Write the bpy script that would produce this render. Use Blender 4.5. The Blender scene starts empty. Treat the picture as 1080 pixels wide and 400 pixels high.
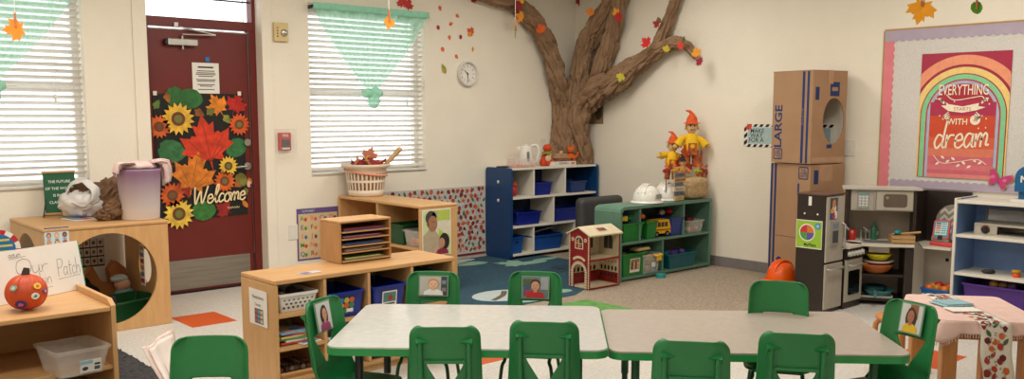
import bpy, math, random
from mathutils import Vector, Matrix, noise
random.seed(11)
SC = bpy.context.scene
COL = SC.collection
PI = math.pi

# ------------------------------------------------------------------ camera solve (metres; corner of the two walls = origin)
F, CX, CY, HOR, H = 950.0, 540.0, 230.0, 122.0, 1.385
TH = math.atan((CY - HOR) / F)
A1 = math.atan(1080 * math.cos(TH) / F)
FW = (math.cos(A1), math.sin(A1)); RT = (math.sin(A1), -math.cos(A1))
def ray(px, py):
    x = (px - CX) / F; y = (CY - py) / F
    f = math.cos(TH) + y * math.sin(TH); z = -math.sin(TH) + y * math.cos(TH)
    return (RT[0] * x + FW[0] * f, RT[1] * x + FW[1] * f, z)
_d = ray(605, 258); _t = H / -_d[2]
CAM = (-_t * _d[0], -_t * _d[1], H)
def P(px, py, z=0.0):            # where a sight line meets a level surface
    d = ray(px, py); t = (z - H) / d[2]
    return Vector((CAM[0] + t * d[0], CAM[1] + t * d[1], z))
def L(px, py, y=0.0):            # ... the window wall
    d = ray(px, py); t = (y - CAM[1]) / d[1]
    return Vector((CAM[0] + t * d[0], y, H + t * d[2]))
def R(px, py, x=0.0):            # ... the right wall
    d = ray(px, py); t = (x - CAM[0]) / d[0]
    return Vector((x, CAM[1] + t * d[1], H + t * d[2]))
def V(px, py, dep):
    d = ray(px, py); k = dep / (d[0] * FW[0] + d[1] * FW[1])
    return Vector((CAM[0] + k * d[0], CAM[1] + k * d[1], H + k * d[2]))

# ------------------------------------------------------------------ materials
def lin(c):
    c = c / 255.0
    return c / 12.92 if c <= 0.04045 else ((c + 0.055) / 1.055) ** 2.4
MC = {}
def mat(name, rgb, rough=0.5, var=0.05, scale=14.0, metal=0.0, bump=0.0, bscale=80.0, kind='plain', rgb2=None, spec=0.5, trans=0.0, stretch=(1, 1, 1)):
    if name in MC: return MC[name]
    m = bpy.data.materials.new(name); MC[name] = m
    m.use_nodes = True
    nt = m.node_tree; N = nt.nodes; N.clear()
    out = N.new('ShaderNodeOutputMaterial'); b = N.new('ShaderNodeBsdfPrincipled')
    nt.links.new(b.outputs[0], out.inputs[0])
    col = [lin(c) for c in rgb]
    c2 = [lin(c) for c in rgb2] if rgb2 else [min(1, c * (1 + var * 2)) for c in col]
    c1 = col if rgb2 else [c * (1 - var * 2) for c in col]
    tc = N.new('ShaderNodeTexCoord'); mp = N.new('ShaderNodeMapping')
    mp.inputs['Scale'].default_value = stretch
    nt.links.new(tc.outputs['Object'], mp.inputs[0])
    if kind == 'wood':
        tx = N.new('ShaderNodeTexNoise'); tx.inputs['Scale'].default_value = scale; tx.inputs['Detail'].default_value = 5; tx.inputs['Roughness'].default_value = .65
    elif kind == 'voronoi':
        tx = N.new('ShaderNodeTexVoronoi'); tx.inputs['Scale'].default_value = scale
    else:
        tx = N.new('ShaderNodeTexNoise'); tx.inputs['Scale'].default_value = scale; tx.inputs['Detail'].default_value = 3
    nt.links.new(mp.outputs[0], tx.inputs['Vector'])
    rp = N.new('ShaderNodeValToRGB')
    rp.color_ramp.elements[0].position = .3; rp.color_ramp.elements[1].position = .7
    rp.color_ramp.elements[0].color = (*c1, 1); rp.color_ramp.elements[1].color = (*c2, 1)
    nt.links.new(tx.outputs[0], rp.inputs[0])
    nt.links.new(rp.outputs[0], b.inputs['Base Color'])
    b.inputs['Roughness'].default_value = rough; b.inputs['Metallic'].default_value = metal
    b.inputs['Specular IOR Level'].default_value = spec
    if bump:
        n2 = N.new('ShaderNodeTexNoise'); n2.inputs['Scale'].default_value = bscale; n2.inputs['Detail'].default_value = 4
        nt.links.new(tc.outputs['Object'], n2.inputs['Vector'])
        bp = N.new('ShaderNodeBump'); bp.inputs['Strength'].default_value = bump; bp.inputs['Distance'].default_value = .01
        nt.links.new(n2.outputs[0], bp.inputs['Height']); nt.links.new(bp.outputs[0], b.inputs['Normal'])
    if trans:
        tb = N.new('ShaderNodeBsdfTransparent'); mx = N.new('ShaderNodeMixShader')
        mx.inputs[0].default_value = 1 - trans
        nt.links.new(tb.outputs[0], mx.inputs[1]); nt.links.new(b.outputs[0], mx.inputs[2]); nt.links.new(mx.outputs[0], out.inputs[0])
    return m
def flat(rgb, rough=.6):                       # printed ink / plain paint, one per colour
    return mat('ink_%02x%02x%02x_%d' % (*[int(c) for c in rgb], int(rough * 10)), rgb, rough, .03, 30)
def emit(name, rgb, s):
    m = bpy.data.materials.new(name); m.use_nodes = True; N = m.node_tree.nodes; N.clear()
    e = N.new('ShaderNodeEmission'); e.inputs[0].default_value = (*[lin(c) for c in rgb], 1); e.inputs[1].default_value = s
    o = N.new('ShaderNodeOutputMaterial'); m.node_tree.links.new(e.outputs[0], o.inputs[0]); return m

WALL = mat('cream_wall_paint', (238, 230, 214), .75, .012, 3, bump=.25, bscale=60)
WOOD = mat('maple_plywood', (194, 147, 95), .42, .05, 5, kind='wood', stretch=(1, 6, 6), rgb2=(208, 163, 110))
WOODV = mat('maple_plywood_upright', (197, 150, 97), .42, .05, 5, kind='wood', stretch=(6, 6, 1), rgb2=(211, 167, 114))
WOODD = mat('maple_plywood_back', (178, 130, 78), .5, .05, 5, kind='wood', stretch=(1, 6, 6), rgb2=(190, 143, 90))
BIRCH = mat('tan_hardboard', (176, 128, 80), .5, .05, 8, kind='wood', stretch=(4, 4, 1), rgb2=(190, 142, 92))
ORW = mat('oiled_orange_wood', (183, 118, 58), .45, .05, 6, kind='wood', stretch=(6, 6, 1), rgb2=(200, 134, 72))
GREEN = mat('green_polypropylene', (32, 116, 62), .38, .03, 10, bump=.05, bscale=300)
GREENM = mat('green_enamelled_steel', (24, 84, 46), .35, .03)
BLACKM = mat('black_enamelled_steel', (22, 22, 22), .4, .03)
CHROME = mat('brushed_steel', (190, 188, 182), .3, .03, metal=1.0)
WHITE = mat('white_melamine', (226, 220, 206), .4, .015)
PLW = mat('white_plastic', (228, 224, 214), .35, .015)
PAPER = mat('white_paper', (232, 228, 220), .7, .015)
BLUEP = mat('blue_bin_plastic', (14, 40, 138), .35, .04)
BLUED = mat('navy_laminate', (14, 62, 112), .4, .04)
CLEAR_THIN = mat('thin_clear_cover', (235, 232, 226), .1, .02, trans=.93)
CLEAR = mat('clear_plastic', (225, 222, 215), .12, .02, trans=.72)
CARD = mat('corrugated_cardboard', (168, 131, 98), .75, .03, 6)
MAROON = mat('maroon_door_paint', (104, 27, 21), .4, .03, 6)
BLACK = flat((14, 13, 13)); INK = flat((40, 40, 44)); DKB = mat('espresso_laminate', (40, 29, 24), .45, .05)

# ------------------------------------------------------------------ mesh builder
def plane_matrix(o, right, up):
    r = Vector(right).normalized(); u = Vector(up).normalized(); n = r.cross(u).normalized(); u = n.cross(r)
    return Matrix(((r.x, u.x, n.x, o[0]), (r.y, u.y, n.y, o[1]), (r.z, u.z, n.z, o[2]), (0, 0, 0, 1)))
def spline(pts, n=6):
    pts = [Vector(p) for p in pts]
    if len(pts) < 3: return pts
    out = []
    for i in range(len(pts) - 1):
        p0 = pts[max(i - 1, 0)]; p1 = pts[i]; p2 = pts[i + 1]; p3 = pts[min(i + 2, len(pts) - 1)]
        for k in range(n):
            t = k / n
            out.append(.5 * ((2 * p1) + (p2 - p0) * t + (2 * p0 - 5 * p1 + 4 * p2 - p3) * t * t + (3 * p1 - p0 - 3 * p2 + p3) * t ** 3))
    out.append(pts[-1]); return out
TXT = {}
def text_data(s, bold=0.0):
    k = (s, bold)
    if k in TXT: return TXT[k]
    cu = bpy.data.curves.new('lettering', 'FONT'); cu.body = s; cu.size = 1; cu.align_x = 'CENTER'; cu.align_y = 'CENTER'; cu.offset = bold; cu.resolution_u = 3
    o = bpy.data.objects.new('lettering', cu); COL.objects.link(o)
    me = bpy.data.meshes.new_from_object(o.evaluated_get(bpy.context.evaluated_depsgraph_get()))
    TXT[k] = ([v.co.copy() for v in me.vertices], [tuple(p.vertices) for p in me.polygons])
    bpy.data.objects.remove(o); bpy.data.curves.remove(cu); bpy.data.meshes.remove(me)
    return TXT[k]
class MB:
    def __init__(s, M=None):
        s.v = []; s.f = []; s.fm = []; s.fs = []; s.mats = []; s.M = M.copy() if M else Matrix()
    def mi(s, m):
        if m not in s.mats: s.mats.append(m)
        return s.mats.index(m)
    def add(s, vs, fs, m, smooth=False):
        b = len(s.v); k = s.mi(m)
        s.v += [s.M @ Vector(v) for v in vs]
        for f in fs:
            s.f.append([b + i for i in f]); s.fm.append(k); s.fs.append(smooth)
    def box(s, x0, x1, y0, y1, z0, z1, m):
        s.add([(x0, y0, z0), (x1, y0, z0), (x1, y1, z0), (x0, y1, z0), (x0, y0, z1), (x1, y0, z1), (x1, y1, z1), (x0, y1, z1)],
              [(0, 3, 2, 1), (4, 5, 6, 7), (0, 1, 5, 4), (1, 2, 6, 5), (2, 3, 7, 6), (3, 0, 4, 7)], m)
    def prism(s, poly, a, b, m, axis='z', smooth=False):
        def q(p, t): return {'z': (p[0], p[1], t), 'y': (p[0], t, p[1]), 'x': (t, p[0], p[1])}[axis]
        n = len(poly); vs = [q(p, a) for p in poly] + [q(p, b) for p in poly]
        ar = sum(poly[i][0] * poly[(i + 1) % n][1] - poly[(i + 1) % n][0] * poly[i][1] for i in range(n))
        fl = (ar > 0) != (axis == 'y')
        if a > b: fl = not fl
        lo = list(range(n)); hi = list(range(n, 2 * n))
        fs = [lo[::-1] if fl else lo, hi if fl else hi[::-1]]
        s.add(vs, fs, m)
        s.add(vs, [((i, (i + 1) % n, n + (i + 1) % n, n + i) if fl else (n + i, n + (i + 1) % n, (i + 1) % n, i)) for i in range(n)], m, smooth)
    def poly(s, pts, m): s.add(pts, [list(range(len(pts)))], m)
    def shape(s, pts, z, m): s.add([(p[0], p[1], z) for p in pts], [list(range(len(pts)))], m)
    def rect(s, x0, x1, y0, y1, z, m): s.shape([(x0, y0), (x1, y0), (x1, y1), (x0, y1)], z, m)
    def ell2(s, cx, cy, rx, ry, z, m, n=20, a0=0, a1=2 * PI):
        s.shape([(cx + rx * math.cos(a0 + (a1 - a0) * i / n), cy + ry * math.sin(a0 + (a1 - a0) * i / n)) for i in range(n + (0 if a1 - a0 > 6.2 else 1))], z, m)
    def stroke(s, pts, w, z, m, n=6):
        p = spline([(q[0], q[1], 0) for q in pts], n)
        vs = []
        for i, a in enumerate(p):
            d = (p[min(i + 1, len(p) - 1)] - p[max(i - 1, 0)]); d = d.normalized() if d.length > 1e-9 else Vector((1, 0, 0))
            nn = Vector((-d.y, d.x, 0)) * w * .5
            vs += [(a.x + nn.x, a.y + nn.y, z), (a.x - nn.x, a.y - nn.y, z)]
        s.add(vs, [(2 * i + 1, 2 * i + 3, 2 * i + 2, 2 * i) for i in range(len(p) - 1)], m)
    def text(s, t, x, y, size, z, m, shear=0, bold=0.0, sx=1.0, rot=0):
        vs, fs = text_data(t, bold); c, n = math.cos(rot), math.sin(rot)
        o = []
        for v in vs:
            a = (v.x + shear * v.y) * size * sx; b = v.y * size
            o.append((x + a * c - b * n, y + a * n + b * c, z))
        s.add(o, fs, m)
    def tube(s, pts, r, m, seg=10, caps=True, n=0):
        p = spline(pts, n) if n else [Vector(q) for q in pts]
        k = len(p); rr = r if callable(r) else (lambda t: r)
        up = Vector((0, 0, 1)); vs = []
        t0 = (p[1] - p[0]).normalized(); a = t0.orthogonal().normalized()
        for i in range(k):
            t = (p[min(i + 1, k - 1)] - p[max(i - 1, 0)]).normalized()
            a = (a - t * a.dot(t)).normalized(); b = t.cross(a); q = rr(i / (k - 1))
            for j in range(seg):
                w = 2 * PI * j / seg
                vs.append(p[i] + (a * math.cos(w) + b * math.sin(w)) * q)
        fs = [(i * seg + j, i * seg + (j + 1) % seg, (i + 1) * seg + (j + 1) % seg, (i + 1) * seg + j) for i in range(k - 1) for j in range(seg)]
        s.add(vs, fs, m, True)
        if caps:
            s.add(vs, [list(range(seg))[::-1], [(k - 1) * seg + j for j in range(seg)]], m)
    def lathe(s, prof, m, seg=24, c=(0, 0, 0), cap=True, sq=(1, 1)):
        vs = []; n = len(prof)
        for r, z in prof:
            for j in range(seg):
                w = 2 * PI * j / seg; vs.append((c[0] + r * math.cos(w) * sq[0], c[1] + r * math.sin(w) * sq[1], c[2] + z))
        fs = [(i * seg + j, i * seg + (j + 1) % seg, (i + 1) * seg + (j + 1) % seg, (i + 1) * seg + j) for i in range(n - 1) for j in range(seg)]
        s.add(vs, fs, m, True)
        if cap: s.add(vs, [list(range(seg))[::-1], [(n - 1) * seg + j for j in range(seg)]], m)
    def ell(s, c, r, m, nu=16, nv=10, fn=None):
        vs = []
        for i in range(nv + 1):
            a = -PI / 2 + PI * i / nv
            for j in range(nu):
                w = 2 * PI * j / nu
                d = Vector((math.cos(a) * math.cos(w), math.cos(a) * math.sin(w), math.sin(a)))
                k = fn(d) if fn else 1
                vs.append((c[0] + d.x * r[0] * k, c[1] + d.y * r[1] * k, c[2] + d.z * r[2] * k))
        s.add(vs, [(i * nu + j, i * nu + (j + 1) % nu, (i + 1) * nu + (j + 1) % nu, (i + 1) * nu + j) for i in range(nv) for j in range(nu)], m, True)
    def grid(s, fn, nu, nv, m, smooth=True, skip=None):
        vs = [fn(i / nu, j / nv) for j in range(nv + 1) for i in range(nu + 1)]
        s.add(vs, [(j * (nu + 1) + i, j * (nu + 1) + i + 1, (j + 1) * (nu + 1) + i + 1, (j + 1) * (nu + 1) + i)
                   for j in range(nv) for i in range(nu) if not (skip and skip(i, j))], m, smooth)
    def build(s, name, parent=None, bevel=0, seg=2, solid=0, sub=0, loc=None, rz=0, rot=None, off=0):
        me = bpy.data.meshes.new(name); me.from_pydata([tuple(v) for v in s.v], [], s.f)
        for m in s.mats: me.materials.append(m)
        for i, p in enumerate(me.polygons):
            p.material_index = s.fm[i]; p.use_smooth = s.fs[i]
        me.validate(); me.update()
        o = bpy.data.objects.new(name, me); COL.objects.link(o)
        if parent: o.parent = parent
        if loc: o.location = loc
        o.rotation_euler = rot if rot else (0, 0, rz)
        if solid:
            q = o.modifiers.new('thickness', 'SOLIDIFY'); q.thickness = solid; q.offset = off
        if sub:
            q = o.modifiers.new('smooth', 'SUBSURF'); q.levels = sub; q.render_levels = sub
        if bevel:
            q = o.modifiers.new('edges', 'BEVEL'); q.width = bevel; q.segments = seg; q.limit_method = 'ANGLE'; q.angle_limit = .6
        return o
def tag(o, label, cat, group=None, kind=None):
    o['label'] = label; o['category'] = cat
    if group: o['group'] = group
    if kind: o['kind'] = kind
    return o
def thing(name, label, cat, loc=(0, 0, 0), rz=0, group=None, rot=None):
    o = bpy.data.objects.new(name, None); COL.objects.link(o); o.empty_display_size = .05
    o.location = loc; o.rotation_euler = rot if rot else (0, 0, rz)
    return tag(o, label, cat, group)
def struct(o, label=None):
    o['kind'] = 'structure'
    if label: o['label'] = label
    return o
def children(o): return [c for c in bpy.data.objects if c.parent == o]
def dup(o, parent=None):
    c = o.copy(); COL.objects.link(c)
    if parent: c.parent = parent
    for ch in children(o): dup(ch, c)
    return c
def rrect(x0, x1, y0, y1, r, n=5):
    out = []
    for cx, cy, a in ((x1 - r, y0 + r, -PI / 2), (x1 - r, y1 - r, 0), (x0 + r, y1 - r, PI / 2), (x0 + r, y0 + r, PI)):
        for i in range(n + 1):
            w = a + PI / 2 * i / n; out.append((cx + r * math.cos(w), cy + r * math.sin(w)))
    return out
def hole_panel(b, x0, x1, z0, z1, cx, cz, r, t0, t1, m, axis='y', N=48):
    """a flat panel with one round hole"""
    ang = sorted([2 * PI * i / N for i in range(N)] + [math.atan2(z - cz, x - cx) % (2 * PI) for x in (x0, x1) for z in (z0, z1)])
    inn = [(cx + r * math.cos(a), cz + r * math.sin(a)) for a in ang]; outp = []
    for a in ang:
        c, s_ = math.cos(a), math.sin(a); k = 1e9
        if c > 1e-9: k = min(k, (x1 - cx) / c)
        if c < -1e-9: k = min(k, (x0 - cx) / c)
        if s_ > 1e-9: k = min(k, (z1 - cz) / s_)
        if s_ < -1e-9: k = min(k, (z0 - cz) / s_)
        outp.append((cx + c * k, cz + s_ * k))
    q = (lambda p, t: (p[0], t, p[1])) if axis == 'y' else (lambda p, t: (t, p[0], p[1]))
    n = len(ang); vs = [q(p, t0) for p in inn] + [q(p, t0) for p in outp] + [q(p, t1) for p in inn] + [q(p, t1) for p in outp]
    fs = []
    for i in range(n):
        j = (i + 1) % n
        fs += [(i, j, n + j, n + i), (2 * n + i, 3 * n + i, 3 * n + j, 2 * n + j), (i, 2 * n + i, 2 * n + j, j), (n + i, n + j, 3 * n + j, 3 * n + i)]
    b.add(vs, fs, m)
def open_box(b, w, d, h, t, m, taper=.88, rim=0, n=5, r=.012, rimh=.012):
    """open-topped tapered tub centred on x,y with its base at z=0"""
    def loop(k, z, inset=0): return [(x * k, y * k, z) for x, y in rrect(-w / 2 + inset, w / 2 - inset, -d / 2 + inset, d / 2 - inset, max(r - inset, .002), n)]
    L0 = loop(taper, 0); L1 = loop(1, h - rimh if rim else h); rows = [L0, L1]
    if rim:
        def grow(z): return [(x, y, z) for x, y in rrect(-w / 2 - rim, w / 2 + rim, -d / 2 - rim, d / 2 + rim, r + rim, n)]
        rows += [grow(h - rimh), grow(h)]
    rows += [loop(1, h, t), loop(taper, t, t)]
    k = len(L0); vs = [p for q in rows for p in q]
    fs = [(i * k + j, i * k + (j + 1) % k, (i + 1) * k + (j + 1) % k, (i + 1) * k + j) for i in range(len(rows) - 1) for j in range(k)]
    fs += [list(range(k))[::-1], [(len(rows) - 1) * k + j for j in range(k)]]
    b.add(vs, fs, m)
MAPLE = [(0, -.5), (.025, -.24), (.27, -.34), (.23, -.2), (.5, -.06), (.41, .02), (.47, .23), (.29, .17), (.25, .22), (.17, .19), (.2, .4), (.11, .35), (0, .56)]
MAPLE = MAPLE + [(-x, y) for x, y in MAPLE[::-1][1:-1]]
OVAL = [(0, -.5), (.13, -.38), (.24, -.12), (.22, .14), (.11, .36), (0, .52), (-.11, .36), (-.22, .14), (-.24, -.12), (-.13, -.38)]
BROAD = [(0, -.5), (.2, -.42), (.36, -.2), (.38, .05), (.3, .3), (.12, .45), (0, .4), (-.12, .45), (-.32, .3), (-.4, .0), (-.3, -.28), (-.15, -.42)]
ACORN = [(0, -.45), (.2, -.25), (.26, .02), (.36, .06), (.34, .3), (.12, .42), (.08, .55), (-.05, .55), (-.08, .42), (-.34, .3), (-.36, .06), (-.26, .02), (-.2, -.25)]
def place2(pts, x, y, s, a=0, sx=1):
    c, n = math.cos(a), math.sin(a)
    return [(x + (px * sx * c - py * n) * s, y + (px * sx * n + py * c) * s) for px, py in pts]
def leaf_mesh(b, pts, s, m, a=0, fold=.12, t=.003):
    """a stand-alone leaf in the x-y plane, a little folded along its vein, with thickness"""
    q = place2(pts, 0, 0, s, a); n = len(q)
    def z(p): return fold * s * (abs(p[0]) / s) ** 1.3
    c = (0, 0)
    vs = [(p[0], p[1], z(p) + t) for p in q] + [(0, 0, t)] + [(p[0], p[1], z(p)) for p in q] + [(0, 0, 0)]
    fs = []
    for i in range(n):
        j = (i + 1) % n
        fs += [(i, j, n), (n + 1 + j, n + 1 + i, 2 * n + 1), (j, i, n + 1 + i, n + 1 + j)]
    b.add(vs, fs, m)
def sunflower(b, x, y, r, z, m, cm, cm2=None, n=16):
    b.shape([(x + (r if i % 2 else r * .72) * math.cos(PI * i / n), y + (r if i % 2 else r * .72) * math.sin(PI * i / n)) for i in range(2 * n)], z, m)
    b.ell2(x, y, r * .42, r * .42, z + .0006, cm)
    if cm2: b.ell2(x, y, r * .24, r * .24, z + .0012, cm2)
def portrait(b, x0, x1, y0, y1, z, bg, hair, skin, shirt, longhair=False, extra=None):
    """a printed head-and-shoulders photograph, drawn in layers of ink"""
    w, h = x1 - x0, y1 - y0; cx = (x0 + x1) / 2; e = .0006
    b.rect(x0, x1, y0, y1, z, flat(bg))
    if extra: extra(b, z + e)
    sh = [(cx - .36 * w, y0), (cx + .36 * w, y0), (cx + .33 * w, y0 + .2 * h), (cx + .12 * w, y0 + .33 * h), (cx - .12 * w, y0 + .33 * h), (cx - .33 * w, y0 + .2 * h)]
    if longhair: b.ell2(cx, y0 + .5 * h, .27 * w, .36 * h, z + e * 2, flat(hair))
    b.shape(sh, z + e * 3, flat(shirt))
    b.rect(cx - .07 * w, cx + .07 * w, y0 + .26 * h, y0 + .42 * h, z + e * 4, flat(skin))
    b.ell2(cx, y0 + .64 * h, .2 * w, .27 * h, z + e * 5, flat(hair))
    b.ell2(cx, y0 + .57 * h, .165 * w, .225 * h, z + e * 6, flat(skin))
    for k in (-1, 1): b.ell2(cx + k * .065 * w, y0 + .6 * h, .022 * w, .02 * h, z + e * 7, flat((40, 25, 20)), 8)
    b.rect(cx - .05 * w, cx + .05 * w, y0 + .455 * h, y0 + .475 * h, z + e * 7, flat((150, 70, 65)))
PEN = {
 'W': ([[(0, 1), (.16, 0), (.38, .75), (.56, 0), (.8, 1.02)]], .86), 'e': ([[(0, .25), (.3, .3), (.22, .5), (.05, .4), (.05, .08), (.22, 0), (.38, .14)]], .38),
 'l': ([[(0, .15), (.2, .6), (.24, 1), (.12, .95), (.1, .3), (.2, 0), (.32, .12)]], .32), 'c': ([[(.32, .42), (.15, .5), (.02, .25), (.12, 0), (.34, .12)]], .36),
 'o': ([[(.2, .5), (.03, .35), (.06, .05), (.25, 0), (.36, .22), (.22, .5), (.42, .45)]], .42), 'm': ([[(0, .5), (.04, 0)], [(.04, .2), (.15, .5), (.24, .4), (.24, 0)], [(.24, .25), (.36, .5), (.46, .4), (.46, .08), (.58, .1)]], .56),
 'O': ([[(.4, 1), (.08, .8), (.05, .2), (.4, -.02), (.75, .2), (.72, .8), (.4, 1)]], .84), 'u': ([[(0, .5), (.02, .12), (.16, 0), (.32, .15), (.35, .5)], [(.35, .5), (.37, .08), (.46, 0)]], .5),
 'r': ([[(0, .5), (.03, 0)], [(.03, .25), (.14, .46), (.32, .46)]], .36), 'P': ([[(.06, -.02), (.04, 1)], [(.04, .98), (.4, .98), (.48, .72), (.3, .5), (.05, .48)]], .5),
 'p': ([[(.02, .5), (.05, -.4)], [(.03, .4), (.22, .5), (.36, .28), (.2, .02), (.05, .1)]], .42), 'k': ([[(.02, 1), (.04, 0)], [(.32, .5), (.05, .24), (.34, 0)]], .4),
 'i': ([[(.05, .5), (.06, 0)], [(.05, .66), (.06, .7)]], .18), 'n': ([[(.02, .5), (.04, 0)], [(.04, .25), (.2, .5), (.32, .36), (.34, 0)]], .42),
 'a': ([[(.34, .45), (.14, .5), (.02, .22), (.14, 0), (.32, .2)], [(.35, .5), (.34, .1), (.44, 0)]], .46), 't': ([[(.14, .85), (.13, .08), (.26, 0)], [(0, .56), (.3, .56)]], .32),
 'h': ([[(.02, 1), (.04, 0)], [(.04, .25), (.2, .5), (.32, .36), (.34, 0)]], .42), 'd': ([[(.34, .42), (.14, .5), (.02, .22), (.14, 0), (.33, .2)], [(.42, 1.05), (.36, .3), (.38, .04), (.5, .05)]], .5),
 ' ': ([], .3)}
def pen_width(t): return sum(PEN[c][1] for c in t)
def handwrite(b, t, x, y, s, w, z, m, shear=0, sx=1, rot=0):
    c, n = math.cos(rot), math.sin(rot)
    for ch in t:
        for st in PEN[ch][0]:
            q = [((px + shear * py) * s * sx, py * s) for px, py in st]
            b.stroke([(x + a * c - d * n, y + a * n + d * c) for a, d in q], w, z, m)
        dx = PEN[ch][1] * s * sx; x += dx * c; y += dx * n
# ------------------------------------------------------------------ room shell
def tile_material():
    m = bpy.data.materials.new('vinyl_tile'); m.use_nodes = True; nt = m.node_tree; N = nt.nodes; b = N['Principled BSDF']
    tc = N.new('ShaderNodeTexCoord'); mp = N.new('ShaderNodeMapping'); mp.inputs['Location'].default_value = (.005, .04, 0)
    br = N.new('ShaderNodeTexBrick'); br.offset = 0; br.inputs['Scale'].default_value = 1; br.inputs['Brick Width'].default_value = .305; br.inputs['Row Height'].default_value = .305
    br.inputs['Mortar Size'].default_value = .0012
    nz = N.new('ShaderNodeTexNoise'); nz.inputs['Scale'].default_value = 55; nz.inputs['Detail'].default_value = 4
    rp = N.new('ShaderNodeValToRGB'); rp.color_ramp.elements[0].position = .35; rp.color_ramp.elements[1].position = .65
    rp.color_ramp.elements[0].color = (*[lin(c) for c in (200, 195, 186)], 1); rp.color_ramp.elements[1].color = (*[lin(c) for c in (220, 216, 208)], 1)
    nt.links.new(tc.outputs['Object'], mp.inputs[0]); nt.links.new(mp.outputs[0], br.inputs['Vector']); nt.links.new(tc.outputs['Object'], nz.inputs['Vector'])
    nt.links.new(nz.outputs[0], rp.inputs[0]); nt.links.new(rp.outputs[0], br.inputs['Color1']); nt.links.new(rp.outputs[0], br.inputs['Color2'])
    br.inputs['Mortar'].default_value = (*[lin(c) for c in (176, 166, 150)], 1)
    nt.links.new(br.outputs[0], b.inputs['Base Color']); b.inputs['Roughness'].default_value = .38
    return m
TILE = tile_material(); ORANGE_T = mat('orange_vinyl_tile', (206, 88, 32), .4, .05, 60)
CARPET = mat('brown_grey_carpet', (138, 124, 108), .95, .12, 55, bump=.6, bscale=160, rgb2=(176, 160, 140))
b = MB(); b.box(-8.6, 0.2, -8.6, 0.2, -.1, 0, TILE)
for x0, x1, y0, y1 in ((-4.62, -4.31, -1.05, -.67), (-4.98, -4.53, -2.0, -1.665), (-3.78, -3.44, -2.99, -2.68), (-1.95, -1.56, -4.72, -4.41), (-4.15, -3.86, -2.66, -2.36)):
    b.box(x0, x1, y0, y1, 0, .0012, ORANGE_T)
b.box(-2.62, 0, -3.28, 0, 0, .004, CARPET)
struct(b.build('floor'))
b = MB(); b.box(-8.6, .2, -8.6, .2, 2.75, 2.85, mat('ceiling_tile_white', (232, 228, 218), .8, .02, 20)); struct(b.build('ceiling'))
W1 = (-6.075, -4.897); W2 = (-3.135, -1.955); WZ = (.888, 2.31); DX = (-4.457, -3.555); DTOP = 2.5
b = MB()
for x0, x1, z0, z1 in ((-8.6, W1[0], 0, 2.75), (W1[1], DX[0], 0, 2.75), (DX[1], W2[0], 0, 2.75), (W2[1], .2, 0, 2.75),
                       (*W1, 0, WZ[0]), (*W1, WZ[1], 2.75), (*W2, 0, WZ[0]), (*W2, WZ[1], 2.75), (*DX, DTOP, 2.75)):
    b.box(x0, x1, 0, .2, z0, z1, WALL)
struct(b.build('wall_back'))
b = MB(); b.box(0, .2, -8.6, 0, 0, 2.75, WALL); struct(b.build('wall_right'))
b = MB(); b.box(-8.6, 0, -8.8, -8.6, 0, 2.75, WALL); struct(b.build('wall_front'))
b = MB(); b.box(-8.8, -8.6, -8.6, .2, 0, 2.75, WALL); struct(b.build('wall_left'))
BASE = mat('grey_vinyl_base', (128, 122, 120), .5, .03)
b = MB(); b.box(-.012, 0, -3.0, -.012, .004, .095, BASE); struct(b.build('baseboard_right', bevel=.003))
b = MB(); b.box(-1.95, -.012, -.012, 0, .004, .075, mat('pale_vinyl_base', (190, 182, 168), .5, .03)); b.box(-3.4, -1.95, -.012, 0, 0, .075, MC['pale_vinyl_base']); struct(b.build('baseboard_back', bevel=.003))
b = MB()
for x0, x1 in ((DX[0] - .1, DX[0]), (DX[1], DX[1] + .085)): b.box(x0, x1, -.012, 0, 0, 2.75, WALL)
struct(b.build('trim_1', bevel=.003))

GLASS = mat('window_glass', (240, 245, 245), .02, .0, trans=.93)
FRAMEW = mat('white_window_frame', (220, 216, 208), .45, .02)
def window(n, x0, x1, z0, z1):
    b = MB(); t = .045
    for q in ((x0, x1, z0, z0 + t), (x0, x1, z1 - t, z1), (x0, x0 + t, z0 + t, z1 - t), (x1 - t, x1, z0 + t, z1 - t), (x0 + t, x1 - t, (z0 + z1) / 2 - .025, (z0 + z1) / 2 + .025)):
        b.box(q[0], q[1], .12, .17, q[2], q[3], FRAMEW)
    o = struct(b.build('window_%d' % n, bevel=.004))
    b = MB(); b.box(x0 + t, x1 - t, .143, .147, z0 + t, z1 - t, GLASS); b.build('glass', o)
    b = MB(); b.box(x0, x1, -.018, .12, z0, z0 + .014, FRAMEW); b.build('window_sill', o, bevel=.003)
    return o
window(1, *W1, *WZ); window(2, *W2, *WZ)
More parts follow.
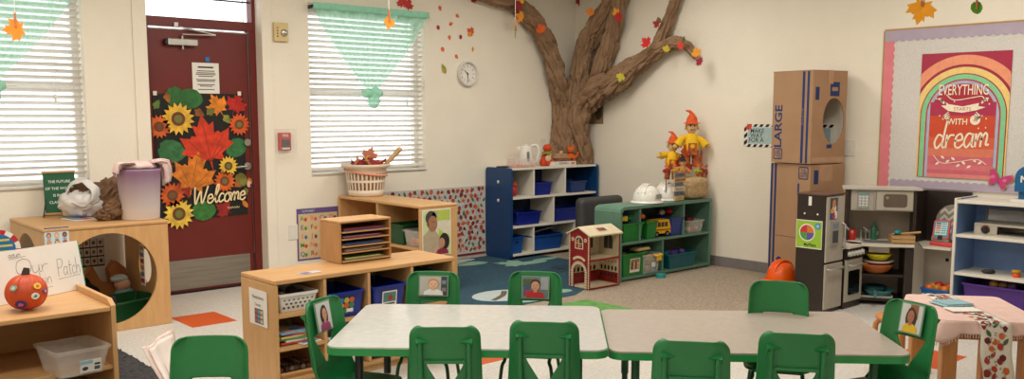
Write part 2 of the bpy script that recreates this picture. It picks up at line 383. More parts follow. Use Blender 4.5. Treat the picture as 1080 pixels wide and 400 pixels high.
# the slats are thin white painted wood, a little light comes through
SLAT = mat('white_blind_slat', (240, 236, 228), .45, .01)
_n = SLAT.node_tree; _t = _n.nodes.new('ShaderNodeBsdfTranslucent'); _t.inputs[0].default_value = (.9, .88, .84, 1); _m = _n.nodes.new('ShaderNodeMixShader'); _m.inputs[0].default_value = .3
_n.links.new(_n.nodes['Principled BSDF'].outputs[0], _m.inputs[1]); _n.links.new(_t.outputs[0], _m.inputs[2]); _n.links.new(_m.outputs[0], _n.nodes['Material Output'].inputs[0])
def blind(x0, x1, z0, z1, label):
    t = thing('window_blind', label, 'window blind', ((x0 + x1) / 2, .055, z1), 0, 'white slatted blinds')
    w = (x1 - x0) / 2 - .006
    b = MB(); b.box(-w, w, -.03, .03, -.05, -.002, SLAT); b.box(-w, w, -.042, -.034, -.075, -.002, SLAT); b.build('headrail', t, bevel=.003)
    b = MB(); n = 0; z = -.085; bot = z0 - z1 + .07
    while z > bot:
        a = -.46; c, s = math.cos(a) * .025, math.sin(a) * .025
        b.add([(-w, -c, z - s), (w, -c, z - s), (w, c, z + s), (-w, c, z + s), (-w, -c, z - s + .003), (w, -c, z - s + .003), (w, c, z + s + .003), (-w, c, z + s + .003)],
              [(0, 3, 2, 1), (4, 5, 6, 7), (0, 1, 5, 4), (1, 2, 6, 5), (2, 3, 7, 6), (3, 0, 4, 7)], SLAT); z -= .0445
    b.build('slats', t)
    b = MB(); b.box(-w, w, -.026, .026, bot - .034, bot - .012, SLAT); b.build('bottom_rail', t, bevel=.004)
    b = MB()
    for x in (-w * .72, 0, w * .72):
        for y in (-.027, .027): b.tube([(x, y, -.05), (x, y, bot - .02)], .0012, PLW, 5)
    b.build('ladder_cords', t)
    b = MB(); b.tube([(w * .66, -.046, -.06), (w * .66, -.046, -.78)], .0014, PLW, 6); b.tube([(w * .69, -.046, -.06), (w * .69, -.046, -.78)], .0014, PLW, 6)
    b.lathe([(.003, -.83), (.009, -.82), (.006, -.78), (.003, -.775)], PLW, 10, (w * .675, -.046, 0)); b.build('pull_cord', t)
blind(*W1, *WZ, 'white slatted blind in the window left of the maroon door')
blind(*W2, *WZ, 'white slatted blind in the window behind the laundry basket of leaves')
SHEER = mat('mint_sheer_fabric', (165, 236, 210), .7, .03, 20, trans=.40)
MINT = mat('mint_gathered_fabric', (165, 234, 208), .7, .03, 20, trans=.35)
def curtain(cx, label):
    t = thing('sheer_curtain', label, 'curtain', (cx, -.03, 2.31), 0, 'mint knotted curtains')
    w = .585; kx, kz = -.03, -.70
    def fn(u, v):
        x = -w + 2 * w * u; e = v ** 1.08
        fold = .012 * math.sin(u * 60) * (1 - .6 * v) + .01 * math.sin(u * 23 + 1)
        sag = .05 * (1 if u < .5 else -1) * math.sin(PI * v) * abs(2 * u - 1)
        q = .09
        return (x * (1 - e) + (kx + (u - .5) * q) * e - sag * .4, -.03 + fold * (1 - .5 * v) - .015 * v, -.01 + (kz + .01) * v - .012 * math.sin(PI * v))
    b = MB(); b.grid(fn, 110, 26, SHEER); b.build('sheer_panel', t)
    b = MB(); b.grid(lambda u, v: (-w + 2 * w * u, -.055 + .004 * math.sin(u * 90) + .003 * math.sin(u * 37), .0 - .055 * v), 160, 3, MINT); b.build('rod_pocket', t, solid=.003)
    b = MB(); b.tube([(-w - .012, -.03, -.03), (w + .012, -.03, -.03)], .009, BLACKM, 10)
    for x in (-w, w): b.box(x - .006, x + .006, -.03, .03, -.05, -.02, BLACKM)
    b.build('curtain_rod', t)
    def lump(d): return 1 + .22 * noise.noise(d * 2.3) + .1 * noise.noise(d * 6)
    b = MB(); b.ell((kx - .045, -.05, kz - .035), (.06, .04, .042), MINT, 20, 12, lump); b.ell((kx + .035, -.05, kz - .03), (.065, .045, .05), MINT, 20, 12, lump)
    b.ell((kx + .01, -.055, kz - .09), (.055, .04, .075), MINT, 20, 12, lump); b.build('knot', t)
curtain(-2.545, 'mint sheer curtain knotted over the window behind the leaf basket')
curtain(-5.485, 'mint sheer curtain over the window left of the maroon door')

# ------------------------------------------------------------------ door
b = MB(); dy = .13
b.box(DX[0], DX[1], dy - .03, .19, 2.055, 2.125, MAROON); b.box(DX[0], DX[0] + .05, dy - .03, .19, 0, 2.055, MAROON); b.box(DX[1] - .055, DX[1], dy - .03, .19, 0, 2.055, MAROON)
b.box(DX[0], DX[0] + .03, dy - .03, .19, 2.125, DTOP, MAROON); b.box(DX[1] - .03, DX[1], dy - .03, .19, 2.125, DTOP, MAROON); b.box(DX[0] + .03, DX[1] - .03, dy - .03, .19, DTOP - .05, DTOP, MAROON)
d = struct(b.build('door_1', bevel=.003))
xl, xr = DX[0] + .056, DX[1] - .061
b = MB(); b.box(xl, xr, dy, dy + .045, .012, 2.045, MAROON); leaf = b.build('door_leaf', d, bevel=.002)
b = MB(); b.box(xl - .004, xr + .004, dy - .006, dy - .002, 2.035, 2.043, CHROME); b.box(xr, xr + .006, dy - .006, dy - .001, .26, 2.043, CHROME); b.build('weather_strip', d)
b = MB(); b.box(xl + .01, xr - .035, dy - .003, dy - .0005, .03, .262, mat('brushed_kick_plate', (150, 142, 132), .45, .06, 3, metal=.75, stretch=(1, 1, 20)))
for x in (xl + .08, -4.15, -3.95, xr - .1):
    for z in (.05, .245): b.lathe([(.005, 0), (.004, .0015)], CHROME, 8, (x, dy - .004, z))
b.build('kick_plate', leaf)
b = MB(); b.box(DX[0] + .056, DX[1] - .055, .11, .2, 0, .011, BLACKM); b.build('threshold', d)
b = MB(); b.box(DX[0] + .03, DX[1] - .03, .15, .156, 2.125, DTOP - .05, GLASS); b.build('transom_glass', d)
b = MB(); b.box(DX[0] + .03, DX[1] - .03, .14, .15, 2.278, 2.29, BLACKM); b.box(DX[1] - .085, DX[1] - .079, .142, .148, 2.125, DTOP - .05, CHROME); b.build('transom_bar', d)
def cyl_y(bb, x, z, r, y0, y1, m, seg=16):
    bb.tube([(x, y0, z), (x, y1, z)], r, m, seg)
b = MB(); cyl_y(b, -3.652, 1.17, .028, dy, dy - .03, CHROME, 20); b.build('deadbolt', leaf, bevel=.003)
b = MB(); cyl_y(b, -3.652, .978, .03, dy, dy - .015, CHROME, 20); b.tube([(-3.652, dy - .012, .978), (-3.652, dy - .05, .978), (-3.665, dy - .058, .978), (-3.76, dy - .058, .975)], .009, CHROME, 10); b.build('lever_handle', leaf)
b = MB(); b.box(-4.27, -4.04, dy - .055, dy - .004, 1.915, 1.965, CHROME); b.box(-4.29, -4.27, dy - .05, dy - .01, 1.918, 1.962, BLACKM); b.box(-4.16, -4.145, dy - .04, dy - .02, 1.885, 1.99, CHROME)
cl = b.build('door_closer', leaf, bevel=.005)
b = MB(); b.tube([(-4.15, dy - .03, 1.985), (-4.15, dy - .04, 2.0), (-3.9, dy - .055, 2.005)], .006, CHROME, 8); b.tube([(-3.9, dy - .055, 2.008), (-4.2, dy - .02, 2.062)], .006, CHROME, 8)
b.box(-4.215, -4.185, dy - .045, dy - .015, 2.055, 2.085, CHROME); b.build('closer_arm', cl)

# ------------------------------------------------------------------ things on the window wall and the door
yb = dy - .004
b = MB(plane_matrix((-3.968, yb, 1.675), (1, 0, 0), (0, 0, 1)))
b.rect(-.107, .107, -.118, .118, 0, PAPER); b.box(-.107, .107, -.118, .118, -.001, -.0002, PAPER)
b.rect(-.062, .062, .078, .09, .0008, INK)
for y, w in ((.055, .07), (.04, .075), (.028, .08), (.014, .06), (-.012, .078), (-.024, .072), (-.05, .07), (-.062, .05), (-.088, .066)): b.rect(-w, w, y - .003, y + .004, .0008, flat((96, 94, 96)))
tag(b.build('notice_sheet'), 'white printed notice taped on the maroon door above the fall banner', 'notice')
b = MB(); b.box(-3.967, -3.935, yb - .0018, yb - .0005, 1.803, 1.838, flat((20, 120, 190))); tag(b.build('blue_tape'), 'small piece of blue tape above the notice on the door', 'tape')

# fall banner
bw, bh = .72, .97
M0 = plane_matrix((-4.385 + bw / 2, yb - .0035, .583 + bh / 2), (1, 0, .012), (0, 0, 1))
tb = thing('fall_banner', 'black Welcome banner of sunflowers and autumn leaves on the maroon door', 'banner', (0, 0, 0))
b = MB(M0); b.box(-bw / 2, bw / 2, -bh / 2, bh / 2, -.0015, 0, mat('black_banner_cloth', (20, 19, 18), .75, .08, 30))
def UV(px, py): return ((px - 35) / 235 * bw - bw / 2, bh / 2 - (py - 45) / 340 * bh)
def cloth_ink(c): return mat('banner_ink_%02x%02x%02x' % tuple(int(k) for k in c), c, .75, .16, 16)
def bl(px, py, s, pts, c, a=0, c2=None):
    x, y = UV(px, py); s = s / 235 * bw; zz = .0006 * (1 + bl.k * .5); bl.k += 1
    b.shape(place2(pts, x, y, s, a), zz, cloth_ink(c))
    if pts is MAPLE or pts is BROAD:
        for e in ((0, .4), (.32, .14), (-.32, .14), (.3, -.08), (-.3, -.08)):
            q = place2([(0, -.3), (e[0] * .5, (e[1] - .3) * .5), e], x, y, s, a); b.stroke(q, s * .012, zz + .0003, flat(c2 or [k * .7 for k in c], .75), 2)
bl.k = 0
OR1, RD, YE, GR, DO = (214, 120, 36), (196, 46, 26), (224, 176, 58), (46, 104, 50), (178, 84, 22)
for a in ((130, 58, 66, BROAD, GR, 1.4), (92, 55, 60, BROAD, GR, .3), (200, 78, 62, MAPLE, (226, 132, 34), .5), (250, 75, 60, MAPLE, (186, 36, 24), -.4), (75, 198, 74, BROAD, (52, 110, 62), 1.2), (246, 195, 62, BROAD, (50, 112, 60), -1.2),
          (150, 365, 66, BROAD, (56, 120, 50), 1.5), (205, 366, 50, MAPLE, (150, 34, 28), 1.0), (105, 300, 50, MAPLE, (150, 40, 30), 2.2), (255, 285, 40, BROAD, (120, 110, 40), .5), (60, 240, 44, MAPLE, (130, 30, 26), 1),
          (168, 185, 142, MAPLE, (204, 58, 28), .18), (128, 268, 116, MAPLE, (206, 118, 34), -.25), (45, 72, 26, ACORN, (90, 120, 50), 2.6), (72, 57, 26, ACORN, (150, 90, 40), .3), (152, 98, 30, ACORN, (140, 82, 36), 1), (182, 92, 28, ACORN, (110, 110, 40), 2.2),
          (224, 116, 28, ACORN, (140, 140, 60), .7), (262, 292, 28, ACORN, (120, 120, 50), 2), (246, 300, 24, ACORN, (150, 90, 40), 1), (262, 355, 26, OVAL, (200, 120, 40), .6), (265, 322, 22, ACORN, (110, 120, 50), 0)): bl(*a)
for px, py, r, c, cm in ((95, 112, 42, YE, (112, 116, 56)), (46, 132, 30, (200, 92, 34), (120, 70, 40)), (255, 130, 30, (206, 84, 30), (120, 110, 60)), (220, 245, 27, (228, 184, 64), (104, 116, 50)), (208, 287, 30, (212, 96, 32), (120, 104, 56)), (70, 316, 33, (200, 84, 30), (112, 84, 44)), (84, 368, 40, (232, 190, 70), (110, 120, 52))):
    x, y = UV(px, py); sunflower(b, x, y, r / 235 * bw, .013, cloth_ink(c), flat((110, 62, 30), .75), flat(cm, .75))
b.build('banner_cloth', tb)
b = MB(M0); CREAM = flat((240, 220, 170), .75); x, y = UV(120, 346)
handwrite(b, 'Welcome', x, y, .135, .0125, .0155, CREAM, .22, .98, .03); xs, ys = UV(212, 362); b.stroke([(xs + .01 * i, ys + .007 * (-1) ** i) for i in range(11)], .003, .0155, CREAM)
b.build('lettering', tb)
b = MB(M0)
for x in (-bw / 2 + .02, bw / 2 - .03): b.box(x - .014, x + .014, bh / 2 - .012, bh / 2 + .02, .002, .006, PLW)
b.build('hanging_clip', tb)
b = MB(plane_matrix((-3.632, yb - .001, .842), (1, 0, 0), (0, 0, 1))); b.shape(place2(MAPLE, .005, .005, .075, .4), .0006, flat((216, 120, 60))); b.ell2(-.008, -.012, .02, .025, .0012, flat((230, 190, 160))); b.ell2(.012, -.022, .014, .014, .0014, flat((90, 50, 60))); b.box(-.02, .02, -.02, .02, -.0006, 0, PAPER)
tag(b.build('door_sticker'), 'small orange scarecrow sticker below the door lever', 'sticker')

# sensor, fire alarm pull, switch plates
c = L(295, 34); t = thing('door_chime_sensor', 'small beige chime box high on the wall right of the door', 'sensor', (c.x, 0, c.z))
b = MB(); b.box(-.062, .062, -.03, -.001, -.075, .075, mat('beige_plastic', (214, 192, 140), .5, .02)); b.build('housing', t, bevel=.004)
b = MB(); b.M = plane_matrix((.022, -.03, -.006), (1, 0, 0), (0, 0, 1)); b.ell((0, 0, .004), (.03, .03, .018), CHROME); b.build('dome', t)
b = MB()
for i in range(4): b.box(-.04, -.028, -.033, -.0305, -.04 + i * .022, -.03 + i * .022, flat((150, 50, 40)))
b.build('indicator_marks', t)
c = L(299, 149); t = thing('fire_alarm_pull', 'red fire alarm pull station under a clear cover beside the door', 'fire alarm', (c.x, 0, c.z))
REDP = mat('red_enamel', (190, 30, 26), .35, .03)
b = MB(); b.box(-.052, .052, -.035, -.001, -.075, .07, REDP); b.build('pull_station', t, bevel=.004)
b = MB(); b.box(-.034, .034, -.05, -.036, -.045, .015, flat((52, 46, 48))); b.box(-.034, .034, -.044, -.036, -.066, -.052, PLW); b.build('pull_bar', t, bevel=.003)
b = MB(plane_matrix((0, -.036, .045), (1, 0, 0), (0, 0, 1))); b.text('FIRE', 0, 0, .03, .001, PAPER, bold=.01); b.build('lettering', t)
b = MB()
for q in ((-.08, .08, -.085, -.083, -.115, .1), (-.08, -.078, -.083, -.001, -.115, .1), (.078, .08, -.083, -.001, -.115, .1), (-.078, .078, -.083, -.001, .098, .1), (-.078, .078, -.083, -.001, -.115, -.113)): b.box(*q, CLEAR_THIN)
b.build('clear_cover', t)
def plate(c, r, up, label, w=.075, h=.12, rocker=True, name='switch_plate'):
    t = thing(name, label, 'wall plate')
    M = plane_matrix(c, r, up)
    b = MB(M); b.box(-w / 2, w / 2, -h / 2, h / 2, .0005, .007, PLW); b.build('cover_plate', t, bevel=.002)
    if rocker: b = MB(M); b.box(-.017, .017, -.033, .033, .007, .01, PLW); b.build('rocker', t, bevel=.001)
plate(L(309, 245), (1, 0, 0), (0, 0, 1), 'blank cream wall plate low between the door and alphabet poster', .085, .125, False, 'wall_plate')
plate(L(572, 155) + Vector((0, 0, .0)), (1, 0, 0), (0, 0, 1), 'white switch plate on the wall left of the paper tree', .08, .17)
plate(R(897, 156), (0, -1, 0), (0, 0, 1), 'pale switch plate on the wall just right of the cardboard boxes', .09, .13)

# alphabet poster
t = thing('alphabet_poster', 'purple bordered alphabet poster taped low on the wall behind the paper sorter', 'poster', (0, 0, 0))
M0 = plane_matrix((-3.09, -.002, .39), (1, 0, 0), (0, 0, 1)); b = MB(M0)
b.box(-.2, .2, -.22, .22, -.001, .0005, flat((104, 84, 142))); b.rect(-.185, .185, -.205, .175, .001, flat((214, 190, 150))); b.build('sheet', t)
b = MB(M0); b.text('ALPHABET', -.09, .197, .026, .0012, flat((200, 220, 190)))
cl = [(90, 150, 60), (230, 120, 40), (200, 60, 50), (210, 90, 110), (60, 110, 160), (110, 70, 60)]
for i, ch in enumerate('AaBbCcDdEeFfGgHhIiJjKkLlMmNnOoPpQqRr'[::2][:18]):
    r, k = divmod(i, 4)
    if r < 5:
        x = -.14 + k * .093; y = .135 - r * .075
        b.text(ch, x - .012, y, .055, .0018, flat(cl[i % 6]), bold=.01); b.ell2(x + .022, y - .008, .014, .017, .0015, flat(cl[(i + 2) % 6]), 10)
b.build('lettering', t)
b = MB(M0); b.box(.04, .075, -.11, -.04, .002, .0035, PAPER); b.build('paper_tab', t)

# clock 10:23 or so
c = L(492, 78); t = thing('wall_clock', 'round white wall clock beside the scattered leaf stickers', 'clock', (c.x, 0, c.z))
M0 = plane_matrix((0, 0, 0), (1, 0, 0), (0, 0, 1)); R_ = .118
b = MB(M0); b.lathe([(R_, .001), (R_, .03), (R_ - .004, .038), (R_ - .014, .038), (R_ - .017, .03), (R_ - .017, .012)], mat('white_clock_rim', (216, 212, 204), .35, .02), 40); b.build('case', t)
b = MB(M0); b.ell2(0, 0, R_ - .017, R_ - .017, .013, PAPER, 40)
for i in range(60):
    a = i * PI / 30; r0 = R_ - .032 if i % 5 == 0 else R_ - .026
    b.stroke([(r0 * math.sin(a), r0 * math.cos(a)), ((R_ - .021) * math.sin(a), (R_ - .021) * math.cos(a))], .0035 if i % 5 == 0 else .001, .0135, INK)
for i in range(1, 13): b.text(str(i), .072 * math.sin(i * PI / 6), .072 * math.cos(i * PI / 6), .026, .0137, INK)
b.build('dial', t)
def hand(nm, a, l, w, z):
    b = MB(M0); q = place2([(-w, -.014), (w, -.014), (w * .6, l), (-w * .6, l)], 0, 0, 1, -a); b.prism(q, z, z + .001, INK); b.build(nm, t)
hand('hour_hand', math.radians(315), .05, .0035, .017); hand('minute_hand', math.radians(172), .078, .003, .019)
b = MB(M0); b.lathe([(.006, .016), (.006, .022), (.002, .023)], BLACKM, 12); b.build('hub', t)

# leaf stickers
def wall_leaf(px, py, s, pts, col, label, group=None, a=0, name='leaf_sticker', col2=None):
    c = L(px, py); b = MB(plane_matrix((c.x, -.0012, c.z), (1, 0, 0), (0, 0, 1)))
    leaf_mesh(b, pts, s, flat(col), a, .06, .0012)
    if col2: b.shape(place2(pts, -s * .12, -s * .18, s * .5, a), .0045, flat(col2))
    tag(b.build(name), label, 'leaf decoration', group)
g = 'leaf stickers around the wall clock'
wall_leaf(464, 9, .052, ACORN, (214, 92, 40), 'tiny orange leaf sticker, topmost of those above the wall clock', g, .3)
wall_leaf(482.5, 17, .05, ACORN, (226, 110, 40), 'tiny orange leaf sticker second from top above the clock', g, 1)
wall_leaf(475.7, 25, .052, ACORN, (232, 130, 40), 'tiny orange sticker above and left of the large maple sticker', g, 2, col2=(210, 60, 50))
wall_leaf(462, 29, .046, BROAD, (176, 30, 50), 'tiny crimson leaf sticker nearest the curtained window', g, .3)
wall_leaf(496.5, 34, .105, MAPLE, (216, 84, 36), 'largest maple leaf sticker, orange and red, right of the small stickers', g, 1.0, col2=(240, 160, 40))
wall_leaf(474, 40, .05, ACORN, (228, 110, 36), 'tiny orange leaf sticker just left of a crimson one above the clock', g, .2)
wall_leaf(485.7, 39, .046, BROAD, (170, 24, 48), 'tiny crimson leaf sticker just below left of the large maple sticker', g, 0)
wall_leaf(466.7, 52, .05, BROAD, (228, 104, 48), 'tiny orange leaf sticker above the yellow green one left of clock', g, .5)
wall_leaf(498.5, 52, .05, OVAL, (232, 140, 50), 'tiny pale orange leaf sticker directly above right of the clock', g, 0)
wall_leaf(481.5, 60, .05, ACORN, (222, 96, 44), 'tiny orange leaf sticker touching distance above left of the clock', g, .8)
wall_leaf(468, 72.5, .1, OVAL, (150, 152, 50), 'yellow green oak leaf sticker left of the wall clock', g, .5, col2=(200, 150, 60))
wall_leaf(423.5, 2.5, .12, MAPLE, (196, 50, 36), 'red maple leaf above the second window, left of its pair', 'red leaves above the window', .5)
wall_leaf(430, 5, .125, MAPLE, (190, 36, 34), 'red maple leaf above the second window, right of its pair', 'red leaves above the window', -.5)
wall_leaf(500, -.5, .09, MAPLE, (186, 40, 36), 'red leaf at the very top of the window wall beside the tree branch', None, .5)

# printed fabric on the wall
FAB = [(132, 44, 36), (176, 62, 40), (196, 96, 46), (104, 30, 34), (150, 52, 44), (78, 98, 66)]
def leaf_print(b, w, h, fn, step=.062, s=.054):
    rnd = random.Random(5); j = 0; y = step * .5
    while y < h - .02:
        x = step * (.45 if j % 2 else .9)
        while x < w - .02:
            k = rnd.randrange(6); a = rnd.uniform(-.8, .8); pts = OVAL if k == 5 else rnd.choice((MAPLE, BROAD, OVAL, ACORN, BROAD))
            q = place2(pts, x + rnd.uniform(-.012, .012), y + rnd.uniform(-.012, .012), s * rnd.uniform(.8, 1.1), a)
            b.poly([fn(min(max(p[0], .002), w - .002), min(max(p[1], .002), h - .002)) for p in q], flat(FAB[k], .85))
            for _ in range(2):
                u0, v0 = x + step * rnd.uniform(.3, .7), y + step * rnd.uniform(-.4, .4)
                if u0 < w - .03 and .02 < v0 < h - .03:
                    q = place2(OVAL, u0, v0, s * .45, rnd.uniform(-1.5, 1.5)); b.poly([fn(*p) for p in q], flat((168, 158, 148), .85))
            x += step
        y += step * .85; j += 1
fx0, fx1 = -2.55, -1.252
b = MB(); b.box(fx0, fx1, -.0145, -.013, .055, .705, mat('grey_white_print_cloth', (196, 192, 186), .85, .03, 40))
b.box(fx0, fx1, -.016, -.013, .035, .055, flat((120, 24, 34), .85))
leaf_print(b, fx1 - fx0, .64, lambda u, v: (fx0 + u, -.0155, .06 + v))
tag(b.build('wall_cloth'), 'leaf printed cloth panel with dark red hem pinned low on the wall', 'wall cloth')

# ------------------------------------------------------------------ right wall: notice, bulletin board, switch
t = thing('wall_sign', 'MAKE WAY sign with black striped border partly behind the boxes', 'sign')
M0 = plane_matrix((-.002, -2.118, 1.21), (0, -1, 0), (0, 0, 1)); b = MB(M0)
b.box(0, .87, -.1, .1, 0, .002, PAPER); b.rect(.04, .83, -.072, .072, .0026, flat((172, 196, 196)))
x = -.03
while x < .87:
    for y0, y1 in ((.076, .1), (-.1, -.076)):
        q = [(min(max(v, .0), .87), y) for v, y in ((x, y0), (x + .032, y0), (x + .05, y1), (x + .018, y1))]
        if q[1][0] - q[0][0] > .004: b.shape(q, .0026, BLACK)
    x += .06
for y0 in (-.09, -.03, .03): b.shape([(0, y0), (.034, y0 + .025), (.034, y0 + .06), (0, y0 + .035)], .0026, BLACK)
b.build('sign_board', t)
b = MB(M0)
for s, x, y in (('MAKE', .135, .04), ('WAY', .128, .0), ('FOR A', .125, -.04)): b.text(s, x, y, .054, .0032, INK, bold=.008)
b.build('lettering', t)
b = MB(M0); b.shape(place2(MAPLE, .05, .072, .07, .5), .004, flat((216, 70, 40))); b.build('red_leaf', t)

WHS = mat('speckled_white_paper', (212, 208, 202), .8, .05, 130); PINKB = mat('pink_border_paper', (226, 128, 138), .7, .02); LAV = mat('lavender_border_paper', (178, 164, 182), .7, .02)
t = thing('bulletin_board', 'white speckled bulletin board with scalloped pink and lavender border', 'bulletin board')
M0 = plane_matrix((-.001, -3.38, .835), (0, -1, 0), (0, 0, 1)); BW, BH = 1.75, 1.2; b = MB(M0)
b.box(0, BW, 0, BH, 0, .012, WHS); b.build('backing_paper', t)
def scallop(x0, x1, deep, n):
    pts = [(x0, 0), (x1, 0)]; k = max(2, int((x1 - x0) / n)); s = (x1 - x0) / k
    for i in range(k):
        for j in range(6): pts.append((x1 - s * (i + j / 6), deep + .012 * math.sin(PI * j / 6)))
    pts.append((x0, deep)); return pts
b = MB(M0); b.shape([(p[1], p[0]) for p in scallop(0, BH, .07, .055)][::-1], .0135, PINKB); b.build('border_strip', t)['label'] = 'pink scalloped border strip'
b = MB(M0); b.shape([(p[0], BH - p[1]) for p in scallop(0, BW, .075, .055)][::-1], .0145, LAV); b.build('border_strip', t)['label'] = 'lavender scalloped border strip along the top'
b = MB(M0); b.shape([(p[0], p[1]) for p in scallop(.09, BW, .05, .055)], .0145, LAV); b.build('border_strip', t)['label'] = 'lavender scalloped border strip along the bottom'
b = MB(M0); b.box(-.004, BW, BH, BH + .012, 0, .016, mat('oak_board_edge', (176, 140, 84), .5, .05)); b.box(-.012, 0, 0, BH, 0, .014, MC['oak_board_edge']); b.build('board_frame', t)

# poster
t = thing('motivational_poster', 'rainbow arch poster on the bulletin board reading everything starts with a dream', 'poster')
PW, PH = .635, .92; M0 = plane_matrix((-.0165, -3.672, .925), (0, -1, -.004), (0, -.004, 1)); b = MB(M0)
SAT = mat('satin_poster_red', (168, 30, 66), .3, .03)
b.box(0, PW, 0, PH, 0, .0015, SAT)
def arch(ro, c, z, bands=None):
    cx = PW / 2; cy = .4615
    def pt(r, a): return (min(max(cx + r * math.cos(a), 0), PW), min(cy + r * math.sin(a), PH))
    b.shape([(min(cx + ro, PW), 0)] + [pt(ro, PI * i / 40) for i in range(41)] + [(max(cx - ro, 0), 0)], z, flat(c, .3))
for i, (r, c) in enumerate(((.44, (238, 152, 116)), (.372, (160, 30, 60)), (.3525, (240, 206, 126)), (.3075, (168, 32, 62)), (.2995, (128, 206, 152)), (.2655, (190, 44, 66)), (.2545, (172, 180, 206)), (.2335, (174, 38, 62)))): arch(r, c, .002 + i * .0003)
def band(y0, y1, c, z): b.rect(PW / 2 - .2335, PW / 2 + .2335, y0, y1, z, flat(c, .3))
for i, (y0, y1, c) in enumerate(((.40, .56, (176, 44, 80)), (.24, .46, (206, 74, 44)), (.19, .3, (214, 96, 62)), (.13, .22, (220, 122, 98)), (.0, .16, (206, 102, 116)), (.06, .1, (216, 116, 126)), (.0, .03, (222, 132, 128)))): band(y0, y1, c, .0045 + i * .0002)
b.build('print', t)
b = MB(M0); z = .0068; CR = flat((244, 232, 206), .4); cx = PW / 2
b.text('EVERYTHING', cx, .645, .108, z, CR, sx=.56, bold=.006)
b.stroke([(cx - .12, .615), (cx - .06, .575), (cx + .06, .59), (cx + .13, .6), (cx + .15, .575)], .006, z, CR)
q = [(cx - .15, .53), (cx - .08, .485), (cx + .02, .48), (cx + .16, .515), (cx + .1, .535), (cx + .11, .55), (cx + .02, .525), (cx - .06, .53), (cx - .11, .555)]
b.shape([(cx - .155, .535), (cx - .1, .495), (cx, .482), (cx + .1, .5), (cx + .16, .522), (cx + .11, .53), (cx + .115, .552), (cx, .528), (cx - .1, .545), (cx - .12, .56), (cx - .115, .535)], z, CR)
b.text('STARTS', cx, .508, .034, z + .0004, flat((196, 66, 60), .4), sx=1.1)
b.text('WITH', cx - .03, .415, .062, z, CR, bold=.015, sx=.9); b.ell2(cx + .095, .43, .036, .036, z, CR); b.text('A', cx + .095, .43, .042, z + .0004, flat((214, 90, 60), .4))
handwrite(b, 'dream', cx - .195, .215, .2, .0135, z, CR, .2, .86, .06)
b.stroke([(cx - .19, .165), (cx - .13, .11), (cx - .02, .12), (cx + .12, .145), (cx + .19, .11)], .005, z, CR)
for i in range(9):
    x = cx - .16 + i * .038; y = .118 + .02 * math.sin(i * .9); b.shape(place2(OVAL, x, y + (.018 if i % 2 else -.014), .034, .9 if i % 2 else 2.2), z, CR)
for x, y in ((-.19, .585), (-.15, .57), (.17, .57), (.185, .545), (-.16, .46), (-.135, .435), (-.1, .45), (.14, .46), (.17, .44), (.12, .37), (.17, .375), (-.06, .565)): b.ell2(cx + x, y, .005, .006, z, CR, 8)
for k in (-1, 1):
    for i in range(5): a = PI / 2 + k * (PI / 2) + k * (i - 2) * .35; b.stroke([(cx + k * .135, .455), (cx + k * .135 + .05 * math.cos(a), .455 + .05 * math.sin(a))], .006, z, CR)
    for i in range(3): b.shape(place2(OVAL, cx + k * (.14 + .012 * i), .562 + .01 * i, .035, k * (-.5 - .4 * i)), z, CR)
b.build('lettering', t)
b = MB(plane_matrix((-.024, *R(1055, 190)[1:]), (0, -1, 0), (0, 0, 1)))
def bfly(s, z, m):
    q = [(0, -.01), (.03, -.045), (.05, -.05), (.06, -.02), (.045, 0), (.07, .01), (.085, .045), (.06, .06), (.02, .035), (0, .012)]
    q = q + [(-x, y) for x, y in q[::-1][1:-1]]
    b.prism(place2(q, 0, 0, s, -.35), z, z + .003, m)
bfly(1.15, 0, flat((190, 130, 90))); bfly(1.0, .0032, flat((198, 56, 120))); b.stroke([(-.008, .02), (0, -.03)], .008, .007, flat((150, 60, 90)))
for k in (-1, 1): b.ell2(k * .04, .012 - k * .012, .014, .012, .0068, flat((226, 110, 150)))
tag(b.build('paper_butterfly'), 'pink paper butterfly at the lower right corner of the rainbow poster', 'butterfly')

# picture behind the tree
b = MB(plane_matrix((-.002, -.18, 1.47), (0, -1, 0), (0, 0, 1))); b.box(0, .235, -.17, .17, 0, .002, flat((120, 98, 74))); b.rect(0, .23, -.165, -.02, .0026, flat((150, 126, 92))); b.rect(.02, .22, .0, .165, .0026, flat((88, 78, 74)))
b.ell2(.17, -.06, .05, .07, .003, flat((92, 76, 60))); b.ell2(.08, .07, .06, .05, .003, flat((120, 104, 92)))
tag(b.build('wall_picture'), 'brown print on the right wall partly hidden behind the paper tree', 'picture')
# ------------------------------------------------------------------ generic makers
def tub(name, label, loc, rz, w, d, h, m, group=None, taper=.88, rim=.012, t=.004, card=None, slot=False, cat='bin', lattice=False):
    """storage tub; local -y is the side the room sees"""
    th = thing(name, label, cat, loc, rz, group)
    b = MB(); open_box(b, w, d, h, t, m, taper, rim); b.build('tub_body', th)
    if slot:
        b = MB(); y = -d / 2 * (.88 + .12 * .72) - .0015; b.prism(rrect(-w * .14, w * .14, h * .62, h * .76, h * .06), y, y - .0012, flat((8, 24, 60)), 'y'); b.build('hand_slot', th)
    if card:
        cw, ch = w * .46, h * .62; y = -d / 2 - .002
        M = plane_matrix((0, -d / 2 * (taper + (1 - taper) * .45) - .004, h * .46), (1, 0, 0), (0, -(1 - taper) * d / 2 / h, 1))
        b = MB(M); card(b, cw, ch); b.build('label_card', th)
    return th
def blob(name, label, c, r, m, cat='toy', group=None, rz=0, fn=None):
    b = MB(); b.ell((0, 0, r[2]), r, m, 14, 9, fn); return tag(b.build(name, loc=c, rz=rz), label, cat, group)
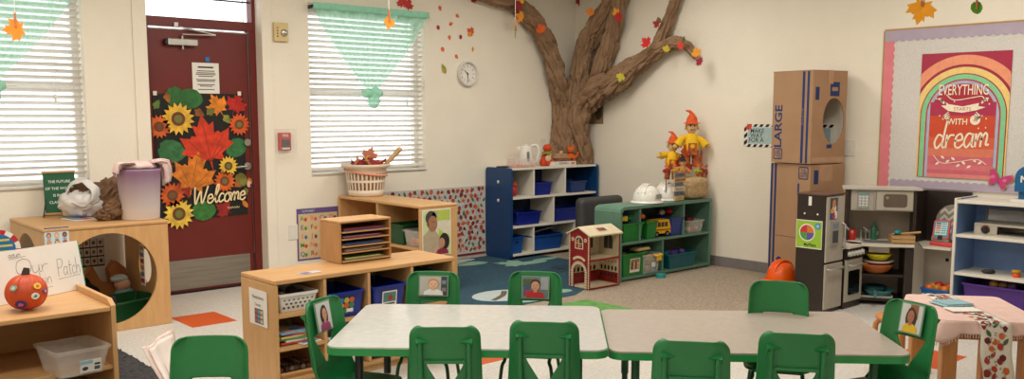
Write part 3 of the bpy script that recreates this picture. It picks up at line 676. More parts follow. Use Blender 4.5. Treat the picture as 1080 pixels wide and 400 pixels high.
def brick(name, label, c, s, m, cat='toy', group=None, rz=0, studs=True, rot=None):
    b = MB(); b.box(-s[0] / 2, s[0] / 2, -s[1] / 2, s[1] / 2, 0, s[2], m)
    if studs:
        for i in (-1, 1):
            for j in (-1, 1): b.lathe([(s[0] * .16, s[2]), (s[0] * .16, s[2] * 1.18)], m, 10, (i * s[0] * .25, j * s[1] * .25, 0))
    return tag(b.build(name, loc=c, rz=rz, bevel=.002, rot=rot), label, cat, group)

# ------------------------------------------------------------------ dark shaggy rug and the low shelf at the left
SHAG = mat('charcoal_shag', (58, 56, 58), .95, .25, 45, bump=.8, bscale=110)
def shag(u, v):
    x = -6.9 + 1.72 * u; y = -3.6 + 2.45 * v; e = min(u, 1 - u, v, 1 - v)
    j = noise.noise(Vector((x * 30, y * 30, 0))); jx = noise.noise(Vector((x * 22, y * 22, 7)))
    return (x + .016 * jx, y + .016 * j, (.004 if e < .004 else .022 + .012 * j + .008 * noise.noise(Vector((x * 70, y * 70, 3)))))
b = MB(); b.grid(shag, 150, 200, SHAG); tag(b.build('shag_rug', solid=.003, off=-1), 'charcoal shaggy rug on the tile floor beside the pumpkin shelf', 'rug')
X0, X1, Y0, Y1, ZT = -6.55, -5.535, -2.45, -1.86, .5
t = thing('low_shelf', 'low maple shelf under the handwritten pumpkin patch board', 'shelf', (0, 0, 0))
b = MB(); b.box(X0 + .022, X1 - .022, Y0, Y1, ZT - .022, ZT, WOOD); b.build('top_board', t, bevel=.004)
for x, l in ((X0, 0), (X1 - .021, 1)):
    b = MB(); b.prism([(Y0 + .02, .036), (Y1, .036), (Y1, ZT + .03), (Y0 + .05, ZT + .03), (Y0 + .0, ZT + .004), (Y0 + .0, .036)], x, x + .021, WOODV, 'x'); b.build('side_panel', t, bevel=.004)
b = MB(); b.box(X0 + .022, X1 - .022, Y1 - .012, Y1, .036, ZT - .023, WOODD); b.build('back_panel', t)
for z in (.2, .04):
    b = MB(); b.box(X0 + .022, X1 - .022, Y0 + .01, Y1 - .013, z - .0, z + .02, WOOD); b.build('shelf_board', t, bevel=.003)
# handwritten board
c0 = P(91, 304, ZT); ang = math.atan2(-.2, -.43)
t = thing('pumpkin_patch_board', 'white foam board handwritten Our Pumpkin Patch standing behind the pumpkin', 'sign board', (c0.x, c0.y, ZT + .002), ang + PI)
lean = plane_matrix((0, 0, 0), (1, 0, 0), (0, .18, 1)); b = MB(lean); WB, HB = .52, .248
b.box(-WB, 0, 0, HB, -.006, 0, mat('foam_board', (236, 232, 226), .65, .01)); b.build('board', t)
b = MB(lean); b.box(-.004, .0005, 0, HB, -.0065, .0006, flat((70, 150, 110))); b.build('edge_tape', t)
b = MB(lean); G = flat((120, 116, 116)); LT = .0008
handwrite(b, 'Our', -.375, .125, .075, .0024, LT, G, .05, 1.4, -.02); handwrite(b, 'Pumpkin', -.385, .055, .066, .0022, LT, G, .05, 1.0, .02); handwrite(b, 'Patch', -.15, .085, .085, .0024, LT, G, .05, .78, -.02)
for x0, x1, y in ((-.15, -.02, .07), (-.385, -.19, .036), (-.4, -.31, .205)): b.stroke([(x0, y), (x1, y + .005)], .0018, LT, G)
handwrite(b, 'aoun', -.4, .212, .03, .0018, LT, flat((60, 58, 60)), .1, 1.2)
b.build('lettering', t)
b = MB(); b.add([(-.3, .06, 0), (-.1, .06, 0), (-.1, .046, .235), (-.3, .046, .235), (-.3, .2, 0), (-.1, .2, 0)], [(0, 1, 2, 3)], MC['foam_board']); b.box(-.3, -.1, .055, .17, 0, .003, MC['foam_board']); b.build('rear_stand', t)
# pumpkin
pc = P(29, 327, ZT); ORP = mat('pumpkin_skin', (200, 74, 28), .5, .06, 9, bump=.1, bscale=40)
t = thing('pumpkin', 'small orange pumpkin covered in stickers in front of the handwritten board', 'pumpkin', (pc.x, pc.y, ZT + .001))
def rib(d):
    a = math.atan2(d.y, d.x); return 1 - .05 * abs(math.sin(a * 6)) ** 3 * (1 - d.z * d.z) ** .3 - .14 * max(0, abs(d.z) - .75)
b = MB(); b.ell((0, 0, .083), (.09, .09, .085), ORP, 72, 24, rib); b.build('fruit', t)
b = MB(); b.tube([(0, 0, .15), (.002, 0, .172), (.008, .004, .192)], lambda u: .021 - .008 * u, mat('dark_pumpkin_stem', (52, 44, 38), .8, .1), 8); b.build('stem', t)
vd = Vector((CAM[0] - pc.x, CAM[1] - pc.y, 0)).normalized(); vr = Vector((-vd.y, vd.x, 0))
for u, v, r, cols in ((.045, .118, .017, ((234, 200, 60), (220, 90, 60))), (-.05, .116, .016, ((120, 170, 190), (230, 220, 120))), (.035, .075, .017, ((232, 236, 226), (70, 150, 130))), (-.025, .04, .024, ((46, 50, 130), (200, 90, 120))), (.076, .09, .014, ((120, 80, 150), (230, 180, 90)))):
    k = math.sqrt(max(0, .092 ** 2 - u * u - ((v - .083) * 1.06) ** 2)); o = vr * u + vd * (k + .001) + Vector((0, 0, v)); n = Vector((o.x, o.y, (v - .083))).normalized()
    up = (Vector((0, 0, 1)) - n * n.z).normalized(); b = MB(plane_matrix(o + n * .0012, up.cross(n), up)); b.prism([(r * math.cos(i * PI / 8), r * .85 * math.sin(i * PI / 8)) for i in range(16)], -.004, 0, flat(cols[0])); b.shape([(-r * .6, -r * .3), (r * .2, -r * .45), (r * .6, r * .1), (-r * .1, r * .5)], .0005, flat(cols[1])); b.build('sticker', t)
# clear tub on the inner shelf
def price(b, w, h):
    b.box(-w * .1, w * .75, -h * .6, h * .15, 0, .001, PAPER); b.rect(-w * .1, w * .4, -h * .08, h * .15, .0016, flat((150, 196, 214)))
    b.rect(w * .47, w * .7, -h * .2, -h * .08, .0016, INK); b.rect(w * .47, w * .7, -h * .5, -h * .28, .0016, flat((90, 90, 92))); b.ell2(w * .1, -h * .35, w * .12, h * .12, .0016, flat((70, 66, 70)))
bc = P(83, 400, .221); CLT = mat('frosted_clear_plastic', (222, 214, 204), .18, .02, trans=.8)
tub('clear_tub', 'empty frosted clear tub on the lower board of the pumpkin shelf', (bc.x + .02, bc.y + .15, .222), .08, .235, .26, .125, CLT, None, .8, .008, .003, price)
# pale plastic sleeve standing behind the first chair
t = thing('plastic_sheet', 'translucent pale pink plastic sheet standing left of the foreground green chair', 'plastic sheet', (0, 0, 0))
PK = mat('pale_pink_vinyl', (232, 206, 196), .25, .02, trans=.35)
q = [V(150, 367, 3.55), V(181, 347, 3.75), V(193, 398, 3.62), V(172, 408, 3.45)]; lo = [Vector((q[3].x, q[3].y, .004)), Vector((q[2].x, q[2].y, .004))]
def sheet(u, v):
    a = q[0].lerp(q[1], u); c = q[3].lerp(q[2], u)
    p = a.lerp(c, min(1, v * 2)) if v < .5 else c.lerp(lo[0].lerp(lo[1], u), v * 2 - 1)
    return p + Vector((.012 * math.sin(u * 7), .01 * math.sin(v * 9), 0))
b = MB(); b.grid(sheet, 10, 20, PK); b.build('sheet', t, solid=.002)
b = MB(); ins = lambda u, v: sheet(.14 + .86 * u, .05 + .8 * v) + Vector((-.012, -.018, .002)); b.grid(ins, 8, 16, mat('pink_white_inner_sheet', (238, 224, 216), .5, .02, trans=.2)); b.build('inner_sheet', t, solid=.001)

# striped round sign behind the board at the frame edge
c = L(4, 258, -.9); t = thing('round_sign', 'round red and white rimmed blue sign at the left edge behind the board', 'sign', (c.x - .03, -.9, 0))
M0 = plane_matrix((0, 0, c.z - .03), (1, 0, 0), (0, 0, 1)); b = MB(M0)
for i in range(16): b.ell2(0, 0, .118, .118, .002 + .0, flat((190, 36, 44)) if i % 2 else PAPER, 4, i * PI / 8, (i + 1) * PI / 8) if False else b.shape([(0, 0)] + [(.118 * math.cos(i * PI / 8 + k * PI / 32), .118 * math.sin(i * PI / 8 + k * PI / 32)) for k in range(5)], .002, flat((190, 36, 44)) if i % 2 else PAPER)
b.lathe([(.118, -.006), (.118, .0015)], PAPER, 32); b.ell2(0, 0, .092, .092, .003, flat((30, 110, 160)), 28)
for i, s in enumerate((.06, .075, .07, .05)): b.rect(-s, s, .05 - i * .034, .062 - i * .034, .0036, flat((214, 196, 90)))
b.build('disc', t)
b = MB(); b.tube([(0, .008, 0), (0, .008, c.z - .13)], .012, PLW, 10); b.lathe([(.09, 0), (.09, .01), (.015, .02)], PLW, 24); b.build('stand', t)

# ------------------------------------------------------------------ play cube with round openings
t = thing('play_cube', 'maple play cube with big round openings under the window', 'play cube', (-5.05, -.43, 0))
hx, hy, hz = .378, .4, .70; b = MB()
hole_panel(b, -hx, hx, .002, hz - .024, 0.0, .345, .297, -hy, -hy + .02, WOODV); b.build('front_panel', t)
b = MB(); hole_panel(b, -hy + .021, hy, .002, hz - .024, 0, .345, .29, -hx, -hx + .02, WOODV, 'x'); b.build('side_panel', t)
b = MB(); hole_panel(b, -hy + .021, hy, .002, hz - .024, 0, .345, .12, hx - .02, hx, WOODV, 'x'); b.build('side_panel', t)
b = MB(); b.box(-hx - .006, hx + .006, -hy - .006, hy, hz - .023, hz, WOOD); b.build('top_board', t, bevel=.008, seg=3)
# feelings card taped to the cube
t = thing('feelings_card', 'small feelings chart card on the upper left corner of the play cube', 'card')
b = MB(plane_matrix((-5.352, -.8315, .645), (1, 0, 0), (0, 0, 1))); b.box(-.07, .07, -.06, .06, 0, .001, flat((206, 218, 224))); b.rect(-.07, .07, .038, .06, .0016, flat((40, 90, 150))); b.text('How Do You Feel Today?', 0, .049, .0135, .002, PAPER, sx=.85)
for i in range(6):
    x = -.045 + (i % 3) * .045; y = .012 - (i // 3) * .045; b.ell2(x, y, .014, .017, .0016, flat(((90, 60, 44), (206, 150, 110), (70, 48, 38), (200, 160, 120), (120, 80, 56), (190, 130, 96))[i])); b.ell2(x, y - .002, .0105, .012, .002, flat(((214, 160, 122), (232, 190, 150), (150, 106, 78))[i % 3])); b.rect(x - .012, x + .012, y - .026, y - .022, .0016, flat((90, 110, 140)))
b.build('card', t)
# poster seen through the cube (on the wall)
b = MB(plane_matrix((L(95, 267).x, -.002, L(95, 267).z), (1, 0, 0), (0, 0, 1))); b.box(-.13, .13, -.17, .17, 0, .001, PAPER); b.rect(-.095, .095, -.1, .1, .0016, INK)
for i in range(12):
    x = -.07 + (i % 4) * .047; y = .072 - (i // 4) * .066; b.rect(x - .021, x + .021, y - .028, y + .028, .0022, flat((214, 206, 192))); b.ell2(x, y, .012, .015, .0028, flat(((120, 110, 104), (150, 80, 70), (90, 84, 80))[i % 3]))
b.text('THINGS I LIKE', 0, .13, .02, .0016, INK) if False else b.rect(-.06, .06, .125, .137, .0016, INK)
tag(b.build('picture_chart'), 'black and white picture chart on the wall seen inside the play cube', 'poster')
# inside the cube
GRB = mat('dark_green_bin_plastic', (16, 74, 36), .4, .04)
tub('green_bin', 'dark green bin inside the round opening of the play cube', (-4.9, -.55, .002), .25, .42, .3, .16, GRB, None, .86)
b = MB(); b.ell((0, 0, .14), (.17, .13, .14), mat('black_cloth', (24, 26, 30), .85, .2, 12), 20, 14, lambda d: 1 + .2 * noise.noise(d * 2.2)); tag(b.build('black_bag', loc=(-5.12, -.24, .002)), 'crumpled black bag at the back of the play cube', 'bag')
b = MB(); b.prism([(-.1, 0), (.14, 0), (.17, .12), (.12, .3), (.05, .36), (.0, .3), (.02, .2), (-.06, .22), (-.12, .34), (-.17, .28), (-.13, .12)], -.03, .03, mat('honey_wood_toy', (178, 112, 58), .5, .06, 6, kind='wood'), 'y')
tag(b.build('wooden_toy', loc=(-4.86, -.15, .002), rz=.2, bevel=.012), 'honey coloured curved wooden toy inside the play cube', 'toy')
t = thing('stuffed_doll', 'small doll in pale teal cloth lying inside the play cube', 'doll', (-4.80, -.27, .002))
b = MB(); b.ell((0, 0, .2), (.055, .05, .05), mat('doll_skin', (206, 150, 118), .6, .03)); b.build('head', t); b = MB(); b.ell((-.02, .0, .245), (.06, .05, .03), mat('doll_cap', (168, 176, 170), .8, .05)); b.build('cap', t)
b = MB(); b.ell((.01, 0, .095), (.075, .06, .095), mat('doll_teal_cloth', (112, 156, 160), .8, .06)); b.build('body', t)
b = MB(); b.box(-.07, .07, -.004, .004, 0, .16, mat('grey_violet_board', (92, 86, 110), .6, .05)); tag(b.build('picture_book', loc=(-4.95, -.53, .01), rot=(-.25, 0, .6)), 'thin grey violet book leaning in the dark green bin', 'book')
b = MB(); b.box(-.04, .04, -.0, .004, 0, .34, PAPER)
for i in range(7): b.box(-.034, .034, -.001, 0, .02 + i * .046, .05 + i * .046, flat(((190, 70, 60), (120, 130, 160), (200, 160, 90))[i % 3]))
tag(b.build('picture_strip', loc=(-4.70, -.4, .2), rz=-PI / 2), 'strip of small pictures on the inner right side of the play cube', 'picture strip')

# ------------------------------------------------------------------ on top of the cube
SIGN = mat('dark_green_sign_cloth', (34, 90, 62), .75, .03)
el = P(52, 228, .702); er = P(78, 226, .702)
t = thing('easel_sign', 'dark green hanging sign about the future on a little black easel', 'sign', (-5.13, -.13, .7015), -.04)
tilt = plane_matrix((0, .0, .02), (1, 0, 0), (0, .12, 1)); b = MB(tilt); b.box(-.1, .1, 0, .275, -.001, .001, SIGN); b.build('cloth', t)
b = MB(tilt); b.box(-.106, .106, .275, .29, -.008, .008, WOOD); b.box(-.106, .106, -.01, .004, -.006, .006, WOOD); b.build('wood_rail', t, bevel=.003)
b = MB(tilt); LT = flat((224, 230, 220))
for i, s in enumerate(('THE FUTURE', 'OF THE WORLD', 'IS IN MY', 'CLASSROOM')): b.text(s, 0, .215 - i * .047, .026, .0018, LT, bold=.012, sx=.95)
b.build('lettering', t)
b = MB(); b.tube([(-.125, -.05, .004), (-.07, .05, .18), (0, .06, .22), (.07, .05, .18), (.125, -.05, .004)], .004, BLACKM, 8); b.tube([(-.125, -.05, .004), (-.1, .06, .004), (0, .1, .004), (0, .06, .22)], .004, BLACKM, 8); b.build('easel', t)
# flat magazine
b = MB(); b.box(-.15, .15, -.1, .1, 0, .006, PAPER); b.box(-.14, -.02, -.09, .09, .006, .0066, flat((120, 140, 170))); b.box(.0, .14, -.05, .08, .006, .0066, flat((170, 120, 110))); b.box(-.09, -.03, -.1, -.03, .0066, .007, flat((210, 70, 50)))
tag(b.build('magazine', loc=(-5.03, -.42, .7015), rz=.15), 'thin magazine lying on the play cube under the plastic bag', 'magazine')
# white plastic shopping bag with a crumpled paper inside
BAGW = mat('white_bag_film', (224, 220, 216), .4, .02, 10, bump=.5, bscale=18, trans=.1)
c = P(87, 227, .71); cx, cy = -5.05, -.36
t = thing('plastic_bag', 'white plastic shopping bag with open handle loop on the play cube', 'bag', (cx, cy, .7085), -.75)
def crum(k, f): return lambda d: 1 + k * noise.noise(d * f) + k * .6 * abs(noise.noise(d * f * 2.6))
b = MB(); b.ell((-.02, 0, .09), (.16, .10, .095), BAGW, 40, 24, lambda d: 1 + .16 * noise.noise(d * 2.4) + .28 * ((lambda v: v[1] - v[0])(noise.voronoi(d * 2.2)[0]) - .3)); b.build('bag_body', t)
b = MB(); lp = spline([(-.1, -.03, .12), (-.08, -.04, .18), (-.02, -.05, .232), (.04, -.05, .235), (.09, -.05, .19), (.1, -.06, .12), (.06, -.085, .085), (-.01, -.095, .09), (-.07, -.07, .12), (-.1, -.03, .12)], 6); lc = Vector((0, -.05, .155))
def loopf(u, v):
    p = lp[min(int(round(u * (len(lp) - 1))), len(lp) - 1)]; d = (p - lc).normalized(); w_ = .030 + .012 * math.sin(u * 17)
    return p + d * (v - .25) * w_ + Vector((0, 1, 0)) * ((v - .5) * .045 + .006 * math.sin(u * 31 + v * 5)) + Vector((0, 0, .005 * math.sin(u * 43)))
b.grid(loopf, len(lp) - 1, 6, BAGW); b.build('handle_loop', t, solid=.002)
KRAFT = mat('crumpled_kraft_paper', (112, 82, 56), .8, .18, 12, bump=.6, bscale=22)
def crumple(name, label, c, r, seed, rz=0, rot=None, sharp=.34):
    def fn(d):
        q = d * 1.5 + Vector((seed, seed, seed)); v = noise.voronoi(q * 1.5)[0]
        return .98 + .34 * noise.noise(q) + .2 * (v[1] - v[0]) - .06 + .2 * noise.noise(q * 2.6)
    b = MB(); b.ell((0, 0, r[2] * .92), r, KRAFT, 34, 20, fn)
    for i, v in enumerate(b.v): b.v[i] = v + Vector((noise.noise(v * 40 + Vector((seed, 0, 0))), noise.noise(v * 40 + Vector((0, seed, 0))), noise.noise(v * 40 + Vector((0, 0, seed))))) * .008
    for i, v in enumerate(b.v): b.v[i].z = max(v.z, 0)
    b.fs = [False] * len(b.f); o = b.build(name, loc=c, rz=rz, rot=rot)
    return tag(o, label, 'paper')
crumple('crumpled_paper', 'brown paper wad stuffed in the white plastic bag loop', (cx + .02, cy + .03, .82), (.085, .06, .07), 3)
crumple('crumpled_paper', 'tall peaked crumpled brown paper between the bag and bucket', (-4.895, -.40, .7015), (.115, .085, .135), 11, .4)
crumple('crumpled_paper', 'low wide crumpled brown paper directly against the bucket', (-4.905, -.60, .7015), (.10, .07, .08), 27, .5)
crumple('crumpled_paper', 'small flattened brown paper in front of the plastic bag', (-5.0, -.62, .7015), (.07, .05, .04), 41, .2)
# ombre bucket and the pale pink cloth
m = bpy.data.materials.new('ombre_lilac_plastic'); m.use_nodes = True; nt = m.node_tree; bs = nt.nodes['Principled BSDF']; bs.inputs['Roughness'].default_value = .35
tc = nt.nodes.new('ShaderNodeTexCoord'); sx = nt.nodes.new('ShaderNodeSeparateXYZ'); mr = nt.nodes.new('ShaderNodeMapRange'); mr.inputs[1].default_value = .06; mr.inputs[2].default_value = .3
rp = nt.nodes.new('ShaderNodeValToRGB'); rp.color_ramp.elements[0].color = (*[lin(x) for x in (232, 226, 226)], 1); rp.color_ramp.elements[1].color = (*[lin(x) for x in (152, 118, 150)], 1)
nt.links.new(tc.outputs['Object'], sx.inputs[0]); nt.links.new(sx.outputs[2], mr.inputs[0]); nt.links.new(mr.outputs[0], rp.inputs[0]); nt.links.new(rp.outputs[0], bs.inputs[0])
t = thing('ombre_bucket', 'tall white to lilac ombre bucket on the right corner of the play cube', 'bucket', (-4.785, -.66, .7015))
b = MB(); b.lathe([(.116, 0), (.12, .004), (.138, .318), (.141, .322), (.141, .332), (.134, .334), (.13, .31), (.113, .01), (0, .008)], m, 44); b.build('bucket_body', t)
PINKC = mat('pale_pink_fleece', (228, 200, 194), .9, .05, 30, bump=.4, bscale=60)
b = MB(); f = lambda d: 1 + .2 * noise.noise(d * 3)
b.ell((0, 0, .348), (.105, .1, .035), PINKC, 26, 12, f)
def cl1(u, v):
    w_ = (u - .5) * .085; p = [(.06, .372), (.11, .378), (.145, .368), (.16, .33), (.164, .28), (.162, .232)]; k = v * 4.999; i = int(k); f_ = k - i
    x = p[i][0] + (p[i + 1][0] - p[i][0]) * f_; z_ = p[i][1] + (p[i + 1][1] - p[i][1]) * f_
    q = .012 * math.sin(u * 9 + v * 3) + .006 * math.sin(u * 17); return (x + q, -.055 + w_ * (1.1 - .25 * v) + .006 * math.sin(v * 8), z_ + q * .6 + (.012 * math.sin(u * 5) if v > .8 else 0))
b.grid(cl1, 16, 20, PINKC); b.grid(lambda u, v: (cl1(u, v)[0] + .014 + .004 * math.sin(v * 9), cl1(u, v)[1] + .012, cl1(u, v)[2] + .008), 16, 20, PINKC)
def cl2(u, v):
    p = [(-.05, .372), (-.11, .372), (-.146, .365), (-.16, .335), (-.166, .3)]; k = v * 3.999; i = int(k); f_ = k - i
    x = p[i][0] + (p[i + 1][0] - p[i][0]) * f_; z_ = p[i][1] + (p[i + 1][1] - p[i][1]) * f_
    q = .012 * math.sin(u * 10 + 1) ; return (x - q, -.06 + (u - .5) * .11, z_ + q * .7 + .015 * math.sin(u * 4) * v)
b.grid(cl2, 16, 16, PINKC)
tag(b.build('fleece_cloth', loc=(-4.785, -.66, .7015), solid=.006), 'pale pink fleece stuffed into the ombre bucket and hanging over its rim', 'cloth')

# ------------------------------------------------------------------ manipulatives shelf
SX, SY = -4.865, -2.715; SL, SD, SH = 1.15, .36, .572
t = thing('cubby_shelf', 'long maple cubby shelf behind the white table with a paper sorter on top', 'shelf', (SX, SY, 0), math.radians(1.0))
b = MB(); b.box(0, SL, 0, SD, SH - .024, SH, WOOD); b.build('top_board', t, bevel=.006, seg=3)
for x in (0, SL - .022):
    b = MB(); b.box(x, x + .022, .0, SD, .002, SH - .025, WOODV); b.build('side_panel', t, bevel=.004)
DV = [.29, .56, .845]
for x in DV:
    b = MB(); b.box(x - .009, x + .009, .004, SD - .014, .06, SH - .025, WOODV); b.build('divider', t, bevel=.003)
b = MB(); b.box(.022, SL - .022, SD - .012, SD - .001, .06, SH - .025, WOODD); b.build('back_panel', t)
b = MB(); b.box(.023, SL - .023, .004, SD - .014, .038, .058, WOOD); b.build('shelf_board', t, bevel=.003)
for x0, x1, z in ((.023, .28, .395), (.023, .28, .225), (.30, .55, .32), (.57, .835, .32), (.855, SL - .023, .32)):
    b = MB(); b.box(x0, x1, .004, SD - .014, z - .02, z, WOOD); b.build('shelf_board', t, bevel=.003)
b = MB(); b.box(.03, SL - .03, .02, .04, .002, .037, WOODV); b.build('kick_board', t)
rz0 = math.radians(1.0)
def SP(x, y, z): return Vector((SX + x * math.cos(rz0) - y * math.sin(rz0), SY + x * math.sin(rz0) + y * math.cos(rz0), z))
t = thing('center_sign', 'white Manipulatives Center sheet taped on the shelf end panel', 'sign')
b = MB(plane_matrix(SP(-.0015, .17, .405), (0, -1, 0), (0, 0, 1))); b.box(-.1, .1, -.085, .1, 0, .001, PAPER); b.text('Manipulatives', 0, .06, .024, .0016, INK); b.text('Center', 0, .022, .024, .0016, INK)
b.rect(-.04, .055, -.075, .002, .0016, flat((60, 76, 110)))
for i in range(9): b.rect(-.035 + (i % 3) * .03, -.01 + (i % 3) * .03, -.07 + (i // 3) * .024, -.052 + (i // 3) * .024, .0022, flat(((190, 80, 60), (90, 150, 170), (220, 190, 120))[i % 3]))
b.build('sheet', t)
b = MB(); b.box(-.06, .06, -.028, .028, 0, .0015, flat((196, 190, 196))); b.box(-.05, .0, -.02, .02, .0015, .002, flat((110, 100, 140))); tag(b.build('label_tag', loc=SP(.25, .09, SH + .001), rz=.15), 'small laminated label lying on top of the cubby shelf', 'label')
# white basket with holes
PERF = mat('white_basket_plastic', (226, 224, 218), .4, .01)
t = thing('pierced_basket', 'white pierced basket in the top left cubby of the long shelf', 'basket', SP(.15, .165, .3965), rz0)
b = MB(); open_box(b, .215, .28, .095, .004, PERF, .86, .008); b.build('basket_body', t)
b = MB()
for r in range(3):
    for k in range(7):
        x = -.078 + k * .026 + (.013 if r % 2 else 0)
        if abs(x) < .09: z = .022 + r * .021; y = -.14 * (.86 + .14 * z / .095) - .0012; b.prism(place2([(-.5, 0), (0, -.5), (.5, 0), (0, .5)], x, z, .017, 0), y, y - .0008, flat((70, 64, 84)), 'y')
b.build('lattice_holes', t)
for i, (x, y, c) in enumerate(((-.05, -.04, (40, 40, 90)), (.02, -.06, (60, 36, 60)), (.05, .03, (90, 60, 40)), (-.03, .05, (40, 50, 110)), (.04, -.09, (36, 36, 70)), (-.07, -.08, (150, 130, 110)))):
    p = SP(.15 + x, .165 + y, .452); blob('counting_toy', ('navy', 'plum', 'brown', 'blue', 'dark blue', 'tan')[i] + ' counting toy heaped in the white pierced basket', p, (.03, .03, .022), flat(c), 'toy', 'toys in the pierced basket')
b = MB(); b.box(-.06, .06, -.05, .05, 0, .004, PAPER); b.box(-.05, .05, -.04, .01, .004, .0045, flat((60, 140, 190))); b.box(-.02, .05, .01, .04, .004, .0045, flat((200, 180, 60))); tag(b.build('sheet_of_paper', loc=SP(.235, .06, .3962), rz=.2) if False else b.build('picture_card', loc=SP(.2, .05, .2262), rz=.2), 'bright picture card on the middle cubby shelf at left', 'card')
random.seed(4)
for i, c in enumerate(((200, 70, 60), (220, 210, 190), (90, 140, 80), (210, 190, 90), (180, 60, 80), (120, 160, 190))):
    b = MB(); b.box(-.08, .08, -.1, .1, 0, .009, flat(c)); b.box(-.05, .04, -.1005, .06, .0091, .0096, flat([255 - k * .6 for k in c])); b.ell2(.03, -.05, .03, .03, .0102, flat(((230, 200, 60), (190, 60, 50), (60, 120, 190))[i % 3]))
    tag(b.build('puzzle_board', loc=SP(.13 + .025 * math.sin(i * 2), .13, .2315 + i * .0105), rz=.15 * math.sin(i * 3)), ('red', 'cream', 'green', 'yellow', 'crimson', 'pale blue')[i] + ' puzzle board in the pile on the middle left cubby shelf', 'puzzle', 'puzzle boards in the middle left cubby')
t = thing('wooden_tray', 'shallow wooden tray on the bottom left cubby shelf', 'tray', SP(.15, .17, .0595), rz0)
b = MB(); open_box(b, .24, .3, .03, .005, WOOD, .95, .003); b.build('tray_body', t)
for i in range(7):
    b = MB(); x = -.08 + .027 * i; b.tube([(0, -.09, .02), (0, .09, .02)], .012, flat(((120, 84, 70), (90, 60, 50), (150, 140, 130))[i % 3]), 10); b.ell((0, -.07, .022), (.014, .02, .018), flat((60, 44, 40)))
    tag(b.build('wooden_figure', loc=SP(.15 + x, .17, .068), rz=rz0 + .1 * math.sin(i)), 'brown wooden figure lying in the bottom left tray', 'toy', 'figures in the wooden tray')
def gearcard(b, w, h):
    b.box(-w / 2, w / 2, -h / 2, h / 2, 0, .0012, flat((44, 52, 66)))
    for i in range(9): x = -w * .33 + (i % 3) * w * .33; y = -h * .33 + (i // 3) * h * .33; b.ell2(x, y, w * .16, w * .16, .0018, flat(((200, 90, 40), (60, 130, 90), (70, 110, 180), (190, 170, 60))[i % 4]))
    b.rect(0, w * .42, -h * .42, -h * .2, .0024, PAPER)
def photocard(b, w, h):
    b.box(-w / 2, w / 2, -h / 2, h / 2, 0, .0012, PAPER); b.rect(-w * .43, w * .43, -h * .2, h * .42, .0018, flat((84, 130, 124))); b.ell2(.005, h * .05, w * .17, h * .2, .0024, flat((150, 70, 50))); b.rect(-w * .36, w * .36, -h * .38, -h * .28, .0018, INK)
tub('blue_bin', 'blue bin with a gear picture label in the second cubby', SP(.425, .165, .3215), rz0, .21, .3, .14, BLUEP, 'labelled bins in the long shelf', .9, .012, .004, gearcard)
tub('blue_bin', 'blue bin with a white framed photo label in the third cubby', SP(.70, .165, .3215), rz0, .21, .3, .14, BLUEP, 'labelled bins in the long shelf', .9, .012, .004, photocard)
TEALP = mat('teal_green_plastic', (22, 128, 100), .4, .03)
tub('teal_bin', 'teal green bin in the right end cubby of the long shelf', SP(.985, .165, .3215), rz0, .21, .3, .16, TEALP, None, .9)
tub('white_bin', 'white bin in the lower second cubby beside the girl photo chair', SP(.425, .165, .0595), rz0, .22, .29, .17, PERF, None, .92)
tub('grey_bin', 'charcoal bin in the lower third cubby behind the table', SP(.70, .165, .0595), rz0, .225, .29, .17, mat('charcoal_plastic', (44, 46, 48), .45, .04), None, .92)
# paper sorter
po = SP(.542, .055, SH + .001)
t = thing('paper_sorter', 'tan hardboard paper sorter with stacked slots on the long shelf', 'paper sorter', (-4.356, -2.49, SH + .0015), math.radians(2))
w, dd, hh = .345, .20, .235
for x in (0, w - .012):
    b = MB(); b.box(x, x + .012, 0, dd, 0, hh - .013, BIRCH); b.build('side_panel', t, bevel=.002)
b = MB(); b.box(0, w, -.004, dd, hh - .012, hh, mat('maple_sorter_top', (198, 150, 98), .45, .05, 6, kind='wood', stretch=(1, 6, 6))); b.build('top_board', t, bevel=.003)
b = MB(); b.box(.013, w - .013, dd - .006, dd, 0, hh - .013, BIRCH); b.build('back_panel', t)
zs = [.006, .052, .088, .128, .168, .196][:5]
for i, z in enumerate(zs):
    b = MB(); b.box(.013, w - .013, -.006 if i % 2 else -.012, dd - .007, z, z + .006, WOOD); b.build('shelf_board', t, bevel=.002)
M2 = Matrix.Translation(Vector((-4.356, -2.49, SH + .0015))) @ Matrix.Rotation(math.radians(2), 4, 'Z')
for i, (z, c, l) in enumerate(((.0125, (120, 160, 60), 'bright green'), (.0585, (196, 190, 170), 'cream'), (.0945, (60, 70, 110), 'blue grey'), (.1345, (110, 70, 120), 'plum and blue'), (.1745, (120, 60, 60), 'maroon'))):
    b = MB(); rnd = random.Random(i)
    for k in range(5): b.box(.03 + rnd.uniform(0, .02), w - .03 - rnd.uniform(0, .04), .004 + rnd.uniform(0, .02), dd - .03, k * .003, k * .003 + .0026, flat(c if k % 2 == 0 else ((220, 214, 200), (170, 60, 80), (60, 90, 160))[(i + k) % 3]))
    tag(b.build('paper_stack', loc=M2 @ Vector((0, 0, z)), rz=math.radians(2)), l + ' stack of papers in the sorter, slot %s from the bottom' % ('first', 'second', 'third', 'fourth', 'fifth')[i], 'paper stack', 'paper stacks in the sorter')

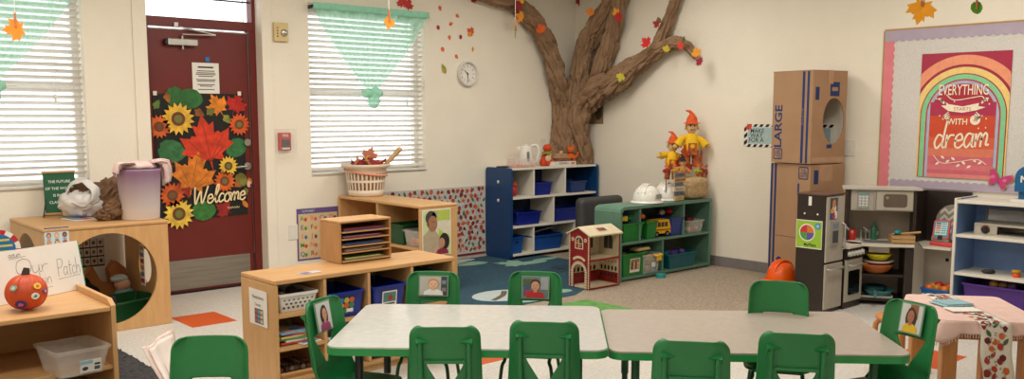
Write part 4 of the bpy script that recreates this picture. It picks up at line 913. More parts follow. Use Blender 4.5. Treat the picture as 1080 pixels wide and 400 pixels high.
# ------------------------------------------------------------------ second shelf, end on to the wall
QX, QY, QL, QD, QH = -2.915, -1.235, 1.2, .36, .705
t = thing('end_shelf', 'maple shelf standing out from the wall under the laundry basket', 'shelf', (QX, QY, 0))
b = MB(); b.box(0, QD, 0, QL, QH - .024, QH, mat('maple_plywood_along', (199, 152, 98), .42, .05, 5, kind='wood', stretch=(6, 1, 6), rgb2=(214, 170, 116))); b.build('top_board', t, bevel=.008, seg=3)
for y in (0, QL - .022):
    b = MB(); b.box(0, QD, y, y + .022, .006, QH - .025, WOODV); b.build('end_panel', t, bevel=.005)
b = MB(); b.box(.004, QD - .012, .59, .608, .05, QH - .025, WOODV); b.build('divider', t)
b = MB(); b.box(QD - .012, QD, .023, QL - .023, .05, QH - .025, WOODD); b.build('back_panel', t)
for z in (.03, .35):
    b = MB(); b.box(.004, QD - .013, .023, QL - .023, z, z + .02, WOOD); b.build('shelf_board', t, bevel=.003)
t = thing('family_photo', 'large photo of a grandfather and small girl on the shelf end panel', 'photo')
M0 = plane_matrix((QX + .155, QY - .0015, .49), (1, 0, 0), (0, 0, 1)); b = MB(M0); fw, fh = .275, .36
b.box(-fw / 2, fw / 2, -fh / 2, fh / 2, 0, .0012, PAPER); a0, a1, c0_, c1_ = -fw / 2 + .008, fw / 2 - .008, -fh / 2 + .008, fh / 2 - .008
b.rect(a0, a1, c0_, c1_, .0018, flat((196, 208, 152))); b.rect(a0 + .1, a1, .09, c1_, .0022, flat((176, 194, 86))); b.rect(a0 + .08, a1, -.02, .09, .0022, flat((214, 208, 188))); b.shape([(.02, -.06), (.06, -.06), (.06, .0), (.02, .03)], .0026, flat((170, 200, 70)))
b.shape([(a0, c0_), (.03, c0_), (.035, -.04), (-.02, .02), (-.07, .03), (a0, -.02)], .003, flat((176, 160, 134)))
b.ell2(-.055, .115, .052, .055, .0034, flat((70, 62, 58))); b.ell2(-.02, .13, .025, .035, .0034, flat((150, 146, 142))); b.ell2(-.04, .07, .045, .062, .0038, flat((160, 112, 84))); b.ell2(-.085, .07, .01, .018, .0038, flat((150, 104, 78)))
b.stroke([(-.045, .085), (-.02, .08)], .005, .0042, flat((90, 70, 60))); b.stroke([(-.035, .035), (-.01, .04)], .004, .0042, flat((120, 70, 60)))
b.ell2(.07, -.075, .05, .066, .0046, flat((34, 26, 26))); b.ell2(.045, -.085, .03, .04, .005, flat((186, 134, 104))); b.shape([(-.03, c0_), (.11, c0_), (.1, -.14), (.04, -.125), (-.02, -.145)], .0054, flat((136, 30, 56))); b.ell2(-.02, -.142, .02, .018, .0058, flat((206, 150, 150)))
b.build('print', t)
tub('dark_green_bin', 'dark green bin on the middle board of the end shelf', (QX + .17, QY + .37, .3715), -PI / 2, .2, .3, .16, GRB, None, .9)
tub('clear_bin', 'clear bin of colourful pieces nearest the open end of end shelf', (QX + .17, QY + .15, .3715), -PI / 2, .2, .3, .13, CLEAR, None, .88)
for i in range(8):
    blob('game_piece', ('orange', 'blue', 'white', 'yellow')[i % 4] + ' game piece in the clear bin on the end shelf', (QX + .06 + .055 * (i % 4), QY + .11 + .07 * (i // 4), .377), (.026, .026, .034), flat(((206, 120, 50), (60, 70, 130), (214, 208, 200), (200, 170, 80))[i % 4]), 'toy', 'pieces in the clear bin')
# laundry basket
LW = mat('ivory_basket_plastic', (222, 206, 186), .4, .01)
bx, by = -2.74, -.21
t = thing('laundry_basket', 'ivory laundry basket with slotted sides on the end shelf', 'basket', (bx, by, QH + .001))
def wall_r(z): return .148 + .032 * z / .27
b = MB(); b.lathe([(.14, 0), (.148, .004), (wall_r(.055), .055), (wall_r(.055) - .004, .055), (.142, .006), (0, .005)], LW, 60)
b.lathe([(wall_r(.2), .198), (wall_r(.235), .235), (.205, .247), (.212, .262), (.205, .272), (.188, .268), (.174, .235), (wall_r(.2) - .004, .198)], LW, 60)
b.lathe([(wall_r(.125), .118), (wall_r(.135), .138), (wall_r(.135) - .004, .138), (wall_r(.125) - .004, .118)], LW, 60, cap=False)
for i in range(30):
    a = 2 * PI * i / 30; q = []
    for z in (.05, .205):
        for da in (-.05, .05): q.append((wall_r(z) * math.cos(a + da), wall_r(z) * math.sin(a + da), z)); q.append(((wall_r(z) - .004) * math.cos(a + da), (wall_r(z) - .004) * math.sin(a + da), z))
    b.add(q, [(0, 2, 6, 4), (1, 5, 7, 3), (0, 4, 5, 1), (2, 3, 7, 6)], LW)
b.build('basket_body', t)
b = MB(); b.lathe([(.0, .02), (.125, .02), (.15, .19), (.14, .235), (0, .24)], mat('peach_leaf_filling', (206, 166, 132), .8, .2, 26), 40, sq=(1, 1)); tag(b.build('leaf_filling', loc=(bx, by, QH + .001)), 'loose peach and tan leaf filling inside the laundry basket', 'filling', kind='stuff')
b = MB(); pts = [(wall_r(.215) * 1.03 * math.cos(a), wall_r(.215) * 1.03 * math.sin(a), .2 - .025 * math.sin(a + 2.3)) for a in [-PI + 2 * PI * i / 40 for i in range(41)]]
b.tube(pts, .009, mat('peach_ribbon', (226, 152, 122), .6, .03), 8); b.build('ribbon', t)
rnd = random.Random(3)
for i in range(26):
    a = rnd.uniform(0, 2 * PI); r = rnd.uniform(.03, .165); c = ((132, 34, 40), (176, 60, 44), (156, 40, 60), (196, 140, 70), (120, 40, 36))[i % 5]
    b = MB(); leaf_mesh(b, MAPLE if i % 3 else OVAL, rnd.uniform(.07, .11), flat(c, .8), 0, .3, .002)
    tag(b.build('autumn_leaf', loc=(bx + r * math.cos(a), by + r * math.sin(a), QH + .262 + rnd.uniform(0, .04)), rot=(rnd.uniform(-1, 1), rnd.uniform(-1, 1), a)), 'red or golden autumn leaf heaped in the laundry basket', 'leaf', 'leaves heaped in the laundry basket')
b = MB(); leaf_mesh(b, MAPLE, .14, flat((186, 110, 80), .8), 0, .3, .002); tag(b.build('autumn_leaf', loc=(bx + .03, by - .02, QH + .345), rot=(1.3, .3, -.7)), 'tallest pale red leaf standing up from the laundry basket', 'leaf')
t = thing('wooden_bat', 'blond wooden toy bat sticking out of the laundry basket', 'bat', (bx + .09, by - .06, QH + .2))
b = MB(); b.tube([(0, 0, 0), (.075, -.055, .1), (.14, -.1, .185)], lambda u: .014 + .01 * u, mat('blond_turned_wood', (206, 168, 122), .45, .05, 8, kind='wood'), 12); b.build('handle', t)
b = MB(); b.ell((.145, -.104, .192), (.027, .027, .022), MC['blond_turned_wood'], 14, 8); b.build('knob', t)
# ------------------------------------------------------------------ rugs on the floor
TEALR = mat('teal_blue_rug', (38, 74, 92), .95, .12, 40, bump=.5, bscale=150)
b = MB()
rug = [(-3.0, -.03), (-3.0, -1.97), (-1.98, -1.97), (-1.75, -1.85), (-1.5, -1.62), (-1.25, -1.44), (-1.0, -1.3), (-.86, -1.1), (-.8, -.8), (-.8, -.03)]
b.prism(rug, .0045, .0085, TEALR)
PM = mat('pale_mint_rug_pile', (130, 168, 150), .95, .06, 60); PB = mat('pale_blue_rug_pile', (176, 190, 190), .95, .05, 60); BR = mat('brown_rug_pile', (96, 84, 70), .95, .05, 60); DT = mat('deep_teal_rug_pile', (30, 60, 76), .95, .05, 60)
def on(pxs, m, z): b.shape([tuple(P(x, y, .0085))[:2] for x, y in pxs][::-1], z, m)
b.shape(place2(OVAL, -1.72, -.25, .5, 1.2), .0092, PM); b.stroke([(-1.9, -.3), (-1.6, -.2)], .03, .0096, BR)
b.ell2(-1.62, -.1, .16, .05, .0092, PB)
for x, y, rx, ry, m in ((-2.42, -1.62, .26, .2, PB), (-1.2, -.62, .2, .07, PM), (-.95, -.55, .16, .05, PM), (-2.3, -1.9, .2, .06, PM), (-1.85, -1.45, .13, .1, DT), (-1.5, -1.1, .3, .12, DT), (-1.95, -1.8, .09, .06, PM), (-1.15, -1.0, .14, .1, DT), (-2.75, -1.2, .2, .14, PM)):
    b.ell2(x, y, rx, ry, .0092, m)
b.shape(place2(MAPLE, -1.35, -.55, .36, .8), .0094, PM); b.stroke([(-2.6, -1.72), (-2.42, -1.62), (-2.3, -1.5)], .045, .0096, BR)
tag(b.build('blue_rug'), 'dark teal rug with pale leaf shapes in front of the blue shelf', 'rug')
b = MB(); b.box(-3.1, -2.04, -3.25, -2.14, .0045, .0075, mat('green_play_mat', (96, 150, 76), .9, .1, 14)); rnd = random.Random(9)
for i in range(34): x = rnd.uniform(-3.0, -2.14); y = rnd.uniform(-3.15, -2.24); b.box(x - .07, x + .07, y - .05, y + .05, .0075, .0079 + i * .00001, flat(((196, 180, 70), (190, 90, 70), (60, 130, 120), (150, 180, 120), (120, 140, 160))[i % 5]))
tag(b.build('play_mat'), 'bright green and yellow play mat just showing behind the tables', 'rug')

# ------------------------------------------------------------------ tables
TUX = Vector((.714, -.70, 0)).normalized(); TUY = Vector((-TUX.y, TUX.x, 0)); TRZ = math.atan2(TUX.y, TUX.x)
TOP_SHEEN = mat('sheen_whitened_laminate', (202, 200, 195), .24, .03, 30); TOPB = mat('beige_grey_laminate', (172, 160, 149), .36, .03, 30)  # left top: window sheen is put into its whiter base colour
def table(label, origin, w, d, h, topm, legm, group):
    t = thing('activity_table', label, 'table', (origin.x, origin.y, 0), TRZ, group)
    b = MB(); b.prism(rrect(0, w, 0, d, .055, 8), h - .006, h, topm); b.build('tabletop', t)
    b = MB(); b.prism(rrect(-.003, w + .003, -.003, d + .003, .058, 8), h - .034, h - .0065, mat('green_edge_band', (34, 140, 72), .4, .03), smooth=False); b.build('edge_band', t, bevel=.006, seg=3)
    for x in (.11, w - .11):
        for y in (.11, d - .11):
            b = MB(); b.tube([(x, y, h - .035), (x, y, .2)], .017, legm, 14); b.tube([(x, y, .22), (x, y, .012)], .0135, CHROME if legm is BLACKM else GREENM, 14); b.lathe([(.018, .0), (.018, .012), (.014, .016)], BLACKM, 14, (x, y, 0)); b.box(x - .04, x + .04, y - .03, y + .03, h - .042, h - .0355, legm); b.build('leg', t)
    b = MB()
    for x in (.11, w - .11): b.box(x - .008, x + .008, .14, d - .14, h - .07, h - .036, legm)
    b.build('cross_rail', t)
    return t
o1 = P(342, 366, .5); o2 = P(643, 371, .476)
table('grey table whitened with window sheen, with green edge and black legs, left of the pair', o1, 1.088, .80, .50, TOP_SHEEN, BLACKM, None)
table('beige topped table with green edge and green legs, right of the pair', o2, 1.155, .77, .476, TOPB, GREENM, None)

# ------------------------------------------------------------------ chairs
def chair_back():
    b = MB(); NU = 12; NV = 26; Hh = .335
    xs = [-1, -.985, -.9, -.78, -.6, -.3, 0, .3, .6, .78, .9, .985, 1]
    def halfw(v):
        z = v * Hh; w = .140 - .012 * (z / Hh)
        top = Hh - z
        if top < .038: w -= .038 * (1 - math.sqrt(max(0, 1 - ((.038 - top) / .038) ** 2)))
        return w
    def hole(v):
        z = v * Hh
        return max(.0, .066 * (z - .08) / .11) if z > .08 else 0
    rows = sorted(set([i / NV for i in range(NV + 1)] + [.08 / Hh, .196 / Hh, .99]))
    vs = []; z0, z1 = .08 / Hh, .196 / Hh
    for v in rows:
        w = halfw(v); hw = min(hole(v), .066) if z0 <= v <= z1 + 1e-6 else (.03 if v < z0 else .066)
        if z0 <= v <= z1 + 1e-6: hw = max(hw, .004)
        for u in xs:
            s = abs(u); sg = 1 if u >= 0 else -1
            if s <= .6: x = hw * s / .6
            else: x = hw + (w - hw) * (s - .6) / .4
            z = v * Hh
            y = -.012 - .17 * (z - .02) * 1.0 - .05 * max(0, .12 - z) * 0 + .034 * (s ** 8) * .8
            if z < .07: y += (.07 - z) ** 2 * 9
            y += -.010 * (1 - (x / .14) ** 2)
            zz = z + .006 * (1 - (x / .14) ** 2) * (v ** 6)
            vs.append((sg * x, y, .285 + zz))
    n = len(xs); fs = []
    for j in range(len(rows) - 1):
        inhole = z0 - 1e-6 <= rows[j] and rows[j + 1] <= z1 + 1e-6
        for i in range(n - 1):
            if inhole and abs(xs[i]) <= .6 and abs(xs[i + 1]) <= .6: continue
            fs.append((j * n + i, j * n + i + 1, (j + 1) * n + i + 1, (j + 1) * n + i))
    b.add(vs, fs, GREEN, True); return b
def back_y(z): return -.012 - .17 * (z - .285 - .02)
def make_chair():
    t = thing('stacking_chair', '', 'chair')
    b = chair_back(); b.build('backrest', t, solid=.008, sub=1)
    b = MB()
    for k in (-1, 1):          # moulded ribs and gussets behind the back
        x = k * .089
        pts = [(x, back_y(z) - .014 + (.016 if z < .33 else 0), z) for z in (.30, .36, .42, .48, .53, .568)]
        b.tube(pts, .0095, GREEN, 8)
        zt = .582; y = back_y(zt) - .006
        b.add([(x + k * .014, y, zt), (x - k * .045, y, zt - .014), (x + k * .014, y + .004, zt - .035), (x + k * .012, y - .026, zt - .012)], [(0, 1, 3) if k < 0 else (1, 0, 3), (1, 2, 3) if k < 0 else (2, 1, 3), (2, 0, 3) if k < 0 else (0, 2, 3), (0, 2, 1)], GREEN)
    z = .485; b.box(-.072, .072, back_y(z) - .022, back_y(z) - .006, z, z + .012, GREEN)
    b.build('back_ribs', t)
    def seat(u, v):
        x = (2 * u - 1); y = v; w = .135 + .012 * math.sin(PI * v)
        r = .05; e = min(v, 1 - v) * .27
        if e < r and v > .5: w -= r * (1 - math.sqrt(max(0, 1 - ((r - e) / r) ** 2)))
        zz = .29 - .012 * (1 - x * x) * math.sin(PI * min(1, v * 1.1)) - .02 * max(0, v - .8) * 4 * (v - .8) + (.02 * (1 - v / .12) ** 2 if v < .12 else 0)
        return (x * w, -.012 + .285 * y, zz - .006 * abs(x) ** 6)
    b = MB(); b.grid(seat, 14, 16, GREEN); b.build('seat', t, solid=.009, sub=1, off=1)
    for k in (-1, 1):
        for fr in (0, 1):
            b = MB(); x = k * .105
            if fr: b.tube([(x, .12, .262), (x, .2, .262), (x, .232, .25), (x + k * .012, .246, .21), (x + k * .03, .262, .0)], .0085, GREENM, 10, n=4)
            else: b.tube([(x, .12, .262), (x, .05, .262), (x, .012, .245), (x + k * .012, -.01, .2), (x + k * .03, -.06, .0)], .0085, GREENM, 10, n=4)
            lg = b.build('leg', t)
            e = (x + k * .03, .262 if fr else -.06); b = MB(); b.lathe([(.012, 0), (.012, .02), (.009, .024)], BLACKM, 10, (e[0], e[1], 0)); b.build('foot_cap', lg)
    b = MB(); b.tube([(-.105, .18, .262), (.105, .18, .262)], .0075, GREENM, 8); b.tube([(-.105, .05, .262), (.105, .05, .262)], .0075, GREENM, 8); b.build('under_frame', t)
    return t
proto = make_chair()
def photo(ch, w, h, dz, fn, label, tape=True, dx=0):
    z = .57 + dz; M = plane_matrix((dx, back_y(z) + .0125, z), (-1, 0, 0), (0, -.17, 1)); b = MB(M)
    b.box(-w / 2 - .006, w / 2 + .006, -h / 2 - .006, h / 2 + .006, -.004, 0, mat('clear_tape_film', (120, 150, 128), .25, .03)); fn(b, w, h); o = b.build('child_photo', ch); o['label'] = label
    for m in o.modifiers: pass
def ph_girl(b, w, h): portrait(b, -w / 2, w / 2, -h / 2, h / 2, .001, (196, 198, 194), (40, 30, 30), (196, 140, 112), (150, 60, 110), True)
def ph_blond(b, w, h):
    portrait(b, -w / 2, w / 2, -h / 2, h / 2, .001, (180, 178, 168), (188, 146, 96), (224, 178, 150), (224, 222, 220), False, lambda bb, z: (bb.rect(w * .28, w / 2, -h / 2, h / 2, z, flat((60, 64, 66))), bb.rect(w * .31, w * .46, h * .1, h * .3, z + .0005, flat((110, 130, 150))), bb.rect(w * .31, w * .46, -h * .3, -h * .1, z + .0005, flat((140, 110, 120)))))
def ph_red(b, w, h):
    portrait(b, -w / 2, w / 2, -h / 2, h / 2, .001, (104, 112, 110), (60, 42, 36), (200, 146, 118), (176, 26, 34), False, lambda bb, z: (bb.rect(-w / 2, -w * .1, 0, h * .4, z, flat((70, 90, 60))), bb.rect(w * .2, w / 2, -h * .1, h / 2, z, flat((150, 156, 158))), bb.rect(-w * .45, -w * .2, -h * .4, h * .1, z + .0004, flat((60, 80, 120))), bb.rect(-w * .4, -w * .16, -h * .34, -h * .16, z + .0005, flat((190, 30, 36)))))
def ph_yellow(b, w, h):
    portrait(b, -w / 2, w / 2, -h / 2, h / 2, .001, (196, 200, 196), (70, 46, 34), (160, 104, 78), (214, 178, 30), True, lambda bb, z: bb.rect(-w * .1, w * .3, 0, h / 2, z, flat((140, 90, 50))))
spots = [('A', 223, 358, 3.06, (-FW[0], -FW[1]), .06, 'green chair standing alone at the bottom left beside the pink sheet'),
         ('B', 336, 315, 3.69, tuple(TUX)[:2], -.32, 'green chair at the left table end with dark haired girl photo'),
         ('C', 458, 289, 4.36, tuple(-TUY)[:2], -.05, 'green chair across the table with a blond child photo on its back'),
         ('D', 565.5, 289, 4.36, tuple(-TUY)[:2], -.12, 'green chair across the table with photo of child in red'),
         ('E', 821.5, 299, 4.10, tuple(-TUY)[:2], -.22, 'green chair without photo on the far side of the beige table'),
         ('F', 468.5, 348, 3.20, tuple(TUY)[:2], .05, 'green chair seen from behind, left one at the near side of the white table'),
         ('G', 573.5, 339, 3.28, tuple(TUY)[:2], -.05, 'green chair seen from behind, right one at the near side of the white table'),
         ('H', 729.5, 365, 2.99, tuple(TUY)[:2], -.12, 'green chair seen from behind, lower left one at the beige table'),
         ('I', 841.5, 356, 3.10, tuple(TUY)[:2], -.16, 'green chair seen from behind, right one at the beige table'),
         ('J', 966, 322, 3.62, tuple(-TUX)[:2], .5, 'green chair at the right table end with yellow shirted child photo')]
for i, (k, px, py, dep, fd, da, lab) in enumerate(spots):
    c = proto if i == 0 else dup(proto)
    p = V(px, py, dep); rz = math.atan2(fd[1], fd[0]) - PI / 2 + da
    y0 = back_y(.62)
    c.location = (p.x + math.sin(rz) * y0, p.y - math.cos(rz) * y0, 0); c.rotation_euler = (0, 0, rz); c['label'] = lab; c['group'] = 'green stacking chairs'
    if i == 0: continue
    if k == 'B': photo(c, .1, .115, -.015, ph_girl, 'photo of a dark haired girl in a purple top')
    if k == 'C': photo(c, .135, .09, -.012, ph_blond, 'photo of a blond child in white')
    if k == 'D': photo(c, .125, .1, -.02, ph_red, 'photo of a dark haired child in red')
    if k == 'J': photo(c, .1, .115, -.01, ph_yellow, 'photo of a child in a yellow shirt')

# ------------------------------------------------------------------ blue shelf
bz = .0095
t = thing('blue_shelf', 'navy blue and white cubby shelf in the corner under the paper tree', 'shelf', (0, 0, bz))
XL, XR, YF, TP = -1.245, -.03, -.375, .865
b = MB(); b.prism(rrect(YF - .01, -.014, 0, TP + .012, .03, 5), XL, XL + .026, BLUED, 'x'); b.build('side_panel', t, bevel=.003)
b = MB()
for z in (.74, .56): b.M = plane_matrix((XL - .001, -.2, z), (0, -1, 0), (0, 0, 1)); b.lathe([(.016, -.004), (.016, .0015), (.005, .002)], WHITE, 16)
b.build('white_cap', t)
b = MB(); b.prism(rrect(YF - .01, -.014, 0, TP + .012, .03, 5), XR - .026, XR, BLUED, 'x'); b.build('side_panel', t, bevel=.003)
for z, zz in ((.855, 'top_board'), (.575, 'shelf_board'), (.295, 'shelf_board'), (.025, 'shelf_board')):
    b = MB(); b.box(XL + .027, XR - .027, YF, -.016, z - .0, z + .02, WHITE); b.build(zz, t, bevel=.002)
b = MB(); b.box(XL + .027, XR - .027, -.03, -.015, .046, .854, mat('dark_blue_back_board', (16, 44, 84), .5, .04)); b.build('back_panel', t)
def xat(px, z): return L(px, 200, YF).x
for x, z0, z1 in ((-.93, .596, .854), (-.5, .596, .854), (-.66, .316, .574), (-.93, .046, .294), (-.36, .046, .294)):
    b = MB(); b.box(x - .009, x + .009, YF + .005, -.031, z0, z1, WHITE); b.build('divider', t, bevel=.002)
BB = mat('deep_blue_bin_plastic', (16, 36, 132), .38, .04); BM = mat('mid_blue_bin_plastic', (16, 74, 150), .38, .04)
def cub(px, z, w, h, m, lab, slot=False, d=.28):
    x = L(px, 200, YF).x; tub('cubby_bin', lab, (x, YF + .02 + d / 2, bz + z + .0215), 0, w, d, h, m, 'blue bins in the blue shelf', .9, .01, .004, None, slot)
cub(574, .575, .26, .125, BB, 'royal blue bin in the middle cubby of the blue shelf top row')
cub(612, .575, .22, .115, mat('dusky_blue_bin_plastic', (26, 56, 112), .45, .04), 'dusky blue bin in the top right cubby of the blue shelf', d=.2)
cub(560, .295, .32, .125, BB, 'royal blue bin in the left cubby of the blue shelf middle row')
cub(602, .295, .40, .13, BB, 'wide royal blue bin in the right cubby of the middle row')
cub(547, .025, .17, .16, BM, 'bright blue bin with a hand slot in the bottom left cubby', True)
cub(580, .025, .42, .15, BM, 'wide bright blue bin in the bottom middle cubby')
b = MB(); b.tube([(-.16, .02, 0), (.14, -.04, .05)], .009, flat((200, 204, 214)), 10); b.build
x = L(580, 200, YF).x
tag(b.build('toy_baton', loc=(x, YF + .14, bz + .205)), 'white toy baton lying across the wide bottom blue bin', 'toy')
b = MB(); b.tube([(-.1, .0, 0), (.02, .03, .04)], .014, flat((150, 40, 46)), 10); tag(b.build('toy_tool', loc=(x - .02, YF + .2, bz + .19)), 'red toy tool in the wide bottom blue bin', 'toy')
b = MB(); b.ell((0, 0, .05), (.045, .04, .05), flat((176, 44, 34))); b.ell((.01, 0, .115), (.032, .03, .032), flat((190, 70, 40))); b.ell((-.045, .0, .06), (.02, .02, .045), flat((70, 90, 50))); tag(b.build('turkey_toy', loc=(L(549, 200, YF).x + .015, YF + .12, bz + .5955)), 'small red toy figure in the top left cubby of the blue shelf', 'toy')
TZ = bz + .875 + .001
# kettle
kp = P(559, 178, TZ); kx, ky = -.93, -.25
t = thing('electric_kettle', 'white electric kettle on top of the blue shelf', 'kettle', (kx, ky, TZ), -.7)
b = MB(); b.lathe([(.082, 0), (.082, .02)], PLW, 28); b.build('base', t)
b = MB(); b.lathe([(.078, .022), (.08, .03), (.066, .16), (.06, .2), (.058, .205), (.0, .212)], PLW, 32); b.prism([(-.06, .15), (-.098, .195), (-.05, .2)], -.02, .02, PLW, 'y'); b.build('body', t)
b = MB(); b.tube([(.055, 0, .205), (.1, 0, .21), (.125, 0, .17), (.12, 0, .1), (.1, 0, .05), (.075, 0, .04)], .014, PLW, 12, n=5); b.build('handle', t)
b = MB(); b.M = plane_matrix((.02, -.069, .1), (1, .3, 0), (0, .09, 1)); b.prism(rrect(-.012, .012, -.05, .05, .01), .0, .008, flat((110, 112, 120))); b.build('water_window', t)
b = MB(); b.ell((0, 0, .214), (.03, .03, .008), PLW); b.build('lid_button', t)
# clear box of orange bits, flat tray, etc.
CLB = mat('thin_clear_box_plastic', (235, 215, 205), .12, .02, trans=.7)
t = tub('clear_box', 'clear box with red orange bits at the front of the blue shelf top', (-1.03, -.3, TZ), 0, .28, .13, .085, CLB, None, .97, 0, .002)
rnd = random.Random(2)
b = MB()
for i in range(60): b.ell((rnd.uniform(-.12, .12), rnd.uniform(-.05, .05), .004 + .012 * rnd.random()), (.011, .009, .007), flat((226, 84, 50)), 7, 5)
tag(b.build('orange_bits', loc=(-1.03, -.3, TZ + .0025)), 'loose red orange bits scattered in the clear box', 'craft bits', kind='stuff')
b = MB(); b.box(-.1, .1, -.06, .06, 0, .012, flat((40, 38, 40))); b.box(-.06, .04, -.03, .03, .0122, .0135, flat((90, 70, 60))); tag(b.build('black_tray', loc=(-1.12, -.2, TZ), rz=.1, bevel=.002), 'flat black tray at the left end of the blue shelf top', 'tray')
t = thing('turkey_figurine', 'orange and red seated plush turkey beside the kettle', 'figurine', (-.66, -.26, TZ), -.4); RO = mat('orange_red_felt', (204, 70, 34), .85, .1, 30); OL = mat('olive_felt', (140, 130, 50), .85, .08, 30)
b = MB(); b.ell((0, 0, .062), (.06, .052, .066), RO); b.ell((-.05, -.02, .035), (.03, .03, .045), RO); b.ell((.05, -.02, .03), (.03, .028, .04), RO); b.build('body', t)
b = MB(); b.ell((0, -.02, .178), (.045, .042, .04), RO); b.build('head', t); b = MB(); b.lathe([(.056, .118), (.05, .14), (.02, .15)], OL, 18, (0, -.01, 0)); b.build('collar', t)
b = MB(); b.ell((.002, -.048, .078), (.032, .012, .034), flat((214, 190, 150))); b.tube([(.01, -.06, .06), (.02, -.065, .12)], .008, flat((214, 190, 150)), 8); b.build('front_patch', t)
t = thing('cardboard_house', 'tiny brown house ornament in front of the paper trunk', 'ornament', (-.455, -.26, TZ)); HB = flat((150, 108, 78))
b = MB(); b.prism([(-.065, 0), (.065, 0), (.065, .07), (-.065, .07)], -.03, .03, HB, 'y'); b.build('wall', t)
b = MB(); b.prism([(-.078, .071), (.078, .071), (.04, .118), (-.04, .118)], -.04, .04, flat((178, 136, 102)), 'y'); b.box(-.012, .012, -.01, .01, .119, .145, flat((220, 190, 150))); b.build('roof', t)
b = MB(); b.box(-.05, .05, -.0325, -.0305, .012, .05, flat((120, 40, 34))); b.build('front_band', t)
t = thing('orange_figurine', 'orange animal shaped plush with pointed ears near the shelf corner', 'figurine', (-.315, -.26, TZ), -.5); OF = mat('orange_felt', (206, 96, 26), .85, .1, 30)
b = MB(); b.ell((0, 0, .055), (.05, .042, .062), OF); b.tube([(.035, 0, .07), (.07, 0, .1), (.075, 0, .13)], .014, OF, 10, n=3); b.build('body', t)
b = MB(); b.ell((0, 0, .15), (.035, .032, .034), OF)
for k in (-1, 1): b.lathe([(.015, .16), (.009, .19), (.001, .208)], OF, 10, (k * .024, 0, 0))
b.build('head', t); b = MB(); b.ell((0, -.04, .05), (.02, .008, .022), flat((70, 40, 30))); b.build('belly_patch', t)
b = MB(); b.box(-.15, .15, -.025, .05, 0, .042, PAPER); b.box(-.09, .05, -.0262, -.0252, .016, .024, flat((170, 166, 164))); b.box(-.09, .02, -.0262, -.0252, .026, .036, flat((170, 166, 164))); b.box(.08, .13, -.0262, -.0252, .010, .034, flat((220, 130, 60)))
b.box(-.12, .1, -.02, .04, .0422, .043, flat((180, 176, 170))); tag(b.build('white_carton', loc=(-.50, -.345, TZ), bevel=.002), 'long low white carton at the front of the blue shelf top', 'box')
b = MB()
for i, (x, y, c) in enumerate(((0, 0, (120, 130, 50)), (.03, .01, (80, 60, 40)), (.055, -.01, (170, 150, 60)), (.015, -.03, (60, 70, 40)))): b.shape
for i in range(4):
    b = MB(); leaf_mesh(b, MAPLE, .07, flat(((120, 130, 50), (90, 66, 44), (170, 150, 60), (70, 80, 44))[i], .8), .7 * i, .25)
    tag(b.build('fallen_leaf', loc=(-.12 + .028 * i, -.27 + .02 * (i % 2), TZ + .004 + .003 * i), rot=(.5, .2 * i, i)), 'small %s artificial leaf at the right corner of the blue shelf top' % ('olive', 'brown', 'straw', 'dark green')[i], 'leaf', 'small leaves on the blue shelf')

# ------------------------------------------------------------------ paper tree in the corner
BARK = mat('crumpled_brown_paper', (134, 104, 78), .8, .09, 7, bump=.45, bscale=20, rgb2=(156, 124, 94))
t = thing('paper_tree', 'brown crumpled paper tree filling the room corner with spreading branches', 'paper tree', (0, 0, 0))
def crease(q):
    d = noise.voronoi(q)[0]; return math.exp(-(d[1] - d[0]) * 5.5)
def limb(name, pts, r0, seed, amp=.27, seg=84, n=24, sq=1.0):
    p = spline(pts, n); b = MB(); k = len(p); vs = []; ln = 0
    a = (p[1] - p[0]).normalized().orthogonal().normalized(); cv = Vector((FW[0], FW[1], 0))
    for i in range(k):
        tt = (p[min(i + 1, k - 1)] - p[max(i - 1, 0)]).normalized(); a = (a - tt * a.dot(tt)).normalized(); c = tt.cross(a); u = i / (k - 1); r = r0(u)
        if i: ln += (p[i] - p[i - 1]).length
        for j in range(seg):
            w = 2 * PI * j / seg; d = a * math.cos(w) + c * math.sin(w); w2 = w + ln * 1.6
            q = Vector((math.cos(w2) * 1.5, math.sin(w2) * 1.5, ln * 3.2 + seed))
            wq = q + Vector((noise.noise(q * 1.7), noise.noise(q * 1.7 + Vector((5, 0, 0))), noise.noise(q * 1.7 + Vector((0, 7, 0))))) * .5
            e = amp * (1.2 * noise.noise(q * 1.2) + .5 * noise.noise(q * 2.7) - 1.7 * crease(wq * 1.05 + Vector((3, 0, 0))) - .5 * crease(wq * 2.4) + .7)
            o_ = d * r * (1 + e); o_ -= cv * (o_.dot(cv) * (1 - sq)); v = p[i] + o_; v.x = min(v.x, -.012); v.y = min(v.y, -.012); vs.append(v)
    b.add(vs, [(i * seg + j, i * seg + (j + 1) % seg, (i + 1) * seg + (j + 1) % seg, (i + 1) * seg + j) for i in range(k - 1) for j in range(seg)], BARK, True)
    b.add(vs, [list(range(seg))[::-1], [(k - 1) * seg + j for j in range(seg)]], BARK)
    return b.build(name, t)
def LB(px, py, y=-.1): return tuple(L(px, py, y))
def RB(px, py, x=-.1): return tuple(R(px, py, x))
def VB(px, py, d=9.42): return tuple(V(px, py, d))
limb('trunk', [(-.22, -.13, .93), (-.21, -.14, 1.1), (-.2, -.14, 1.28), (-.19, -.14, 1.44), (-.18, -.14, 1.56)], lambda u: .205 - .03 * math.sin(PI * u) - .02 * u, 1.0, .2, sq=.5)
limb('branch', [VB(588, 172), VB(589, 150), VB(591, 128), VB(592, 108), LB(588, 85, -.12), LB(582, 62, -.11), LB(574, 40, -.11), LB(560, 19, -.1), LB(541, 3, -.09), LB(515, -6, -.09), LB(480, -18, -.09)], lambda u: .095 - .012 * u if u < .5 else .089 - .03 * (u - .5), 3.0, sq=.8)
